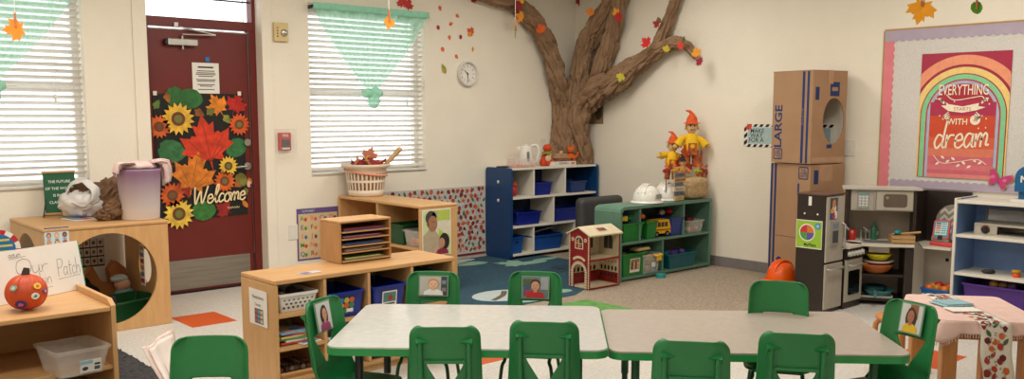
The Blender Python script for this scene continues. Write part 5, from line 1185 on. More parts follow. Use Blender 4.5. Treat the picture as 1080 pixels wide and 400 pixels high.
limb('branch', [VB(598, 172, 9.36), VB(600, 148, 9.36), VB(604, 122, 9.36), VB(609, 96, 9.36), RB(614, 70, -.15), RB(618, 48, -.14), RB(628, 28, -.13), RB(641, 9, -.13), RB(653, -16, -.12)], lambda u: .1 - .005 * u, 5.0, sq=.85)
limb('branch', [VB(606, 172, 9.4), VB(608, 148, 9.4), VB(614, 120, 9.4), VB(624, 96, 9.4), RB(634, 74, -.12), RB(641, 52, -.11), RB(647, 30, -.11), RB(653, 5, -.11), RB(659, -20, -.11)], lambda u: .09 - .012 * u, 8.0, sq=.8)
limb('branch', [VB(614, 172, 9.4), VB(612, 150, 9.34), VB(610, 128, 9.3), VB(617, 110, 9.28), RB(634, 95, -.16), RB(654, 82, -.15), RB(676, 66, -.13), RB(694, 53, -.11), RB(712, 45, -.09), RB(724, 48, -.085), RB(735, 60, -.08)], lambda u: .098 + .03 * math.exp(-((u - .42) / .12) ** 2) - (.095 * max(0, u - .5) * 2 * .75), 12.0, sq=.85)
limb('branch', [RB(690, 56, -.12), RB(700, 34, -.1), RB(707, 15, -.09), RB(716, -8, -.08), RB(722, -25, -.08)], lambda u: .055 - .02 * u, 15.0)
TL = 'artificial leaves pinned on the paper tree'
def tleaf(px, py, wall, s, pts, c, a, label, off=-.24):
    p = L(px, py, off) if wall == 'L' else R(px, py, off)
    vd = Vector((CAM[0] - p.x, CAM[1] - p.y, CAM[2] - p.z)).normalized()
    n = Vector((0, -1, 0)) if wall == 'L' else Vector((-1, 0, 0)); n = (n + vd * .4).normalized(); up = (Vector((0, 0, 1)) - n * n.z).normalized(); M = plane_matrix(p, up.cross(n), up)
    b = MB(Matrix()); s *= .82; leaf_mesh(b, pts, s, flat(c, .8), a, .22, .002); o = b.build('artificial_leaf'); o.matrix_world = M
    tag(o, label, 'leaf', TL)
for a in ((570, 31, 'L', .15, MAPLE, (222, 96, 34), .4, 'orange maple leaf on the left hand branch of the paper tree'),
          (548.5, 18, 'L', .14, MAPLE, (226, 140, 40), 1.2, 'golden orange leaf on the left branch beside the hanging clothespin'),
          (546, 6, 'L', .13, BROAD, (140, 26, 36), .2, 'dark red leaf on the left branch above the clothespin string'),
          (548, .5, 'L', .12, MAPLE, (230, 170, 40), -.4, 'yellow leaf at the top edge on the left branch'),
          (612, 1, 'L', .17, MAPLE, (170, 50, 30), .3, 'dark red and orange leaf high in the room corner', ),
          (623, 13, 'R', .13, MAPLE, (226, 130, 34), -.3, 'orange leaf on the thick middle branch near the corner'),
          (650, 13, 'R', .11, MAPLE, (222, 150, 40), .5, 'golden leaf above a red one on the upright branch'),
          (652.5, 18, 'R', .12, BROAD, (176, 34, 34), .1, 'red leaf under a golden one on the upright branch'),
          (682, 45, 'R', .15, MAPLE, (196, 36, 36), .8, 'bright red maple leaf at the fork of the right branch'),
          (693, 25, 'R', .11, MAPLE, (150, 40, 34), 1.2, 'dark red leaf on the thin rising right twig', ),
          (695.5, 21, 'R', .08, OVAL, (96, 92, 44), .6, 'small olive leaf on the thin rising right twig'),
          (703, 52, 'R', .1, MAPLE, (196, 172, 50), -.3, 'yellow leaf under the arched right branch'),
          (718, 48, 'R', .1, BROAD, (204, 60, 48), .3, 'red leaf on top of the arched right branch'),
          (721, 42, 'R', .08, OVAL, (90, 84, 44), -.2, 'thin olive leaf standing up on the arched right branch'),
          (735, 56, 'R', .13, MAPLE, (226, 150, 44), .4, 'golden leaf at the drooping tip of the right branch'),
          (738, 65, 'R', .11, MAPLE, (150, 34, 56), 1.0, 'dark crimson leaf hanging lowest at the right branch tip'),
          (655, 81, 'R', .13, MAPLE, (190, 180, 60), 2.8, 'yellow green leaf on the thick lower right branch')):
    offs = -.30 if a[0] in (623, 650, 652.5, 682, 655) else (-.2 if a[2] == 'R' else -.23)
    if a[0] == 612: offs = -.06
    tleaf(*a, off=offs)

# ------------------------------------------------------------------ dollhouse
dx0, dx1, dy0, dy1 = -1.768, -1.40, -1.915, -1.68
t = thing('dollhouse', 'red and cream wooden dollhouse with arched door beside the green shelf', 'dollhouse', (dx0, dy0, bz), -.03)
w, d, eh, pk = .345, dy1 - dy0, .432, .482; RDH = mat('dollhouse_red', (140, 26, 30), .5, .04); CRM = mat('dollhouse_cream', (214, 200, 168), .55, .03)
def archpts(cx, r, z0, zs, n=14): return [(cx - r, z0), (cx + r, z0)] + [(cx + r * math.cos(PI * i / n), zs + r * math.sin(PI * i / n)) for i in range(n + 1)]
# facade on -x with an arched opening
b = MB(); cx = d / 2; ro = .066; zs = .125; N = 14
op = [(cx + ro * math.cos(PI * i / N), zs + ro * math.sin(PI * i / N)) for i in range(N + 1)]
def outp(i):
    a = PI * i / N; return (d, zs + (eh - zs) * 0 + .0) if False else None
left = [(0, 0), (cx - ro, 0)] + [op[i] for i in range(N, N // 2 - 1, -1)] + [(cx, pk), (0, eh)]
right = [(d, 0), (d, eh), (cx, pk)] + [op[i] for i in range(N // 2, -1, -1)] + [(cx + ro, 0)]
b.prism(left, 0, .012, RDH, 'x'); b.prism(right, 0, .012, RDH, 'x'); b.build('front_wall', t)
b = MB(); x = -.0012
def fs(pts, off, m): b.add([(x - off, p[0], p[1]) for p in pts], [list(range(len(pts)))[::-1]], m)
for i in range(N):   # stone arch round the door
    a0, a1 = PI * i / N, PI * (i + .86) / N; r1 = ro + .026; fs([(cx + ro * math.cos(a0), zs + ro * math.sin(a0)), (cx + r1 * math.cos(a0), zs + r1 * math.sin(a0)), (cx + r1 * math.cos(a1), zs + r1 * math.sin(a1)), (cx + ro * math.cos(a1), zs + ro * math.sin(a1))], 0, CRM)
for k in range(6):
    for s in (-1, 1): q = sorted((cx + s * ro, cx + s * (ro + .024))); fs([(q[0], .003 + k * .0205), (q[1], .003 + k * .0205), (q[1], .02 + k * .0205), (q[0], .02 + k * .0205)], 0, CRM)
for k in range(22):
    for y in (.002, d - .016): fs([(y, .004 + k * .02), (y + .014, .004 + k * .02), (y + .014, .02 + k * .02), (y, .02 + k * .02)], .0002, CRM)
sg = [(cx + r * math.cos(a), .165 + r * math.sin(a) * .9) for r, rng in ((.105, range(0, 9)), (.082, range(8, -1, -1))) for a in [PI * (.25 + .5 * i / 8) for i in rng]]; fs(sg, .0003, CRM)
wz = .315; fs(archpts(cx, .047, wz, wz + .06), .0003, CRM); fs(archpts(cx, .036, wz + .008, wz + .06), .0006, flat((66, 48, 44)))
for q in ([(cx - .003, wz + .008), (cx + .003, wz + .008), (cx + .003, wz + .095), (cx - .003, wz + .095)], [(cx - .036, wz + .042), (cx + .036, wz + .042), (cx + .036, wz + .047), (cx - .036, wz + .047)]): fs(q, .0009, CRM)
for y, z, c in ((cx - .016, wz + .026, (214, 96, 40)), (cx + .014, wz + .024, (206, 70, 40)), (cx + .016, wz + .062, (226, 120, 50))): fs([(y + .01 * math.cos(i * PI / 6), z + .012 * math.sin(i * PI / 6)) for i in range(12)], .0008, flat(c))
for y in (.045, d - .045): fs([(y + .016 * math.cos(i * PI / 8), .39 + .016 * math.sin(i * PI / 8)) for i in range(16)], .0004, CRM); fs([(y + .009 * math.cos(i * PI / 8), .39 + .009 * math.sin(i * PI / 8)) for i in range(16)], .0008, flat((178, 150, 120)))
b.build('facade_print', t)
b = MB(); b.prism([(0, 0), (d, 0), (d, eh), (cx, pk), (0, eh)], w - .012, w, CRM, 'x'); b.build('end_wall', t)
b = MB(); b.box(.013, w - .013, d - .01, d, .011, eh - .008, CRM); b.build('rear_wall', t)
b = MB(); b.box(.013, w - .013, 0, d - .011, .0, .01, CRM); b.build('floor_board', t)
b = MB(); b.box(.013, w - .013, .004, d - .011, .225, .235, CRM); b.build('floor_board', t)
b = MB(); b.box(.013, w - .013, .0, .004, .222, .238, RDH); b.box(.013, w - .013, -.002, .0, .0, .012, RDH); b.box(w - .012, w, -.003, -.0005, 0, eh, RDH); b.build('red_edge', t)
for s in (0, 1):
    b = MB(); y0, y1 = (-.02, cx) if s == 0 else (d + .02, cx); z0, z1 = eh - .008, pk + .002
    b.add([(-.016, y0, z0), (w + .016, y0, z0), (w + .016, y1, z1), (-.016, y1, z1), (-.016, y0, z0 + .011), (w + .016, y0, z0 + .011), (w + .016, y1, z1 + .011), (-.016, y1, z1 + .011)], [(0, 3, 2, 1), (4, 5, 6, 7), (0, 1, 5, 4), (1, 2, 6, 5), (2, 3, 7, 6), (3, 0, 4, 7)] if s == 0 else [(1, 2, 3, 0), (7, 6, 5, 4), (4, 5, 1, 0), (5, 6, 2, 1), (6, 7, 3, 2), (7, 4, 0, 3)], CRM)
    if s == 0:
        M = plane_matrix((w * .52, (y0 + y1) / 2, (z0 + z1) / 2 + .0125), (1, 0, 0), (0, y1 - y0, z1 - z0)); b.M = M; b.rect(-.055, .055, -.035, .035, .0008, flat((206, 196, 176))); b.rect(-.045, .0, -.025, .025, .0012, flat((150, 60, 40))); b.rect(.0, .045, -.025, .022, .0012, flat((90, 76, 60)))
    b.build('roof_panel', t)
b = MB()   # printed interior on the rear wall
y = d - .0112
def rs(pts, off, m): b.add([(p[0], y - off, p[1]) for p in pts], [list(range(len(pts)))], m)
rs([(.013, .011), (w - .013, .011), (w - .013, .1), (.013, .1)], 0, RDH)
for i in range(6): x = .05 + i * .046; rs([(x + .014 * math.cos(k * PI / 5), .125 + .022 * math.sin(k * PI / 5)) for k in range(10)], .0004, flat((36, 30, 30))); rs([(x - .012, .075), (x + .012, .075), (x + .012, .09), (x - .012, .09)], .0004, flat((46, 34, 34))); rs([(x + .007 * math.cos(k * PI / 4), .19 + .008 * math.sin(k * PI / 4)) for k in range(8)], .0004, flat((120, 100, 80)))
rs(archpts(w * .62, .045, .29, .36), .0004, flat((60, 54, 56))); rs([(w * .62 - .004, .29), (w * .62 + .004, .29), (w * .62 + .004, .4), (w * .62 - .004, .4)], .0008, flat((120, 110, 100)))
b.build('interior_print', t)
b = MB(); xx = w - .0126
def ps(pts, off, m): b.add([(xx - off, p[0], p[1]) for p in pts], [list(range(len(pts)))[::-1]], m)
ps([(.004, .011), (d - .012, .011), (d - .012, .1), (.004, .1)], 0, RDH)
for i in range(5): y_ = .03 + i * .04; ps([(y_ + .012 * math.cos(k * PI / 5), .13 + .022 * math.sin(k * PI / 5)) for k in range(10)], .0004, flat((36, 30, 30))); ps([(y_ - .012, .06), (y_ + .012, .06), (y_ + .012, .085), (y_ - .012, .085)], .0004, flat((46, 34, 34))); ps([(y_ + .007 * math.cos(k * PI / 4), .185 + .008 * math.sin(k * PI / 4)) for k in range(8)], .0004, flat((120, 100, 80)))
ps(archpts(d * .5, .05, .29, .36), .0004, flat((70, 62, 62))); ps([(d * .5 - .004, .29), (d * .5 + .004, .29), (d * .5 + .004, .4), (d * .5 - .004, .4)], .0008, flat((150, 140, 126)))
b.build('end_wall_print', t)
b = MB(); b.ell((0, 0, .03), (.026, .022, .03), flat((176, 26, 30))); b.ell((0, 0, .075), (.018, .018, .02), flat((214, 160, 130))); b.ell((0, 0, .09), (.02, .02, .012), flat((150, 30, 30))); b.box(-.014, .014, -.024, -.02, .0, .02, flat((60, 90, 160)))
tag(b.build('toy_firefighter', loc=(dx0 + .05, dy0 + .09, bz + .2365)), 'little red toy figure on the upper floor of the dollhouse', 'toy')

# ------------------------------------------------------------------ green shelf
SG = mat('sage_green_laminate', (92, 130, 112), .45, .03); SGB = mat('grey_green_back_board', (84, 96, 84), .6, .04)
gx0, gx1, gy0, gy1, gh = -1.335, -.085, -1.85, -1.555, .628
t = thing('sage_shelf', 'sage green cubby shelf standing out from the right wall with toys', 'shelf', (0, 0, .0045))
b = MB(); b.prism(rrect(gx0, gx1, 0, gh, .03, 5) if False else [(gx0, gh - .05), (gx0 + .012, gh - .015), (gx0 + .05, gh), (gx1, gh), (gx1, gh - .026), (gx0 + .055, gh - .026), (gx0 + .035, gh - .035), (gx0 + .028, gh - .05)], gy0, gy1, SG, 'y'); b.build('top_board', t, bevel=.005)
b = MB(); b.box(gx0, gx0 + .028, gy0, gy1, .0, gh - .051, SG); b.build('side_panel', t, bevel=.005)
b = MB(); b.box(gx1 - .028, gx1, gy0, gy1, .0, gh - .027, SG); b.build('side_panel', t, bevel=.005)
b = MB(); b.box(gx0 + .029, gx1 - .029, gy0, gy1 - .012, .012, .038, SG); b.build('shelf_board', t, bevel=.004)
b = MB(); b.box(gx0 + .029, gx1 - .029, gy0 + .004, gy1 - .012, .305, .327, SG); b.build('shelf_board', t, bevel=.004)
b = MB(); b.box(gx0 + .029, gx1 - .029, gy1 - .011, gy1, .012, gh - .03, SGB); b.build('back_panel', t)
for x, z0, z1 in ((L(676, 240, gy0).x, .328, gh - .027), (L(722, 240, gy0).x, .328, gh - .027), (L(700, 270, gy0).x, .039, .304)):
    b = MB(); b.box(x - .01, x + .01, gy0 + .008, gy1 - .012, z0, z1, SG); b.build('divider', t, bevel=.003)
def gz(px, py): return L(px, py, gy0)
U = .0045 + .328; LO = .0045 + .039
GB2 = mat('kelly_green_bin_plastic', (24, 120, 48), .4, .04); OB = mat('deep_blue_toy_bin', (24, 52, 130), .4, .04)
def gbin(px, z, w, h, m, label, d=.24, yo=0, **k): return tub('toy_bin', label, (L(px, 240, gy0 - yo).x, gy0 + .015 + d / 2 - yo, z), 0, w, d, h, m, 'toy bins in the sage shelf', **k)
gbin(670, U, .25, .155, GB2, 'kelly green toy bin full of blocks at the top left of the sage shelf', yo=.0)
gbin(690, U, .13, .15, GB2, 'narrower green toy bin just left of the yellow bus')
gbin(716, U, .17, .16, OB, 'deep blue toy bin right of the yellow bus on the sage shelf')
gbin(736, U, .22, .115, CLEAR, 'clear toy bin at the top right of the sage shelf')
def gcard(b, w, h): b.box(-w * .45, w * .45, -h * .5, h * .5, 0, .001, PAPER); b.rect(-w * .4, w * .4, -h * .3, h * .45, .0014, flat((150, 116, 86))); [b.ell2(-w * .25 + (i % 4) * w * .17, -h * .12 + (i // 4) * h * .25, w * .1, h * .12, .0018, flat(((90, 66, 50), (210, 180, 140))[i % 2])) for i in range(8)]
gbin(672, LO, .3, .19, GB2, 'large green toy bin with a photo label at the lower left', card=gcard, yo=.02)
gbin(690, LO, .22, .165, CLEAR, 'clear toy bin with a yellow handle in the lower middle', yo=.03, d=.22)
TLP = mat('dark_teal_tray_plastic', (16, 92, 106), .4, .04)
gbin(723, LO, .38, .13, TLP, 'dark teal toy tray in the lower right of the sage shelf', yo=.03)
b = MB(); b.tube([(-.05, 0, 0), (-.05, -.03, .0), (.05, -.03, .0), (.05, 0, 0)], .011, flat((226, 180, 40)), 10, n=4); tag(b.build('yellow_handle', loc=(L(700, 270, gy0).x - .03, gy0 - .045, .18)), 'yellow plastic loop hanging on the clear lower bin front', 'toy') if False else None
th = [o for o in bpy.data.objects if o.get('label') == 'clear toy bin with a yellow handle in the lower middle'][0]
b = MB(); b.tube([(.02, -.11, .155), (.02, -.135, .15), (.1, -.135, .15), (.1, -.11, .155)], .01, flat((226, 180, 40)), 10); b.box(.03, .09, -.14, -.132, .105, .145, flat((226, 180, 40))); b.build('yellow_handle', th)
b = MB(); b.box(.0, .05, -.1045, -.103, .05, .09, PAPER); b.rect; b.build('white_tag', th)
# the yellow bus
t = thing('toy_bus', 'yellow toy bus between the green and blue bins on the sage shelf', 'toy bus', (L(702.5, 240, gy0).x, gy0 + .09, U), -.12); YB = mat('bus_yellow_plastic', (226, 172, 20), .35, .03)
b = MB(); b.prism([(-.105, .03), (.105, .03), (.105, .085), (.085, .15), (-.1, .15), (-.105, .14)], -.05, .05, YB, 'y'); b.build('bus_body', t, bevel=.008)
b = MB()
for i in range(4): b.box(-.092 + i * .042, -.06 + i * .042, -.0525, -.0502, .09, .13, flat((60, 56, 50)))
b.box(-.1, .1, -.0525, -.0502, .06, .066, BLACK); b.build('window_band', t)
for x in (-.062, .062):
    for y in (-.044, .044): b = MB(); b.tube([(x, y - .012, .026), (x, y + .012, .026)], .026, BLACKM, 18); b.tube([(x, y - .0125, .026), (x, y + .0125, .026)], .011, CHROME, 12); b.build('wheel', t)
# loose toys
def heap(px, z, y, items, grp, where):
    items = [(i[0], i[1], i[2] + (.036 if i[2] > .125 else 0), *i[3:]) for i in items]
    for i, (dx, dy_, dz, kind, c, cn) in enumerate(items):
        p = (L(px, 240, gy0).x + dx, gy0 + y + dy_, z + dz)
        if kind == 'b': brick('toy_block', cn + ' toy block ' + where, p, (.07, .045, .034), flat(c), group=grp, rz=i * .7)
        else: blob('toy_ball', cn + ' toy ball ' + where, p, (.028, .026, .024), flat(c), group=grp)
heap(670, U, .14, [(-.08, 0, .13, 'b', (200, 40, 36), 'red'), (-.03, -.05, .135, 'b', (226, 190, 40), 'yellow'), (.02, 0, .14, 'b', (40, 70, 170), 'blue'), (-.05, .05, .145, 'b', (60, 60, 80), 'slate'), (.07, -.03, .138, 'b', (24, 130, 60), 'green'), (.06, .05, .15, 'b', (30, 120, 60), 'dark green')], 'blocks in the top left green bin', 'heaped in the top left green bin')
heap(688, U, .13, [(-.01, 0, .135, 's', (216, 110, 30), 'orange'), (.02, .03, .14, 's', (226, 180, 40), 'yellow'), (-.03, -.04, .13, 's', (206, 90, 40), 'dark orange')], 'toys in the narrow green bin', 'in the narrow green bin')
heap(714, U, .13, [(-.05, 0, .14, 's', (190, 180, 176), 'grey'), (.03, -.02, .145, 's', (200, 24, 30), 'red'), (.05, .03, .14, 's', (180, 30, 36), 'dark red'), (.0, .05, .14, 's', (140, 130, 120), 'brown')], 'toys in the deep blue bin', 'in the deep blue bin')
heap(736, U, .12, [(-.06, -.05, .01, 's', (196, 186, 170), 'ivory'), (-.01, -.06, .012, 'b', (190, 70, 40), 'rust'), (.05, -.05, .01, 's', (206, 200, 190), 'white'), (.02, .0, .05, 'b', (110, 30, 34), 'maroon'), (-.04, .02, .06, 'b', (40, 34, 34), 'black'), (.06, .03, .055, 's', (140, 90, 50), 'brown'), (.0, -.01, .09, 'b', (120, 30, 30), 'dark red'), (.05, .02, .1, 'b', (56, 30, 30), 'dark brown')], 'toys in the clear top right bin', 'in the clear top right bin')
heap(691, LO, .09, [(-.05, -.05, .01, 's', (190, 150, 110), 'tan'), (.02, -.06, .01, 'b', (60, 130, 150), 'teal'), (.05, -.03, .012, 's', (210, 196, 170), 'cream'), (-.03, .0, .055, 'b', (60, 110, 140), 'blue'), (.03, .02, .05, 's', (220, 200, 160), 'pale'), (.0, -.03, .1, 'b', (210, 170, 90), 'straw')], 'toys in the clear lower bin', 'in the clear lower bin')
heap(722, LO, .12, [(-.04, -.02, .1, 'b', (96, 60, 150), 'purple'), (.03, .0, .1, 'b', (80, 50, 130), 'violet'), (.08, -.03, .1, 's', (110, 70, 160), 'lilac'), (-.12, .0, .1, 'b', (30, 110, 110), 'teal')], 'toys in the dark teal tray', 'in the dark teal tray')
b = MB(); b.box(-.09, .09, -.045, .045, 0, .012, flat((206, 176, 110))); b.box(-.07, .08, -.04, .04, .0122, .022, flat((214, 190, 150))); tag(b.build('flat_puzzle', loc=(L(684, 240, gy0).x, gy0 + .09, LO + .193), rz=.1), 'tan flat puzzle lying across the lower green and clear bins', 'puzzle')
b = MB(); b.prism(place2(BROAD, 0, 0, .1), 0, .03, flat((40, 150, 150))); tag(b.build('teal_toy', loc=(L(694, 297, gy0 - .04).x, gy0 - .07, .0045), rz=1.2, bevel=.008), 'small teal toy on the carpet below the clear lower bin', 'toy')
tag(blob('dark_toy', '', (L(668, 240, gy0).x - .03, gy0 + .1, LO + .14), (.04, .05, .03), flat((70, 60, 40))), 'dark olive toy inside the large lower green bin', 'toy')
# cushion behind the shelf
t = thing('bolster_seat', 'dark grey padded seat behind the sage shelf against the corner', 'seat', (-.47, -1.08, .0045), .0); GC = mat('dark_grey_vinyl', (66, 66, 66), .55, .04)
b = MB(); b.box(-.3, .3, -.28, .2, .0, .32, GC); b.build('seat_block', t, bevel=.04, seg=4)
b = MB(); b.box(-.3, .3, .21, .33, .0, .6, GC); b.build('backrest', t, bevel=.05, seg=4)
# hard hats
HATW = mat('white_hard_hat', (226, 224, 216), .25, .015)
def hard_hat(c, r, m, label, rz, band=None):
    t = thing('hard_hat', label, 'hard hat', c, rz)
    b = MB(); b.lathe([(r * 1.0, .012), (r * .99, .04), (r * .93, .075), (r * .78, .115), (r * .52, .142), (r * .2, .153), (.0, .155)], m, 40, cap=False)
    for y in (-.03, 0, .03): b.tube([(-r * .86, y, .09), (-r * .6, y * .9, .135), (-r * .2, y * .8, .158), (r * .2, y * .8, .158), (r * .6, y * .9, .135), (r * .86, y, .09)], .008, m, 8, n=3)
    b.build('shell', t)
    b = MB(); b.lathe([(r * .98, .012), (r * 1.16, .002), (r * 1.17, .006), (r * 1.0, .022)], m, 40, cap=False, sq=(1.08, 1)); b.prism([(r * 1.0 * math.cos(a), r * 1.0 * math.sin(a)) for a in (-.8, -.4, 0, .4, .8)] + [(r * 1.42 * math.cos(a), r * 1.1 * math.sin(a)) for a in (.7, .35, 0, -.35, -.7)], .004, .011, m); b.build('brim', t)
    if band: b = MB(); b.M = plane_matrix((-.02, -r * .985, .062), (1, 0, 0), (0, .2, 1)); b.box(-.05, .05, -.018, .018, 0, .004, band); b.build('grey_badge', t)
    return t
hz = .0045 + gh + .001
hard_hat((L(683, 214, gy0 + .12).x, gy0 + .13, hz), .125, HATW, 'white hard hat with grey badge, left one on the sage shelf', .25, flat((150, 148, 146)))
hard_hat((L(703, 212, gy0 + .15).x, gy0 + .165, hz), .108, HATW, 'white hard hat partly behind the other, nearest the stacked word sign', .3)
# hay bales
HAY = mat('straw_bale', (168, 138, 96), .9, .18, 60, bump=1.0, bscale=90, rgb2=(206, 180, 136))
def bale(c, s, label, rz=0):
    def fn(u, v):
        pass
    b = MB(); e = 4.0
    def shp(d):
        k = (abs(d.x) ** e + abs(d.y) ** e + abs(d.z) ** e) ** (-1 / e); return k * (1 + .05 * noise.noise(d * 7 + Vector(c)) + .035 * abs(noise.noise(d * 22)))
    b.ell((0, 0, s[2]), s, HAY, 64, 40, shp); o = b.build('hay_bale', loc=c, rz=rz); tag(o, label, 'hay bale', 'hay bales under the scarecrows')
bale((-.235, -1.73, hz), (.155, .105, .098), 'larger straw bale at the right end of the sage shelf')
bale((L(704, 200, -1.65).x, -1.65, hz), (.1, .08, .075), 'smaller straw bale behind the stacked word sign')
# stacked plank word sign
wx = L(716, 212, gy0 + .04).x
t = thing('plank_sign', 'stack of small word planks like a farm sign in front of the bales', 'sign', (wx, gy0 + .045, hz), .1)
for i, (s, c, ink, sh, w, dx) in enumerate((('HAYRIDES', (128, 130, 136), (40, 40, 44), 0, .155, 0), ('pumpkin picking', (196, 158, 104), (90, 60, 40), .25, .17, .01), ('BONFIRES', (150, 152, 156), (40, 40, 44), 0, .13, -.01), ('falling leaves', (222, 208, 182), (90, 66, 50), .25, .18, .004), ('CORN MAZE', (110, 130, 140), (40, 40, 44), 0, .12, -.002), ('cider', (200, 168, 116), (196, 90, 40), .2, .14, .008))[::-1]):
    b = MB(); z = .006 + i * .041; b.box(dx - w / 2, dx + w / 2, -.008, .008, z, z + .038, flat(c)); b.M = plane_matrix((dx, -.0085, z + .019), (1, 0, 0), (0, 0, 1)); b.text(s, 0, 0, .03 if not sh else .026, .0006, flat(ink), sh, bold=.01); b.build('plank', t)
b = MB(); b.box(-.06, .06, .009, .014, 0, .25, WOOD); b.build('backing_stick', t)
# scarecrows
STR = mat('straw_fibre', (214, 172, 104), .9, .12, 60); FELT_O = mat('orange_felt_hat', (212, 84, 34), .85, .06, 40); YEL = mat('yellow_felt', (230, 184, 24), .85, .05, 40); PLAID = mat('rust_plaid_cloth', (170, 84, 40), .85, .2, 26, kind='voronoi'); BUR = mat('burlap_face', (222, 180, 136), .85, .06, 60)
def scarecrow(c, s, label, rz, lean=0, arm=1, big=True, shirt=None, group=None, hat=None):
    t = thing('scarecrow', label, 'scarecrow', c, group=group, rot=(0, lean, rz)); shirt = shirt or YEL; hat = hat or FELT_O
    b = MB(); b.ell((0, -.003 * s, .50 * s), (.075 * s, .065 * s, .085 * s), BUR, 16, 12); b.build('head', t)
    if big:
        b = MB()
        for k in (-1, 1): b.ell((k * .025 * s, -.064 * s, .52 * s), (.009 * s, .006 * s, .013 * s), BLACK, 8, 6)
        b.tube([(-.03 * s, -.062 * s, .475 * s), (0, -.07 * s, .462 * s), (.03 * s, -.062 * s, .475 * s)], .004 * s, BLACK, 6); b.build('face', t)
    b = MB(); b.lathe([(.115 * s, .545 * s), (.105 * s, .552 * s), (.075 * s, .565 * s), (.062 * s, .62 * s), (.03 * s, .67 * s), (.0, .68 * s)], hat, 20); b.tube([(0, 0, .66 * s), (-.03 * s, 0, .70 * s), (-.08 * s, 0, .71 * s)], lambda u: .028 * s * (1 - .7 * u), hat, 8); b.build('hat', t)
    b = MB(); b.lathe([(.09 * s, .21 * s), (.1 * s, .26 * s), (.08 * s, .38 * s), (.03 * s, .43 * s), (.02 * s, .44 * s)], shirt, 18)
    for k in (-1, 1): zz = .35 if k == -1 and arm else .27; b.tube([(k * .05 * s, 0, .38 * s), (k * .12 * s, -.01 * s, (.36 if k < 0 else .33) * s), (k * .175 * s, -.02 * s, zz * s)], lambda u: (.034 + .024 * u) * s, shirt, 12)
    b.build('shirt', t)
    b = MB()
    for k in (-1, 1): zz = .35 if k == -1 and arm else .27; b.ell((k * .205 * s, -.022 * s, (zz - .012) * s), (.032 * s, .024 * s, .03 * s), STR, 10, 8, lambda d: 1 + .4 * noise.noise(d * 6))
    for i in range(14):
        a = 2 * PI * i / 14; b.tube([(.066 * s * math.cos(a), .06 * s * math.sin(a) , .555 * s), (.09 * s * math.cos(a), .08 * s * math.sin(a), .47 * s)] if math.sin(a) > -.5 else [(.06 * s * math.cos(a), .064 * s * math.sin(a), .56 * s), (.075 * s * math.cos(a), .075 * s * math.sin(a), .53 * s)], .006 * s, STR, 5)
    b.build('straw_tufts', t)
    b = MB(); b.lathe([(.085 * s, .14 * s), (.095 * s, .2 * s), (.085 * s, .225 * s)], PLAID, 16)
    for k in (-1, 1): b.tube([(k * .045 * s, 0, .17 * s), (k * .055 * s, 0, .05 * s), (k * .058 * s, -.004 * s, 0)], lambda u: .042 * s, PLAID, 12)
    b.box(-.055 * s, .055 * s, -.094 * s, -.086 * s, .15 * s, .3 * s, PLAID); b.build('overalls', t)
    return t
sc1 = R(735, 118, -.1); scarecrow((-.17, sc1.y, sc1.z - .50), .72, 'taller scarecrow in yellow shirt leaning on the right wall', -.75, 0, 0)
sc2 = R(719, 140, -.12); scarecrow((-.27, sc2.y, sc2.z - .43), .62, 'lower scarecrow in yellow shirt with one arm stretched left', -.7, .05, 1)
mid = V(732, 172, 8.1)
scarecrow((-.35, -1.71, hz + .15), .36, 'scarecrow in the dark witch style hat between the small ones', -.6, 0, 0, True, flat((190, 130, 70), .85), None, flat((30, 26, 30), .85))
MINI = 'mini scarecrows on sticks above the bales'
for px, lab, sh in ((700, 'leftmost mini scarecrow on a stick, dark red shirt', (150, 30, 36)), (708.5, 'second mini scarecrow from left, orange and lime', (200, 150, 40)), (733, 'mini scarecrow with lime sleeves above the larger bale', (170, 180, 40)), (740.5, 'mini scarecrow in dark red just right of the lime one', (160, 34, 36)), (746, 'rightmost mini scarecrow on a stick, red and yellow', (190, 60, 36))):
    x = L(px, 180, -1.72).x; yy = -1.72 if px > 720 else -1.7
    zb = L(px, 187, yy).z
    t = scarecrow((x, yy - (.03 if px in (733, ) else 0) - (.05 if px < 710 else 0), zb), .19, lab, -.4, 0, 0, False, flat(sh, .85), MINI, FELT_O)
    b = MB(); b.tube([(0, 0, .02), (0, 0, hz - zb + (.20 if px > 720 else .02))], .004, flat((120, 96, 60)), 6) if False else b.tube([(0, 0, .03), (0, 0, -(zb - hz) + (.165 if px > 720 else (.0 if px < 704 else .0)))], .004, flat((90, 76, 56)), 6); b.build('stick', t)
# orange felt leaves among the scarecrows
for i, (px, py, c, s, lab) in enumerate(((716, 172, (196, 66, 26), .13, 'dark orange felt leaf left of the witch hat scarecrow'), (741, 166, (214, 96, 36), .15, 'large orange felt leaf behind the right mini scarecrows'), (727, 178, (190, 60, 30), .1, 'rust felt leaf low between the mini scarecrows'), (722, 160, (206, 90, 30), .14, 'orange felt leaf under the lower scarecrow'))):
    p = L(px, py, -1.66); b = MB(plane_matrix((p.x, p.y, p.z), (1, 0, 0), (0, 0, 1))); leaf_mesh(b, MAPLE, s, flat(c, .85), .5 * i, .2, .003); tag(b.build('felt_leaf'), lab, 'leaf', 'orange felt leaves by the scarecrows')
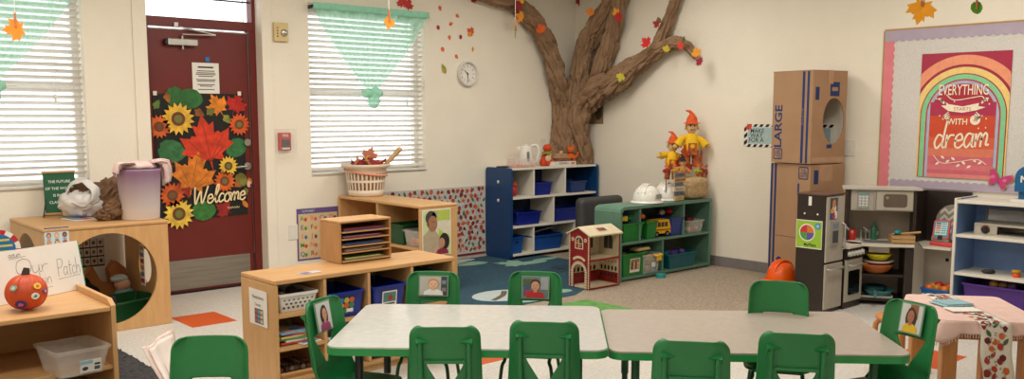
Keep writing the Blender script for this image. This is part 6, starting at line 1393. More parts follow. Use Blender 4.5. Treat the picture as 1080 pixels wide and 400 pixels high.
# ------------------------------------------------------------------ stacked cardboard boxes
BLU = flat((30, 52, 104), .75); ba = math.radians(10); BRZ = -PI / 2 - ba
def scaled_hole(b, y0, y1, z0, z1, cy, cz, ry, rz_, t0, t1, m, axis):
    s = ry / rz_; keep = b.M.copy()
    b.M = keep @ Matrix.Diagonal((1, s, 1, 1) if axis == 'x' else (s, 1, 1, 1)); hole_panel(b, y0 / s, y1 / s, z0, z1, cy / s, cz, rz_, t0, t1, m, axis); b.M = keep
bw_, bd_ = .40, .40
def logo(b, x, z, s, rot=0):
    M = b.M.copy(); b.M = M @ Matrix.Translation((x, z, 0)) @ Matrix.Rotation(rot, 4, 'Z')
    b.prism(rrect(-s, s, -s, s, s * .3), 0, .0005, BLU); b.prism(rrect(-s * .82, s * .82, -s * .82, s * .82, s * .2), .0005, .0008, CARD); 
    for i, q in enumerate(('THE', 'HOME', 'DEPOT')): b.text(q, 0, s * .42 - i * s * .46, s * .52, .0011, BLU, bold=.02)
    b.M = M
UPO = (-.405, -2.655, 1.008)
t = thing('cardboard_box', 'upper tall cardboard box with an oval window cut in its side', 'cardboard box', UPO, BRZ, 'stacked cardboard boxes')
hgt = .725; k = .006
b = MB(); b.box(0, bw_, 0, k, 0, hgt, CARD); b.box(0, k, k, bd_ - k, 0, hgt, CARD)
scaled_hole(b, k, bd_ - k, 0, hgt, bd_ * .63, .335, .125, .18, bw_ - k, bw_, CARD, 'x')
scaled_hole(b, 0, bw_, 0, hgt, bw_ * .5, .38, .185, .33, bd_ - k, bd_, CARD, 'y')
b.box(k, bw_ - k, k, bd_ - k, 0, k, CARD); b.build('box_body', t)
b = MB(); b.box(-.002, bw_ + .002, -.002, bd_ / 2 - .002, hgt, hgt + .005, CARD); b.box(-.002, bw_ + .002, bd_ / 2 + .002, bd_ + .002, hgt, hgt + .005, CARD); b.build('top_flap', t)
TAPE = mat('shiny_packing_tape', (186, 150, 116), .15, .03)
b = MB(); b.box(-.003, bw_ + .003, bd_ / 2 - .03, bd_ / 2 + .03, hgt + .0052, hgt + .0062, TAPE); b.box(bw_ + .0002, bw_ + .003, bd_ / 2 - .03, bd_ / 2 + .03, hgt - .1, hgt + .0062, TAPE); b.build('packing_tape', t)
b = MB(); b.box(bw_ + .0002, bw_ + .0012, .01, bd_ - .01, .01, .05, TAPE); b.build('packing_tape', t)
Mf = plane_matrix((0, -.0004, 0), (1, 0, 0), (0, 0, 1)); b = MB(Mf)
b.rect(.297, .322, .004, hgt - .004, .0003, BLU); b.rect(.345, .367, .004, hgt - .004, .0003, BLU)
b.text('LARGE', .068, .29, .105, .0004, BLU, rot=PI / 2, bold=.02, sx=1.1); logo(b, .068, .07, .045, PI / 2); b.text('27" x 15" x 16"', .3095, .37, .022, .0008, CARD, rot=PI / 2)
b.M = plane_matrix((bw_ + .0006, 0, 0), (0, 1, 0), (0, 0, 1)); b.rect(.03, .075, .5, .6, .0003, BLU); b.rect(.2, .31, .53, .64, .0003, BLU); b.rect(.22, .29, .57, .6, .0006, CARD); b.rect(.18, .24, .12, .15, .0003, BLU); b.build('box_print', t)
LOO = (-.375, -2.635, .006); lw, ld = .415, .40
t = thing('cardboard_box', 'lower cardboard box carrying the one with the oval window', 'cardboard box', LOO, BRZ - .02, 'stacked cardboard boxes')
b = MB(); b.box(0, lw, 0, ld, 0, .995, CARD); b.build('box_body', t, bevel=.003)
b = MB(Mf); b.rect(.006, .028, .0, .99, .0003, BLU); b.rect(.045, .067, .0, .99, .0003, BLU); logo(b, .345, .925, .05, 0); b.text('LARGE', .25, .76, .2, .0004, BLU, bold=.02) if False else b.text('L', .315, .79, .13, .0004, BLU, bold=.02)
b.rect(.0, lw, .402, .406, .0005, flat((110, 80, 52))); b.rect(.1, .14, .12, .22, .0003, BLU); b.ell2(.12, .2, .03, .03, .0006, BLU)
b.M = plane_matrix((lw + .0006, 0, 0), (0, 1, 0), (0, 0, 1)); b.rect(.04, .09, .84, .95, .0003, BLU); b.ell2(.06, .72, .03, .03, .0003, BLU); b.build('box_print', t)
b = MB(); b.M = plane_matrix((lw + .0008, 0, 0), (0, 1, 0), (0, 0, 1)); b.rect(.1, .25, .86, .99, .0004, TAPE); b.build('packing_tape', t)

# orange toy hard hat standing on a white pail in front of the boxes
hp = V(824, 297, 6.75)
t = thing('white_pail', 'white pail with red band under the orange hard hat', 'pail', (hp.x, hp.y, .0045))
ph_ = max(.08, hp.z - .0045 - .0)
b = MB(); b.lathe([(.06, 0), (.075, ph_ - .02), (.08, ph_), (.07, ph_), (.055, .01), (0, .01)], PLW, 28); b.build('pail_body', t)
b = MB(); b.lathe([(.0775, ph_ - .045), (.0795, ph_ - .02)], flat((180, 36, 30)), 28, cap=False); b.build('red_band', t)
hard_hat((hp.x, hp.y, hp.z + .001), .112, mat('orange_hard_hat', (244, 96, 22), .25, .02), 'bright orange toy hard hat in front of the cardboard boxes', 2.9)

# ------------------------------------------------------------------ play kitchen
KG = mat('warm_grey_kitchen_panel', (172, 164, 150), .45, .03); KW = mat('ivory_counter', (214, 206, 190), .35, .02); KM = mat('silver_plastic', (168, 166, 160), .3, .03, metal=.4); OVG = mat('dark_oven_glass', (16, 18, 18), .12, .05)
fx0, fx1, fy0, fy1, fh_ = -1.163, -.915, -3.59, -3.36, .845
t = thing('play_fridge', 'dark brown and grey play refrigerator at the left end of play kitchen', 'play fridge', (fx0, fy0, .0005)); w, d = fx1 - fx0, fy1 - fy0
b = MB(); b.box(0, w, .014, d, 0, fh_ - .014, DKB); b.box(-.006, w + .006, -.004, d, fh_ - .0135, fh_, mat('brown_fridge_top', (92, 66, 52), .4, .05)); b.build('cabinet', t, bevel=.002)
for z0, z1, nm in ((.365, .826, 'upper'), (.03, .35, 'lower')):
    b = MB(); b.box(.006, w - .006, .0, .0125, z0, z1, KG); dr = b.build('fridge_door', t, bevel=.003)
    b = MB()
    if nm == 'upper': b.tube([(w - .03, 0, .44), (w - .03, -.022, .45), (w - .03, -.022, .62), (w - .03, 0, .63)], .007, KM, 10)
    else: b.tube([(.03, 0, .315), (.03, -.022, .312), (w - .02, -.022, .312), (w - .02, 0, .315)], .008, KM, 10)
    b.build('handle', dr)
    if nm == 'upper':
        b = MB(); b.box(.055, .155, -.012, -.0005, .48, .65, KM); b.box(.068, .142, -.0135, -.0122, .5, .585, flat((70, 70, 72))); b.box(.068, .142, -.0135, -.0122, .6, .635, flat((120, 132, 150))); b.build('water_dispenser', dr, bevel=.003)
b = MB()
for y, z in ((.07, .7), (.17, .7), (.18, .46)): b.M = plane_matrix((-.0004, y, z), (0, -1, 0), (0, 0, 1)); b.lathe([(.007, 0), (.006, .002)], PAPER, 12)
b.M = plane_matrix((-.0004, .13, .79), (0, -1, 0), (0, 0, 1)); b.rect(-.012, .012, -.032, .032, .001, PAPER); b.build('screw_caps', t)
b = MB(plane_matrix((fx0 + .09, fy0 - .0006, .74), (1, 0, 0), (0, 0, 1))); b.box(-.05, .05, -.075, .075, 0, .001, flat((70, 70, 74))); b.ell2(0, .035, .025, .03, .0016, flat((190, 130, 90))); b.shape([(-.035, -.03), (.03, -.02), (.03, .02), (-.02, .02)], .0014, flat((220, 214, 206))); b.rect(-.045, .0, -.03, .0, .002, flat((230, 150, 40))); b.rect(-.045, .01, -.07, -.03, .002, flat((40, 80, 150))); b.rect(.01, .045, -.07, -.02, .002, flat((230, 226, 220))); b.ell2(.0, -.055, .02, .015, .0026, flat((200, 60, 50)))
tag(b.build('chef_picture'), 'small picture of a person in white on the play fridge door', 'picture')
t = thing('plate_poster', 'lime green food plate poster on the dark side of play fridge', 'poster'); M0 = plane_matrix((fx0 - .0006, fy0 + .13, .555), (0, -1, 0), (0, 0, 1)); b = MB(M0)
b.box(-.1, .1, -.1, .1, 0, .001, PAPER); b.rect(-.096, .096, -.094, .094, .0014, flat((150, 190, 50)))
b.ell2(-.015, .012, .062, .062, .0018, PAPER, 28)
for a0, a1, c in ((.0, .5, (216, 120, 50)), (.5, 1.0, (196, 50, 50)), (1.0, 1.5, (76, 150, 66)), (1.5, 2.0, (92, 84, 150))): b.shape([(-.015, .012)] + [(-.015 + .054 * math.cos(PI * (a0 + (a1 - a0) * i / 8)), .012 + .054 * math.sin(PI * (a0 + (a1 - a0) * i / 8))) for i in range(9)], .0022, flat(c))
b.ell2(.066, .062, .022, .022, .0022, flat((60, 130, 190)), 18); b.ell2(.066, .062, .013, .013, .0026, flat((150, 190, 220)), 14); b.build('sheet', t)
b = MB(M0); b.text('MyPlate', .01, -.074, .03, .0024, flat((30, 60, 30)), bold=.015); b.build('lettering', t)
# oven
ox0, ox1, oy0, oy1 = -.905, -.655, -3.605, -3.365
t = thing('play_oven', 'grey play oven with a row of knobs beside the play fridge', 'play oven', (ox0, oy0, .0005)); w, d = ox1 - ox0, oy1 - oy0
b = MB(); b.box(0, w, .012, d, .0, .44, DKB); b.build('cabinet', t)
b = MB(); b.prism([(-.002, -.02), (w * .75, -.02), (w + .02, .03), (w + .02, d), (-.002, d)], .442, .458, KW); b.build('counter', t, bevel=.004)
b = MB(); b.box(.005, w - .005, -.004, .0115, .365, .437, DKB); pn = b.build('control_panel', t)
for i in range(5):
    x = .035 + i * .046; b = MB(); b.M = plane_matrix((x, -.0045, .402), (1, 0, 0), (0, 0, 1)); b.lathe([(.02, 0), (.02, .006), (.008, .008), (.008, .014)], flat((206, 204, 198)), 16); b.box(-.0025, .0025, -.017, .017, .014, .02, flat((210, 208, 200))); b.build('knob', pn)
b = MB(); b.box(.004, w - .004, -.0, .0115, .05, .358, KG); dr = b.build('oven_door', t, bevel=.003)
b = MB(); b.prism(rrect(.045, w - .045, .1, .275, .014), -.0035, -.0006, OVG, 'y'); b.build('oven_window', dr)
b = MB(); b.tube([(.05, 0, .315), (.05, -.024, .315), (w - .03, -.024, .315), (w - .03, 0, .315)], .008, KM, 10); b.build('handle', dr)
b = MB(); b.tube([(.12, .12, .459), (.12, .12, .56), (.13, .09, .585), (.14, .06, .56)], .008, KM, 10, n=3); b.lathe([(.02, .459), (.016, .47)], KM, 14, (.12, .12, 0)); b.build('pot_filler', t)
# corner sink unit
ku = Vector((.537, -.843, 0)).normalized(); kv = Vector((-ku.y, ku.x, 0)); KRZ = math.atan2(ku.y, ku.x)
ko = V(897, 221, 6.66)
KO = Vector((ko.x, ko.y, .0005)); kw = .432
t = thing('play_sink_unit', 'play kitchen corner unit with microwave above the sink counter', 'play kitchen', KO, KRZ)
b = MB(); b.box(-.028, -.004, .0, .17, .46, .84, DKB); b.box(kw + .002, kw + .02, .0, .17, .46, .84, DKB); b.box(-.028, kw + .02, .171, .18, .0, .84, mat('taupe_kitchen_back', (150, 136, 122), .5, .03)); b.build('hutch_panel', t)
b = MB(); b.prism([(-.06, -.02), (kw + .055, -.02), (kw + .03, .19), (-.05, .19)], .842, .858, mat('grey_ivory_hutch_top', (188, 182, 170), .4, .02)); b.build('hutch_top', t, bevel=.004)
b = MB(); b.box(0, kw, .004, .165, .685, .8405, KG); mw = b.build('microwave', t, bevel=.004)
b = MB(); b.box(.175, kw - .006, -.006, .0035, .692, .834, KG); md = b.build('microwave_door', mw, bevel=.003)
b = MB(); b.prism(rrect(.225, kw - .045, .715, .812, .02), -.0085, -.0062, mat('bronze_window_tint', (96, 82, 72), .2, .04), 'y'); b.build('door_window', md)
b = MB(); b.M = plane_matrix((.25, -.009, .785), (1, 0, 0), (0, 0, 1)); b.lathe([(.011, 0), (.011, .002)], flat((150, 130, 110)), 14); b.build('round_sticker', md)
b = MB(); b.box(.16, .17, -.01, .0035, .7, .828, KM); b.build('handle', mw)
b = MB(); b.box(.045, .13, -.002, .0035, .7, .83, flat((150, 148, 142)))
for r in range(4):
    for c in range(3): b.box(.055 + c * .023, .072 + c * .023, -.0045, -.0022, .718 + r * .021, .733 + r * .021, flat((206, 208, 206)))
b.box(.055, .12, -.0045, -.0022, .806, .824, flat((120, 150, 150))); b.build('keypad', mw)
b = MB(); cpoly = [(.0, -.16), (kw * .5, -.185), (kw + .0, -.15), (kw + .0, .17), (-.03, .17), (-.05, -.05)]; b.prism(cpoly, .442, .458, KW); b.build('counter', t, bevel=.004)
b = MB(); b.prism(rrect(.08, .30, -.12, .05, .02), .4585, .462, flat((150, 148, 146))); b.prism(rrect(.095, .285, -.105, .035, .02), .4622, .463, flat((96, 94, 92))); b.build('sink', t)
b = MB(); b.box(.13, .27, -.1, .02, .39, .441, KG); b.build('sink_basin', t)
b = MB(); b.lathe([(.018, .458), (.014, .475)], KM, 14, (.09, .1, 0)); b.tube([(.09, .1, .47), (.09, .1, .53), (.105, .06, .548), (.13, .02, .53)], .008, KM, 10, n=3); b.build('faucet', t)
for x0, x1 in ((-.035, -.01), (kw - .06, kw + .0)):
    b = MB(); b.box(x0, x1, -.12, .17, .0, .441, DKB); b.build('side_panel', t)
for z in (.215, .03):
    b = MB(); b.box(-.009, kw - .061, -.1, .17, z, z + .014, DKB); b.build('shelf_board', t)
def K(x, y, z): v = KO + ku * x + kv * y; return Vector((v.x, v.y, z))
t = thing('mixing_bowl', 'orange brown toy bowl at the bottom of the bowl stack', 'bowl', K(.19, -.02, .2305)); CL_ = mat('terracotta_plastic', (176, 96, 44), .4, .05)
b = MB(); b.lathe([(.06, 0), (.09, .02), (.122, .06), (.128, .07), (.12, .07), (.085, .026), (.0, .015)], CL_, 32); b.build('bowl_body', t)
b = MB(); b.tube([(-.125, 0, .064), (-.155, 0, .078), (-.17, 0, .08)], .013, CL_, 10); b.build('handle', t)
t = thing('toy_plate', 'white toy plate in the middle of the bowl stack', 'plate', K(.2, -.02, .2305 + .072)); b = MB(); b.lathe([(.05, 0), (.09, .006), (.118, .022), (.112, .024), (.05, .006), (.0, .006)], PLW, 32); b.build('plate_body', t)
b = MB(); b.lathe([(.09, .008), (.096, .0)], flat((170, 40, 40)), 28, cap=False); b.build('red_rim', t)
b = MB(); b.lathe([(.055, 0), (.085, .03), (.098, .048), (.092, .048), (.05, .008), (.0, .008)], mat('lemon_plastic', (226, 208, 30), .35, .03), 32); tag(b.build('toy_bowl', loc=K(.205, -.02, .2305 + .098)), 'lemon yellow toy bowl on top of the bowl stack', 'bowl')
t = thing('toy_pan', 'pale teal toy frying pan low in the sink unit', 'pan', K(.22, -.0, .068)); TP_ = mat('pale_teal_plastic', (76, 138, 140), .4, .04); b = MB(); b.lathe([(.085, 0), (.105, .03), (.11, .036), (.1, .034), (.08, .006), (0, .006)], TP_, 28); b.build('pan_body', t)
b = MB(); b.tube([(-.1, -.02, .03), (-.17, -.06, .028), (-.2, -.075, .02)], .013, TP_, 10); b.build('handle', t)
t = thing('grey_tray', 'shallow grey tray under the teal pan', 'tray', K(.17, -.01, .0445), KRZ); b = MB(); open_box(b, .27, .16, .022, .004, flat((168, 166, 158)), .93, .006); b.build('tray_body', t)
t = thing('toy_colander', 'dark teal toy colander behind the pale teal pan', 'colander', K(.19, .08, .0445)); b = MB(); b.lathe([(.06, 0), (.085, .03), (.095, .07), (.088, .07), (.05, .01), (0, .01)], flat((40, 84, 92)), 24); b.build('bowl_body', t)
# things on the sink counter
CZ = .4635
t = thing('spray_bottle', 'green toy soap bottle standing behind the play sink', 'bottle', K(.185, .12, .459)); b = MB(); b.lathe([(.03, 0), (.034, .01), (.034, .07), (.024, .1), (.01, .112)], mat('sea_green_bottle', (50, 112, 86), .35, .04), 20, sq=(1, .7)); b.build('bottle_body', t)
b = MB(); b.lathe([(.01, .112), (.008, .135), (.003, .142)], MC['sea_green_bottle'], 14); b.build('nozzle', t); b = MB(); b.M = plane_matrix((0, -.026, .05), (1, 0, 0), (0, 0, 1)); b.ell2(0, 0, .014, .016, .0, flat((190, 190, 170))); b.build('label', t)
b = MB(); b.lathe([(.03, 0), (.036, .075), (.032, .075), (.026, .006), (0, .006)], mat('red_orange_cup', (186, 42, 26), .35, .05), 24); tag(b.build('red_cup', loc=K(.02, .06, .459)), 'red orange toy cup at the left end of the sink counter', 'cup')
b = MB(); b.tube([(0, 0, .0), (0, 0, .08)], .009, KM, 10); b.tube([(.03, 0, .0), (.03, 0, .075)], .009, KM, 10); b.tube([(-.015, 0, .055), (.045, 0, .055)], .006, KM, 8); tag(b.build('tap_handles', loc=K(.125, .13, .459), rz=KRZ), 'pair of silver toy tap handles behind the sink', 'tap')
t = thing('wooden_crate', 'small slatted wooden crate on the right of the sink counter', 'crate', K(.355, -.05, .4635), KRZ + .1); CW = mat('light_crate_wood', (186, 146, 98), .55, .06, 8, kind='wood')
for y in (-.055, .049):
    for z in (.004, .032): b = MB(); b.box(-.08, .08, y, y + .006, z, z + .022, CW); b.build('slat', t)
for x in (-.08, .074): b = MB(); b.box(x, x + .006, -.048, .048, .0, .056, CW); b.build('end_board', t)
b = MB(); b.box(-.073, .073, -.048, .048, 0, .004, CW); b.build('base_board', t)
t = thing('toy_spoon', 'blond wooden toy spoon lying across the small crate', 'spoon', K(.38, -.06, .525), KRZ - .2); b = MB(); b.tube([(-.05, 0, 0), (.1, 0, .022)], .008, CW, 10); b.ell((-.07, 0, -.002), (.028, .018, .008), CW); b.build('spoon_body', t)
b = MB(); b.ell((0, 0, .018), (.035, .022, .018), mat('teal_toy_plastic', (22, 140, 146), .4, .05), fn=lambda d: 1 + .2 * noise.noise(d * 3)); tag(b.build('teal_toy', loc=K(.325, -.06, .52)), 'teal toy piece on top of the small wooden crate', 'toy')
# right wing with chevron arch
t = thing('play_counter_wing', 'ivory play counter with chevron arch panel right of the sink unit', 'play counter', (0, 0, .0005)); wy0, wy1 = -4.095, -3.87
b = MB(); b.prism([(-.34, wy0), (-.02, wy0), (-.02, wy1 + .1), (-.14, wy1 + .1), (-.36, wy1 - .03)][::1], .425, .44, KW); b.build('counter', t, bevel=.004)
b = MB(); b.box(-.16, -.145, wy0, wy1 + .04, .03, .424, mat('off_white_panel', (196, 188, 174), .5, .02)); b.build('front_panel', t)
b = MB(); b.M = plane_matrix((-.1606, -4.0, .33), (0, -1, 0), (0, 0, 1)); b.ell2(0, 0, .014, .014, .0008, BLACK); b.build('round_hole', t)
b = MB(); b.prism([(-.36, wy0), (-.02, wy0), (-.02, wy1 + .1), (-.14, wy1 + .1), (-.36, wy1 - .02)], .012, .03, KW); b.build('floor_board', t)
b = MB(); b.box(-.03, -.016, wy0 - .0, wy1 + .11, .441, .825, DKB); b.box(-.2, -.031, wy1 + .095, wy1 + .11, .441, .825, DKB); b.build('back_panel', t)
cy_ = -3.985; b = MB(); ap = [(cy_ - .125, .441), (cy_ + .125, .441), (cy_ + .125, .60)] + [(cy_ + .125 * math.cos(a), .60 + .13 * math.sin(a)) for a in [PI * i / 18 for i in range(1, 18)]] + [(cy_ - .125, .60)]
b.prism(ap, -.06, -.046, flat((150, 142, 132)), 'x'); b.build('arch_panel', t)
b = MB(plane_matrix((-.0605, cy_, .441), (0, -1, 0), (0, 0, 1)))
def inside(x, y): return abs(x) < .118 and (y < .16 or (x / .12) ** 2 + ((y - .16) / .125) ** 2 < 1)
for r in range(6):
    y0 = .01 + r * .05
    for i in range(8):
        xa, xb = -.125 + i * .03125, -.125 + (i + 1) * .03125; ya, yb_ = (y0, y0 + .03) if i % 2 else (y0 + .03, y0)
        q = [(xa, ya), (xb, yb_), (xb, yb_ + .024), (xa, ya + .024)]
        if all(inside(*p) for p in q): b.shape(q, .0006, flat((214, 208, 196)))
b.build('chevron_print', t)
# cash register
t = thing('toy_register', 'coral toy cash register with a tilted screen on the play counter', 'cash register', (-.2, -4.0, .4415), -PI / 2 - .12); COR = mat('coral_plastic', (214, 72, 76), .4, .03); GRT = mat('grey_green_plastic', (150, 158, 140), .45, .03)
b = MB(); b.box(-.085, .085, -.07, .07, 0, .03, COR); b.build('drawer_base', t, bevel=.006)
b = MB(); b.prism([(-.06, .031), (.06, .031), (.06, .075), (-.02, .1), (-.06, .06)], -.078, .05, GRT, 'x'); b.build('body', t, bevel=.005)
scr = plane_matrix((-.012, -.05, .12), (1, 0, .06), (-.02, .28, 1)); b = MB(scr); b.prism(rrect(-.062, .062, -.07, .07, .016), -.01, 0, COR); sc_ = b.build('screen', t)
b = MB(scr); b.prism(rrect(-.053, .053, -.06, .061, .01), .0, .0012, flat((60, 150, 170))); b.rect(-.045, .045, -.04, .052, .0016, flat((206, 220, 216)))
for i, c in enumerate(((60, 60, 70), (170, 70, 120), (206, 80, 60), (220, 150, 60), (120, 160, 80))): b.rect(-.04, -.004, .038 - i * .017, .048 - i * .017, .002, flat(c)); b.rect(.002, .04, .038 - i * .017, .047 - i * .017, .002, flat((90, 170, 190)))
b.rect(-.018, .018, -.075, -.045, .003, BLACK); b.build('screen_print', sc_)
b = MB(); b.M = plane_matrix((.082, -.03, .095), (1, 0, 0), (0, .2, 1)); b.prism(rrect(-.028, .028, -.045, .04, .008), -.006, 0, flat((130, 104, 170))); b.rect(-.02, .02, -.035, .03, .0006, flat((170, 178, 120))); b.build('keypad', t)
b = MB()
for k in (0, 1): b.box(-.04, .04, -.03, .03, .026 * k, .02 + .026 * k, CW)
b.box(-.04, -.034, -.03, .03, 0, .05, CW); b.box(.034, .04, -.03, .03, 0, .05, CW); tag(b.build('wooden_till', loc=(-.235, -4.068, .4415 + .0), rz=-PI / 2), 'tiny wooden crate beside the toy register at the shelf side', 'crate') if False else None
# blue bin of toy fruit
fp = (-.265, -4.0, .0315)
tub('fruit_bin', 'bright blue bin of toy fruit under the play counter', fp, -PI / 2, .2, .17, .105, mat('bright_blue_plastic', (20, 104, 176), .4, .03), None, .92, .006, .003, lambda b, w, h: (b.prism(rrect(-w * .6, w * .6, -h * .25, h * .3, .01), 0, .001, flat((150, 40, 34))), b.ell2(-w * .3, 0, w * .22, h * .2, .0016, PAPER)))
for i, (dy_, dx_, c, n, dz) in enumerate(((.06, -.03, (226, 110, 36), 'orange', .085), (.01, -.02, (200, 130, 40), 'golden', .088), (-.05, -.03, (230, 130, 40), 'pale orange', .085), (.02, .035, (196, 30, 34), 'red', .1), (-.05, .035, (206, 70, 36), 'red orange', .098), (.06, .04, (206, 150, 60), 'yellow', .09))):
    b = MB(); b.ell((0, 0, .034), (.034, .034, .033), flat(c, .35), 16, 10, lambda d: 1 - .12 * max(0, d.z) ** 6); tag(b.build('toy_fruit', loc=(fp[0] + dx_, fp[1] + dy_, fp[2] + dz - .02)), n + ' round toy fruit heaped in the bright blue bin', 'toy fruit', 'toy fruit in the blue bin')

# ------------------------------------------------------------------ white shelf at the right
SBL = mat('periwinkle_laminate', (106, 138, 192), .5, .03); wx0, wx1, wy_0, wy_1, wt = -.365, -.02, -5.2, -4.112, .795
t = thing('white_shelf', 'white open shelf with blue inside under the rainbow poster', 'shelf', (0, 0, .0005))
for y, inner in ((wy_1 - .02, -1), (wy_0, 1)):
    b = MB(); b.box(wx0, wx1, y, y + .02, 0, wt + .012, WHITE); sp = b.build('side_panel', t, bevel=.003)
    b = MB(); yy = y - .0012 if inner < 0 else y + .0202; b.box(wx0 + .012, wx1 - .012, yy, yy + .001, .01, wt - .03, SBL); b.build('blue_lining', sp)
b = MB(); b.box(wx1 - .011, wx1, wy_0 + .021, wy_1 - .0215, .02, wt - .022, SBL); b.build('back_panel', t)
b = MB(); b.box(wx0, wx1, wy_0 + .0205, wy_1 - .0205, wt - .022, wt, WHITE); b.build('top_board', t, bevel=.003)
for z in (.553, .283, .04):
    b = MB(); b.box(wx0, wx1 - .012, wy_0 + .022, wy_1 - .0225, z - .02, z, WHITE); b.build('shelf_board', t, bevel=.002)
b = MB(); b.box(wx0 + .03, wx1 - .01, wy_1 - .001, wy_1 + .0, .78, .807, SBL) if False else b.box(wx0 + .06, wx1, wy_1 - .0205, wy_1 - .0195, wt + .001, wt + .011, SBL); b.build('blue_edge', t)
# toy mailbox
mp_ = V(1078, 206, 6.05); t = thing('toy_mailbox', 'dark blue arch topped toy mailbox at the right edge of the white shelf', 'toy mailbox', (P(1082, 214, wt).x + .08, P(1082, 214, wt).y, wt + .001), 0); MBL = mat('mailbox_blue', (10, 92, 142), .4, .03)
b = MB(); b.prism(rrect(-.085, .085, -.16, .105, .02), 0, .018, PLW); b.build('base', t, bevel=.003)
b = MB(); ap = [(-.125, .07), (.08, .07), (.08, .17)] + [(-.0225 + .1025 * math.cos(PI * i / 14), .17 + .085 * math.sin(PI * i / 14)) for i in range(1, 14)] + [(-.125, .17)]; b.prism(ap, -.075, .07, MBL, 'x'); b.prism([(-.1, .0185), (.06, .0185), (.06, .069), (-.1, .069)], -.05, .05, MBL, 'x'); b.build('mailbox_body', t, bevel=.004)
b = MB(plane_matrix((-.0765, -.025, .155), (0, -1, 0), (0, 0, 1))); b.text('MAIL', .0, 0, .062, .0, PAPER, bold=.03, sx=1.05); b.build('lettering', t)
# toy record player
t = thing('toy_record_player', 'grey toy record player with black dial and raised lid on white shelf', 'record player', (-.2, -4.44, .5535), 0); RG = mat('warm_grey_toy', (176, 168, 156), .45, .03)
b = MB(); b.box(-.1, .1, -.21, -.205, 0, .085, RG); b.box(-.1, .1, .205, .21, 0, .085, RG); b.box(.09, .1, -.204, .204, 0, .085, RG); b.box(-.1, .089, -.204, .204, .0, .012, RG); b.box(-.1, .089, -.204, .204, .07, .085, RG); b.box(-.1, -.09, .06, .204, .013, .069, RG); b.box(-.1, -.09, -.204, -.17, .013, .069, RG); b.build('cabinet', t)
b = MB(); b.M = plane_matrix((-.1005, .135, .044), (0, -1, 0), (0, 0, 1)); b.lathe([(.03, 0), (.03, .003)], flat((40, 36, 36)), 24); b.lathe([(.017, .003), (.015, .012)], flat((24, 22, 22)), 20)
for i in range(7): a = PI * (.1 + .13 * i); b.ell2(.025 * math.cos(a), .025 * math.sin(a), .003, .003, .0036, flat((210, 60, 50)), 6)
b.build('dial', t)
b = MB(); b.box(-.089, .088, -.165, .055, .013, .0145, flat((120, 120, 120))); b.build('slot_floor', t)
b = MB(); lid = [(.06, .0), (.075, .0), (.1, .1), (.085, .1)]; [b.prism(lid, y0, y1, flat((92, 86, 80)), 'y') for y0, y1 in ()]
b.M = plane_matrix((.06, 0, .0855), (0, -1, 0), (.25, 0, 1)); 
for q in ((-.2, .2, .0, .012), (-.2, .2, .085, .097), (-.2, -.188, .012, .085), (.188, .2, .012, .085)): b.box(q[0], q[1], q[2], q[3], -.008, 0, flat((110, 104, 96)))
b.box(-.187, .187, .0125, .0845, -.006, -.004, CLEAR); b.build('raised_lid', t)
b = MB(); b.ell((0, 0, .016), (.02, .045, .016), flat((34, 34, 36)), 16, 10); b.ell((.005, -.02, .03), (.012, .018, .008), flat((60, 60, 62)), 12, 8); tag(b.build('black_gadget', loc=(-.27, -4.33, .2835), rz=.4), 'small black rounded toy gadget on the white shelf middle board', 'toy')
t = thing('orange_jar', 'tiny orange jar with yellow lid on the white shelf', 'jar', (-.27, -4.51, .2835)); b = MB(); b.lathe([(.022, 0), (.026, .008), (.026, .022), (.02, .03)], mat('orange_jar_plastic', (232, 92, 30), .35, .03), 20); b.build('jar_body', t); b = MB(); b.lathe([(.022, .0305), (.03, .036), (.03, .046), (.026, .05)], flat((196, 150, 40)), 20); b.build('lid', t)
b = MB(); b.prism([(0, 0), (.0, .02), (.055, .13), (.12, .2), (.24, .2), (.24, 0)][::-1], -.03, .03, mat('brown_leatherette', (140, 88, 44), .55, .06), 'x'); tag(b.build('brown_case', loc=(-.25, -4.565, .2835), rz=PI, bevel=.01), 'brown toy case with a sloping side at the right edge of white shelf', 'case')
PUR = mat('purple_bin_plastic', (78, 40, 128), .4, .04)
tub('purple_bin', 'wide purple bin at the bottom of the white shelf', (-.19, -4.40, .0415), -PI / 2, .42, .3, .17, PUR, None, .92, .014)
for i, (y, c) in enumerate(((-4.36, (196, 150, 60)), (-4.42, (150, 110, 60)), (-4.48, (90, 70, 110)))): blob('toy_piece', ('yellow', 'tan', 'violet')[i] + ' toy showing above the purple bin rim', (-.24, y, .185), (.03, .03, .025), flat(c), 'toy', 'toys in the purple bin')

# ------------------------------------------------------------------ pink table, runner and stool
PTZ = .5
fl_ = P(994, 338, PTZ); bl_ = P(956, 311, PTZ); br_ = P(1045, 311, PTZ)
e1 = (bl_ - fl_); pd = e1.length; e1.normalize(); e2 = Vector((e1.y, -e1.x, 0)); pw = max(.4, (br_ - bl_).dot(e2))
PRZ = math.atan2(e2.y, e2.x)   # local x = e2 (right), local y = e1 (away)
t = thing('small_table', 'small oiled wood table under the pale pink cloth', 'table', (fl_.x, fl_.y, 0), PRZ)
b = MB(); b.prism(rrect(.0, pw, .0, pd, .03), PTZ - .03, PTZ - .006, ORW); b.build('tabletop', t)
for x in (.045, pw - .045):
    for y in (.05, pd - .05):
        b = MB(); b.box(x - .032, x + .032, y - .032, y + .032, 0, PTZ - .0305, ORW); b.build('leg', t, bevel=.008)
b = MB(); b.box(.08, pw - .08, .035, .05, PTZ - .09, PTZ - .031, ORW); b.box(.08, pw - .08, pd - .05, pd - .035, PTZ - .09, PTZ - .031, ORW); b.build('apron', t)
PKC = mat('pale_pink_cloth', (226, 192, 182), .85, .03, 18, bump=.3, bscale=160)
def fold(s, k): return .010 * math.sin(s * 26 + k) + .006 * math.sin(s * 61 + k * 2)
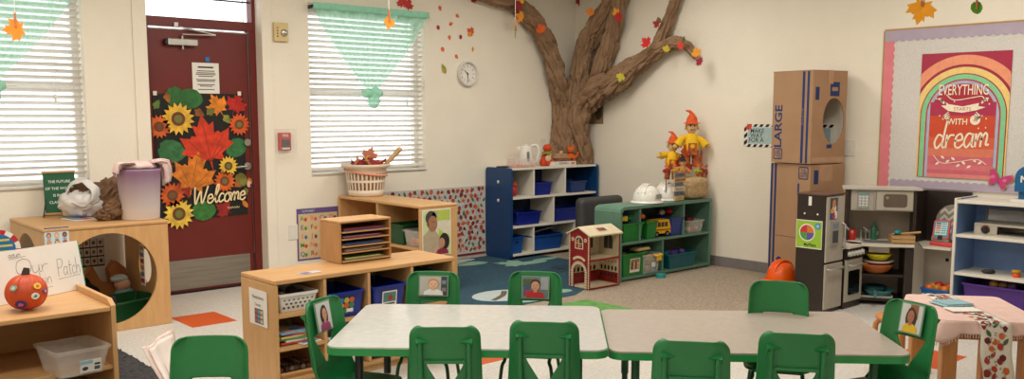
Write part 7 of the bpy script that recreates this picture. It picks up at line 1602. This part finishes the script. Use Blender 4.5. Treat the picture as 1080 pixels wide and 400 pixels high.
def drape(b, x0, x1, y0, y1, z, drop, m, mid=.004, ext=.0):
    """a cloth lying on a rectangular top and hanging over its edges"""
    loop = []; N = 40
    cr = .03
    base = rrect(x0, x1, y0, y1, cr, 6); pts = []
    for i, p in enumerate(base):
        q = base[(i + 1) % len(base)]; n = max(1, int(math.dist(p, q) / .02))
        for k in range(n): pts.append((p[0] + (q[0] - p[0]) * k / n, p[1] + (q[1] - p[1]) * k / n))
    n = len(pts); cx, cy = (x0 + x1) / 2, (y0 + y1) / 2; rows = []
    for j in range(7):
        u = j / 6; row = []
        for i, p in enumerate(pts):
            a, c = pts[i - 1], pts[(i + 1) % n]; nx, ny = c[1] - a[1], -(c[0] - a[0]); l = math.hypot(nx, ny) or 1; nx /= l; ny /= l
            s = i * .02; o = .006 + (fold(s, 1) + .012) * u * .9
            corner = max(0, 1 - min(abs(p[0] - x0), abs(p[0] - x1)) / .07) * max(0, 1 - min(abs(p[1] - y0), abs(p[1] - y1)) / .07)
            o += .03 * corner * u
            row.append((p[0] + nx * o, p[1] + ny * o, z + mid - (drop + .05 * corner) * u + .003 * math.sin(i * 2.1) * u))
        rows.append(row)
    vs = [v for r in rows for v in r]; b.add(vs, [(j * n + i, j * n + (i + 1) % n, (j + 1) * n + (i + 1) % n, (j + 1) * n + i)[::-1] for j in range(6) for i in range(n)], m, True)
    b.add([(v[0], v[1], z + mid) for v in rows[0]], [list(range(n))], m); return rows[-1]
t = thing('table_cloth', 'pale pink fringed cloth over the small table at right', 'tablecloth', (fl_.x, fl_.y, 0), PRZ)
b = MB(); hem = drape(b, -.002, pw + .002, -.002, pd + .002, PTZ - .004, .055, PKC); b.build('cloth', t, solid=.002, off=1)
b = MB(); n = len(hem)
for i in range(n):
    p = Vector(hem[i])
    for k in (0, .5):
        q = p.lerp(Vector(hem[(i + 1) % n]), k); b.tube([q, q + Vector((.003 * math.sin(i * 3.7 + k), .003 * math.cos(i * 2.9), -.016))], .0022, PKC, 4)
b.build('fringe', t)
t = thing('table_runner', 'leaf printed runner with dark red ends across the pink tablecloth', 'table runner', (fl_.x, fl_.y, 0), PRZ)
RC = mat('cream_runner_cloth', (222, 214, 202), .85, .03, 40); rx, rw = pw * .32, .128; sk = .10
Lf, Lt, Lb = .29, pd + .07, .2; tot = Lf + Lt + Lb
def rmap(u, v, off=0.0):
    """u across, v along: front drop, top, back drop"""
    x = rx + u - sk * (v / tot - .3); yf = -.035
    if v < Lf:
        k = 1 - v / Lf; return (x + .004 * math.sin(v * 30), yf - .006 - off - .012 * k - .006 * math.sin(u * 40) * k, PTZ + .0035 - (Lf - v))
    if v < Lf + Lt: return (x, yf + (v - Lf), PTZ + .0035 + off)
    w_ = v - Lf - Lt; return (x, pd + .04 + off + .01 * w_ / Lb, PTZ + .0035 - w_)
b = MB(); b.grid(lambda u, v: rmap(u * rw, v * tot), 6, 60, RC); b.build('runner_cloth', t, solid=.0012)
b = MB(); DR = flat((120, 26, 36), .85); b.grid(lambda u, v: rmap(u * rw, v * .028, .0016), 6, 2, DR); b.grid(lambda u, v: rmap(u * rw, tot - .028 + v * .028, .0016), 6, 2, DR); b.build('hem_band', t)
b = MB(); leaf_print(b, rw, tot - .05, lambda u, v: rmap(u, v + .03, .0022), .038, .036); b.build('leaf_print', t)
b = MB(); b.box(-.075, .075, -.06, .06, 0, .004, flat((150, 186, 194), .85)); b.box(-.055, .078, -.05, .062, .0042, .009, flat((140, 178, 188), .85)); tag(b.build('blue_napkin', loc=(*(fl_ + e2 * (pw * .33) + e1 * (pd * .58))[:2], PTZ + .0075), rz=PRZ + .35), 'folded pale blue napkin lying on the leaf runner', 'napkin')
b = MB(); b.box(-.07, .07, -.045, .045, 0, .003, PAPER); tag(b.build('white_napkin', loc=(*(fl_ + e2 * (pw * .36) + e1 * (pd * .36))[:2], PTZ + .0075), rz=PRZ + .2), 'white paper lying on the runner in front of the blue napkin', 'paper')
sp_ = P(952, 334, .3); sp_ = sp_
t = thing('wooden_stool', 'small round oiled wood stool behind the chair with yellow shirt photo', 'stool', (sp_.x, sp_.y, 0), -.4)
b = MB(); b.lathe([(.0, .282), (.13, .282), (.138, .288), (.138, .298), (.13, .303), (0, .303)], ORW, 40, cap=False); b.build('seat', t)
for i in range(4):
    a = PI / 4 + i * PI / 2; c, s = math.cos(a), math.sin(a); b = MB(); b.tube([(c * .06, s * .06, .272), (c * .1, s * .1, .272), (c * .128, s * .128, .255), (c * .136, s * .136, .21), (c * .14, s * .14, 0)], .0145, ORW, 10, n=3); b.build('leg', t)

# ------------------------------------------------------------------ leaves hung on clothespins from the ceiling
PINW = mat('clothespin_wood', (176, 110, 70), .55, .06, 10); STRG = flat((226, 222, 212))
def hang(px, py, dep, s, pts, c, a, label, pin=True, turn=0, string=True, leaf=True):
    p = V(px, py, dep); t = thing('hanging_leaf', label, 'hanging leaf', tuple(p), 0, 'leaves hung on clothespins')
    vd = Vector((CAM[0] - p.x, CAM[1] - p.y, 0)).normalized(); vd = Matrix.Rotation(turn, 3, 'Z') @ vd; r = Vector((-vd.y, vd.x, 0)); M = plane_matrix((0, 0, 0), r, (0, 0, 1))
    if leaf: b = MB(M); leaf_mesh(b, pts, s, flat(c, .8), a, .14, .003); b.build('leaf', t)
    zt = s * .32 if leaf else .0
    b = MB(M)
    for k in (-1, 1): b.box(-.005, .005, zt - .03, zt + .05, .001 + k * .0045 - .0035 + .004, .004 + k * .0045 - .0005 + .004, PINW)
    b.build('clothespin', t)
    b = MB(M); b.tube([(0, zt + .045, .004), (0, 2.742 - p.z, .004)], .0016, STRG, 6); b.build('string', t)
hang(16.5, 31, 5.2, .135, MAPLE, (240, 132, 36), 1.7, 'orange maple leaf hung in front of the left mint curtain', turn=.2)
hang(410, 23.5, 6.4, .105, MAPLE, (228, 142, 40), 2.9, 'orange maple leaf hung in front of the middle window curtain', turn=.7)
hang(972, 10, 4.6, .145, MAPLE, (240, 160, 30), 2.9, 'large golden maple leaf hung above the bulletin board')
hang(1030, 8, 4.6, .068, BROAD, (84, 146, 28), .2, 'small green leaf hung above the bulletin board at right')
hang(543, 33, 6.3, .1, OVAL, (120, 130, 60), 0, 'leaf hung edge on beside the left tree branch, seen as a sliver', turn=1.45)

# ------------------------------------------------------------------ camera and light
cam = bpy.data.cameras.new('camera'); co = bpy.data.objects.new('camera', cam); COL.objects.link(co)
co.location = CAM; fv = Vector((FW[0] * math.cos(TH), FW[1] * math.cos(TH), -math.sin(TH)))
co.rotation_euler = fv.to_track_quat('-Z', 'Y').to_euler()
cam.sensor_width = 36; cam.sensor_fit = 'HORIZONTAL'; cam.lens = 36 * F / 1080; cam.shift_y = (CY - 200) / 1080; cam.clip_start = .05
SC.camera = co
wd = bpy.data.worlds.new('daylight'); SC.world = wd; wd.use_nodes = True
bg = wd.node_tree.nodes['Background']; bg.inputs[0].default_value = (.95, .98, 1, 1); bg.inputs[1].default_value = 2.5
def lamp(x, y, e, c=(1, .945, .865)):
    l = bpy.data.lights.new('ceiling_panel_light', 'AREA'); l.shape = 'RECTANGLE'; l.size = 1.2; l.size_y = .6; l.energy = e; l.color = c
    o = bpy.data.objects.new('ceiling_panel_light', l); COL.objects.link(o); o.location = (x, y, 2.735); return o
for x, y, e in ((-6.0, -1.9, 40), (-3.8, -1.9, 33), (-1.6, -1.8, 29), (-6.2, -4.2, 35), (-3.8, -4.2, 22), (-1.6, -4.4, 34), (-6.6, -6.6, 27)): lamp(x, y, e)
SC.view_settings.view_transform = 'Standard'; SC.view_settings.look = 'None'; SC.view_settings.gamma = 1; SC.view_settings.use_curve_mapping = False
SC.view_settings.exposure = -0.08
SC.cycles.use_denoising = True
SC.cycles.max_bounces = 8; SC.cycles.transparent_max_bounces = 16
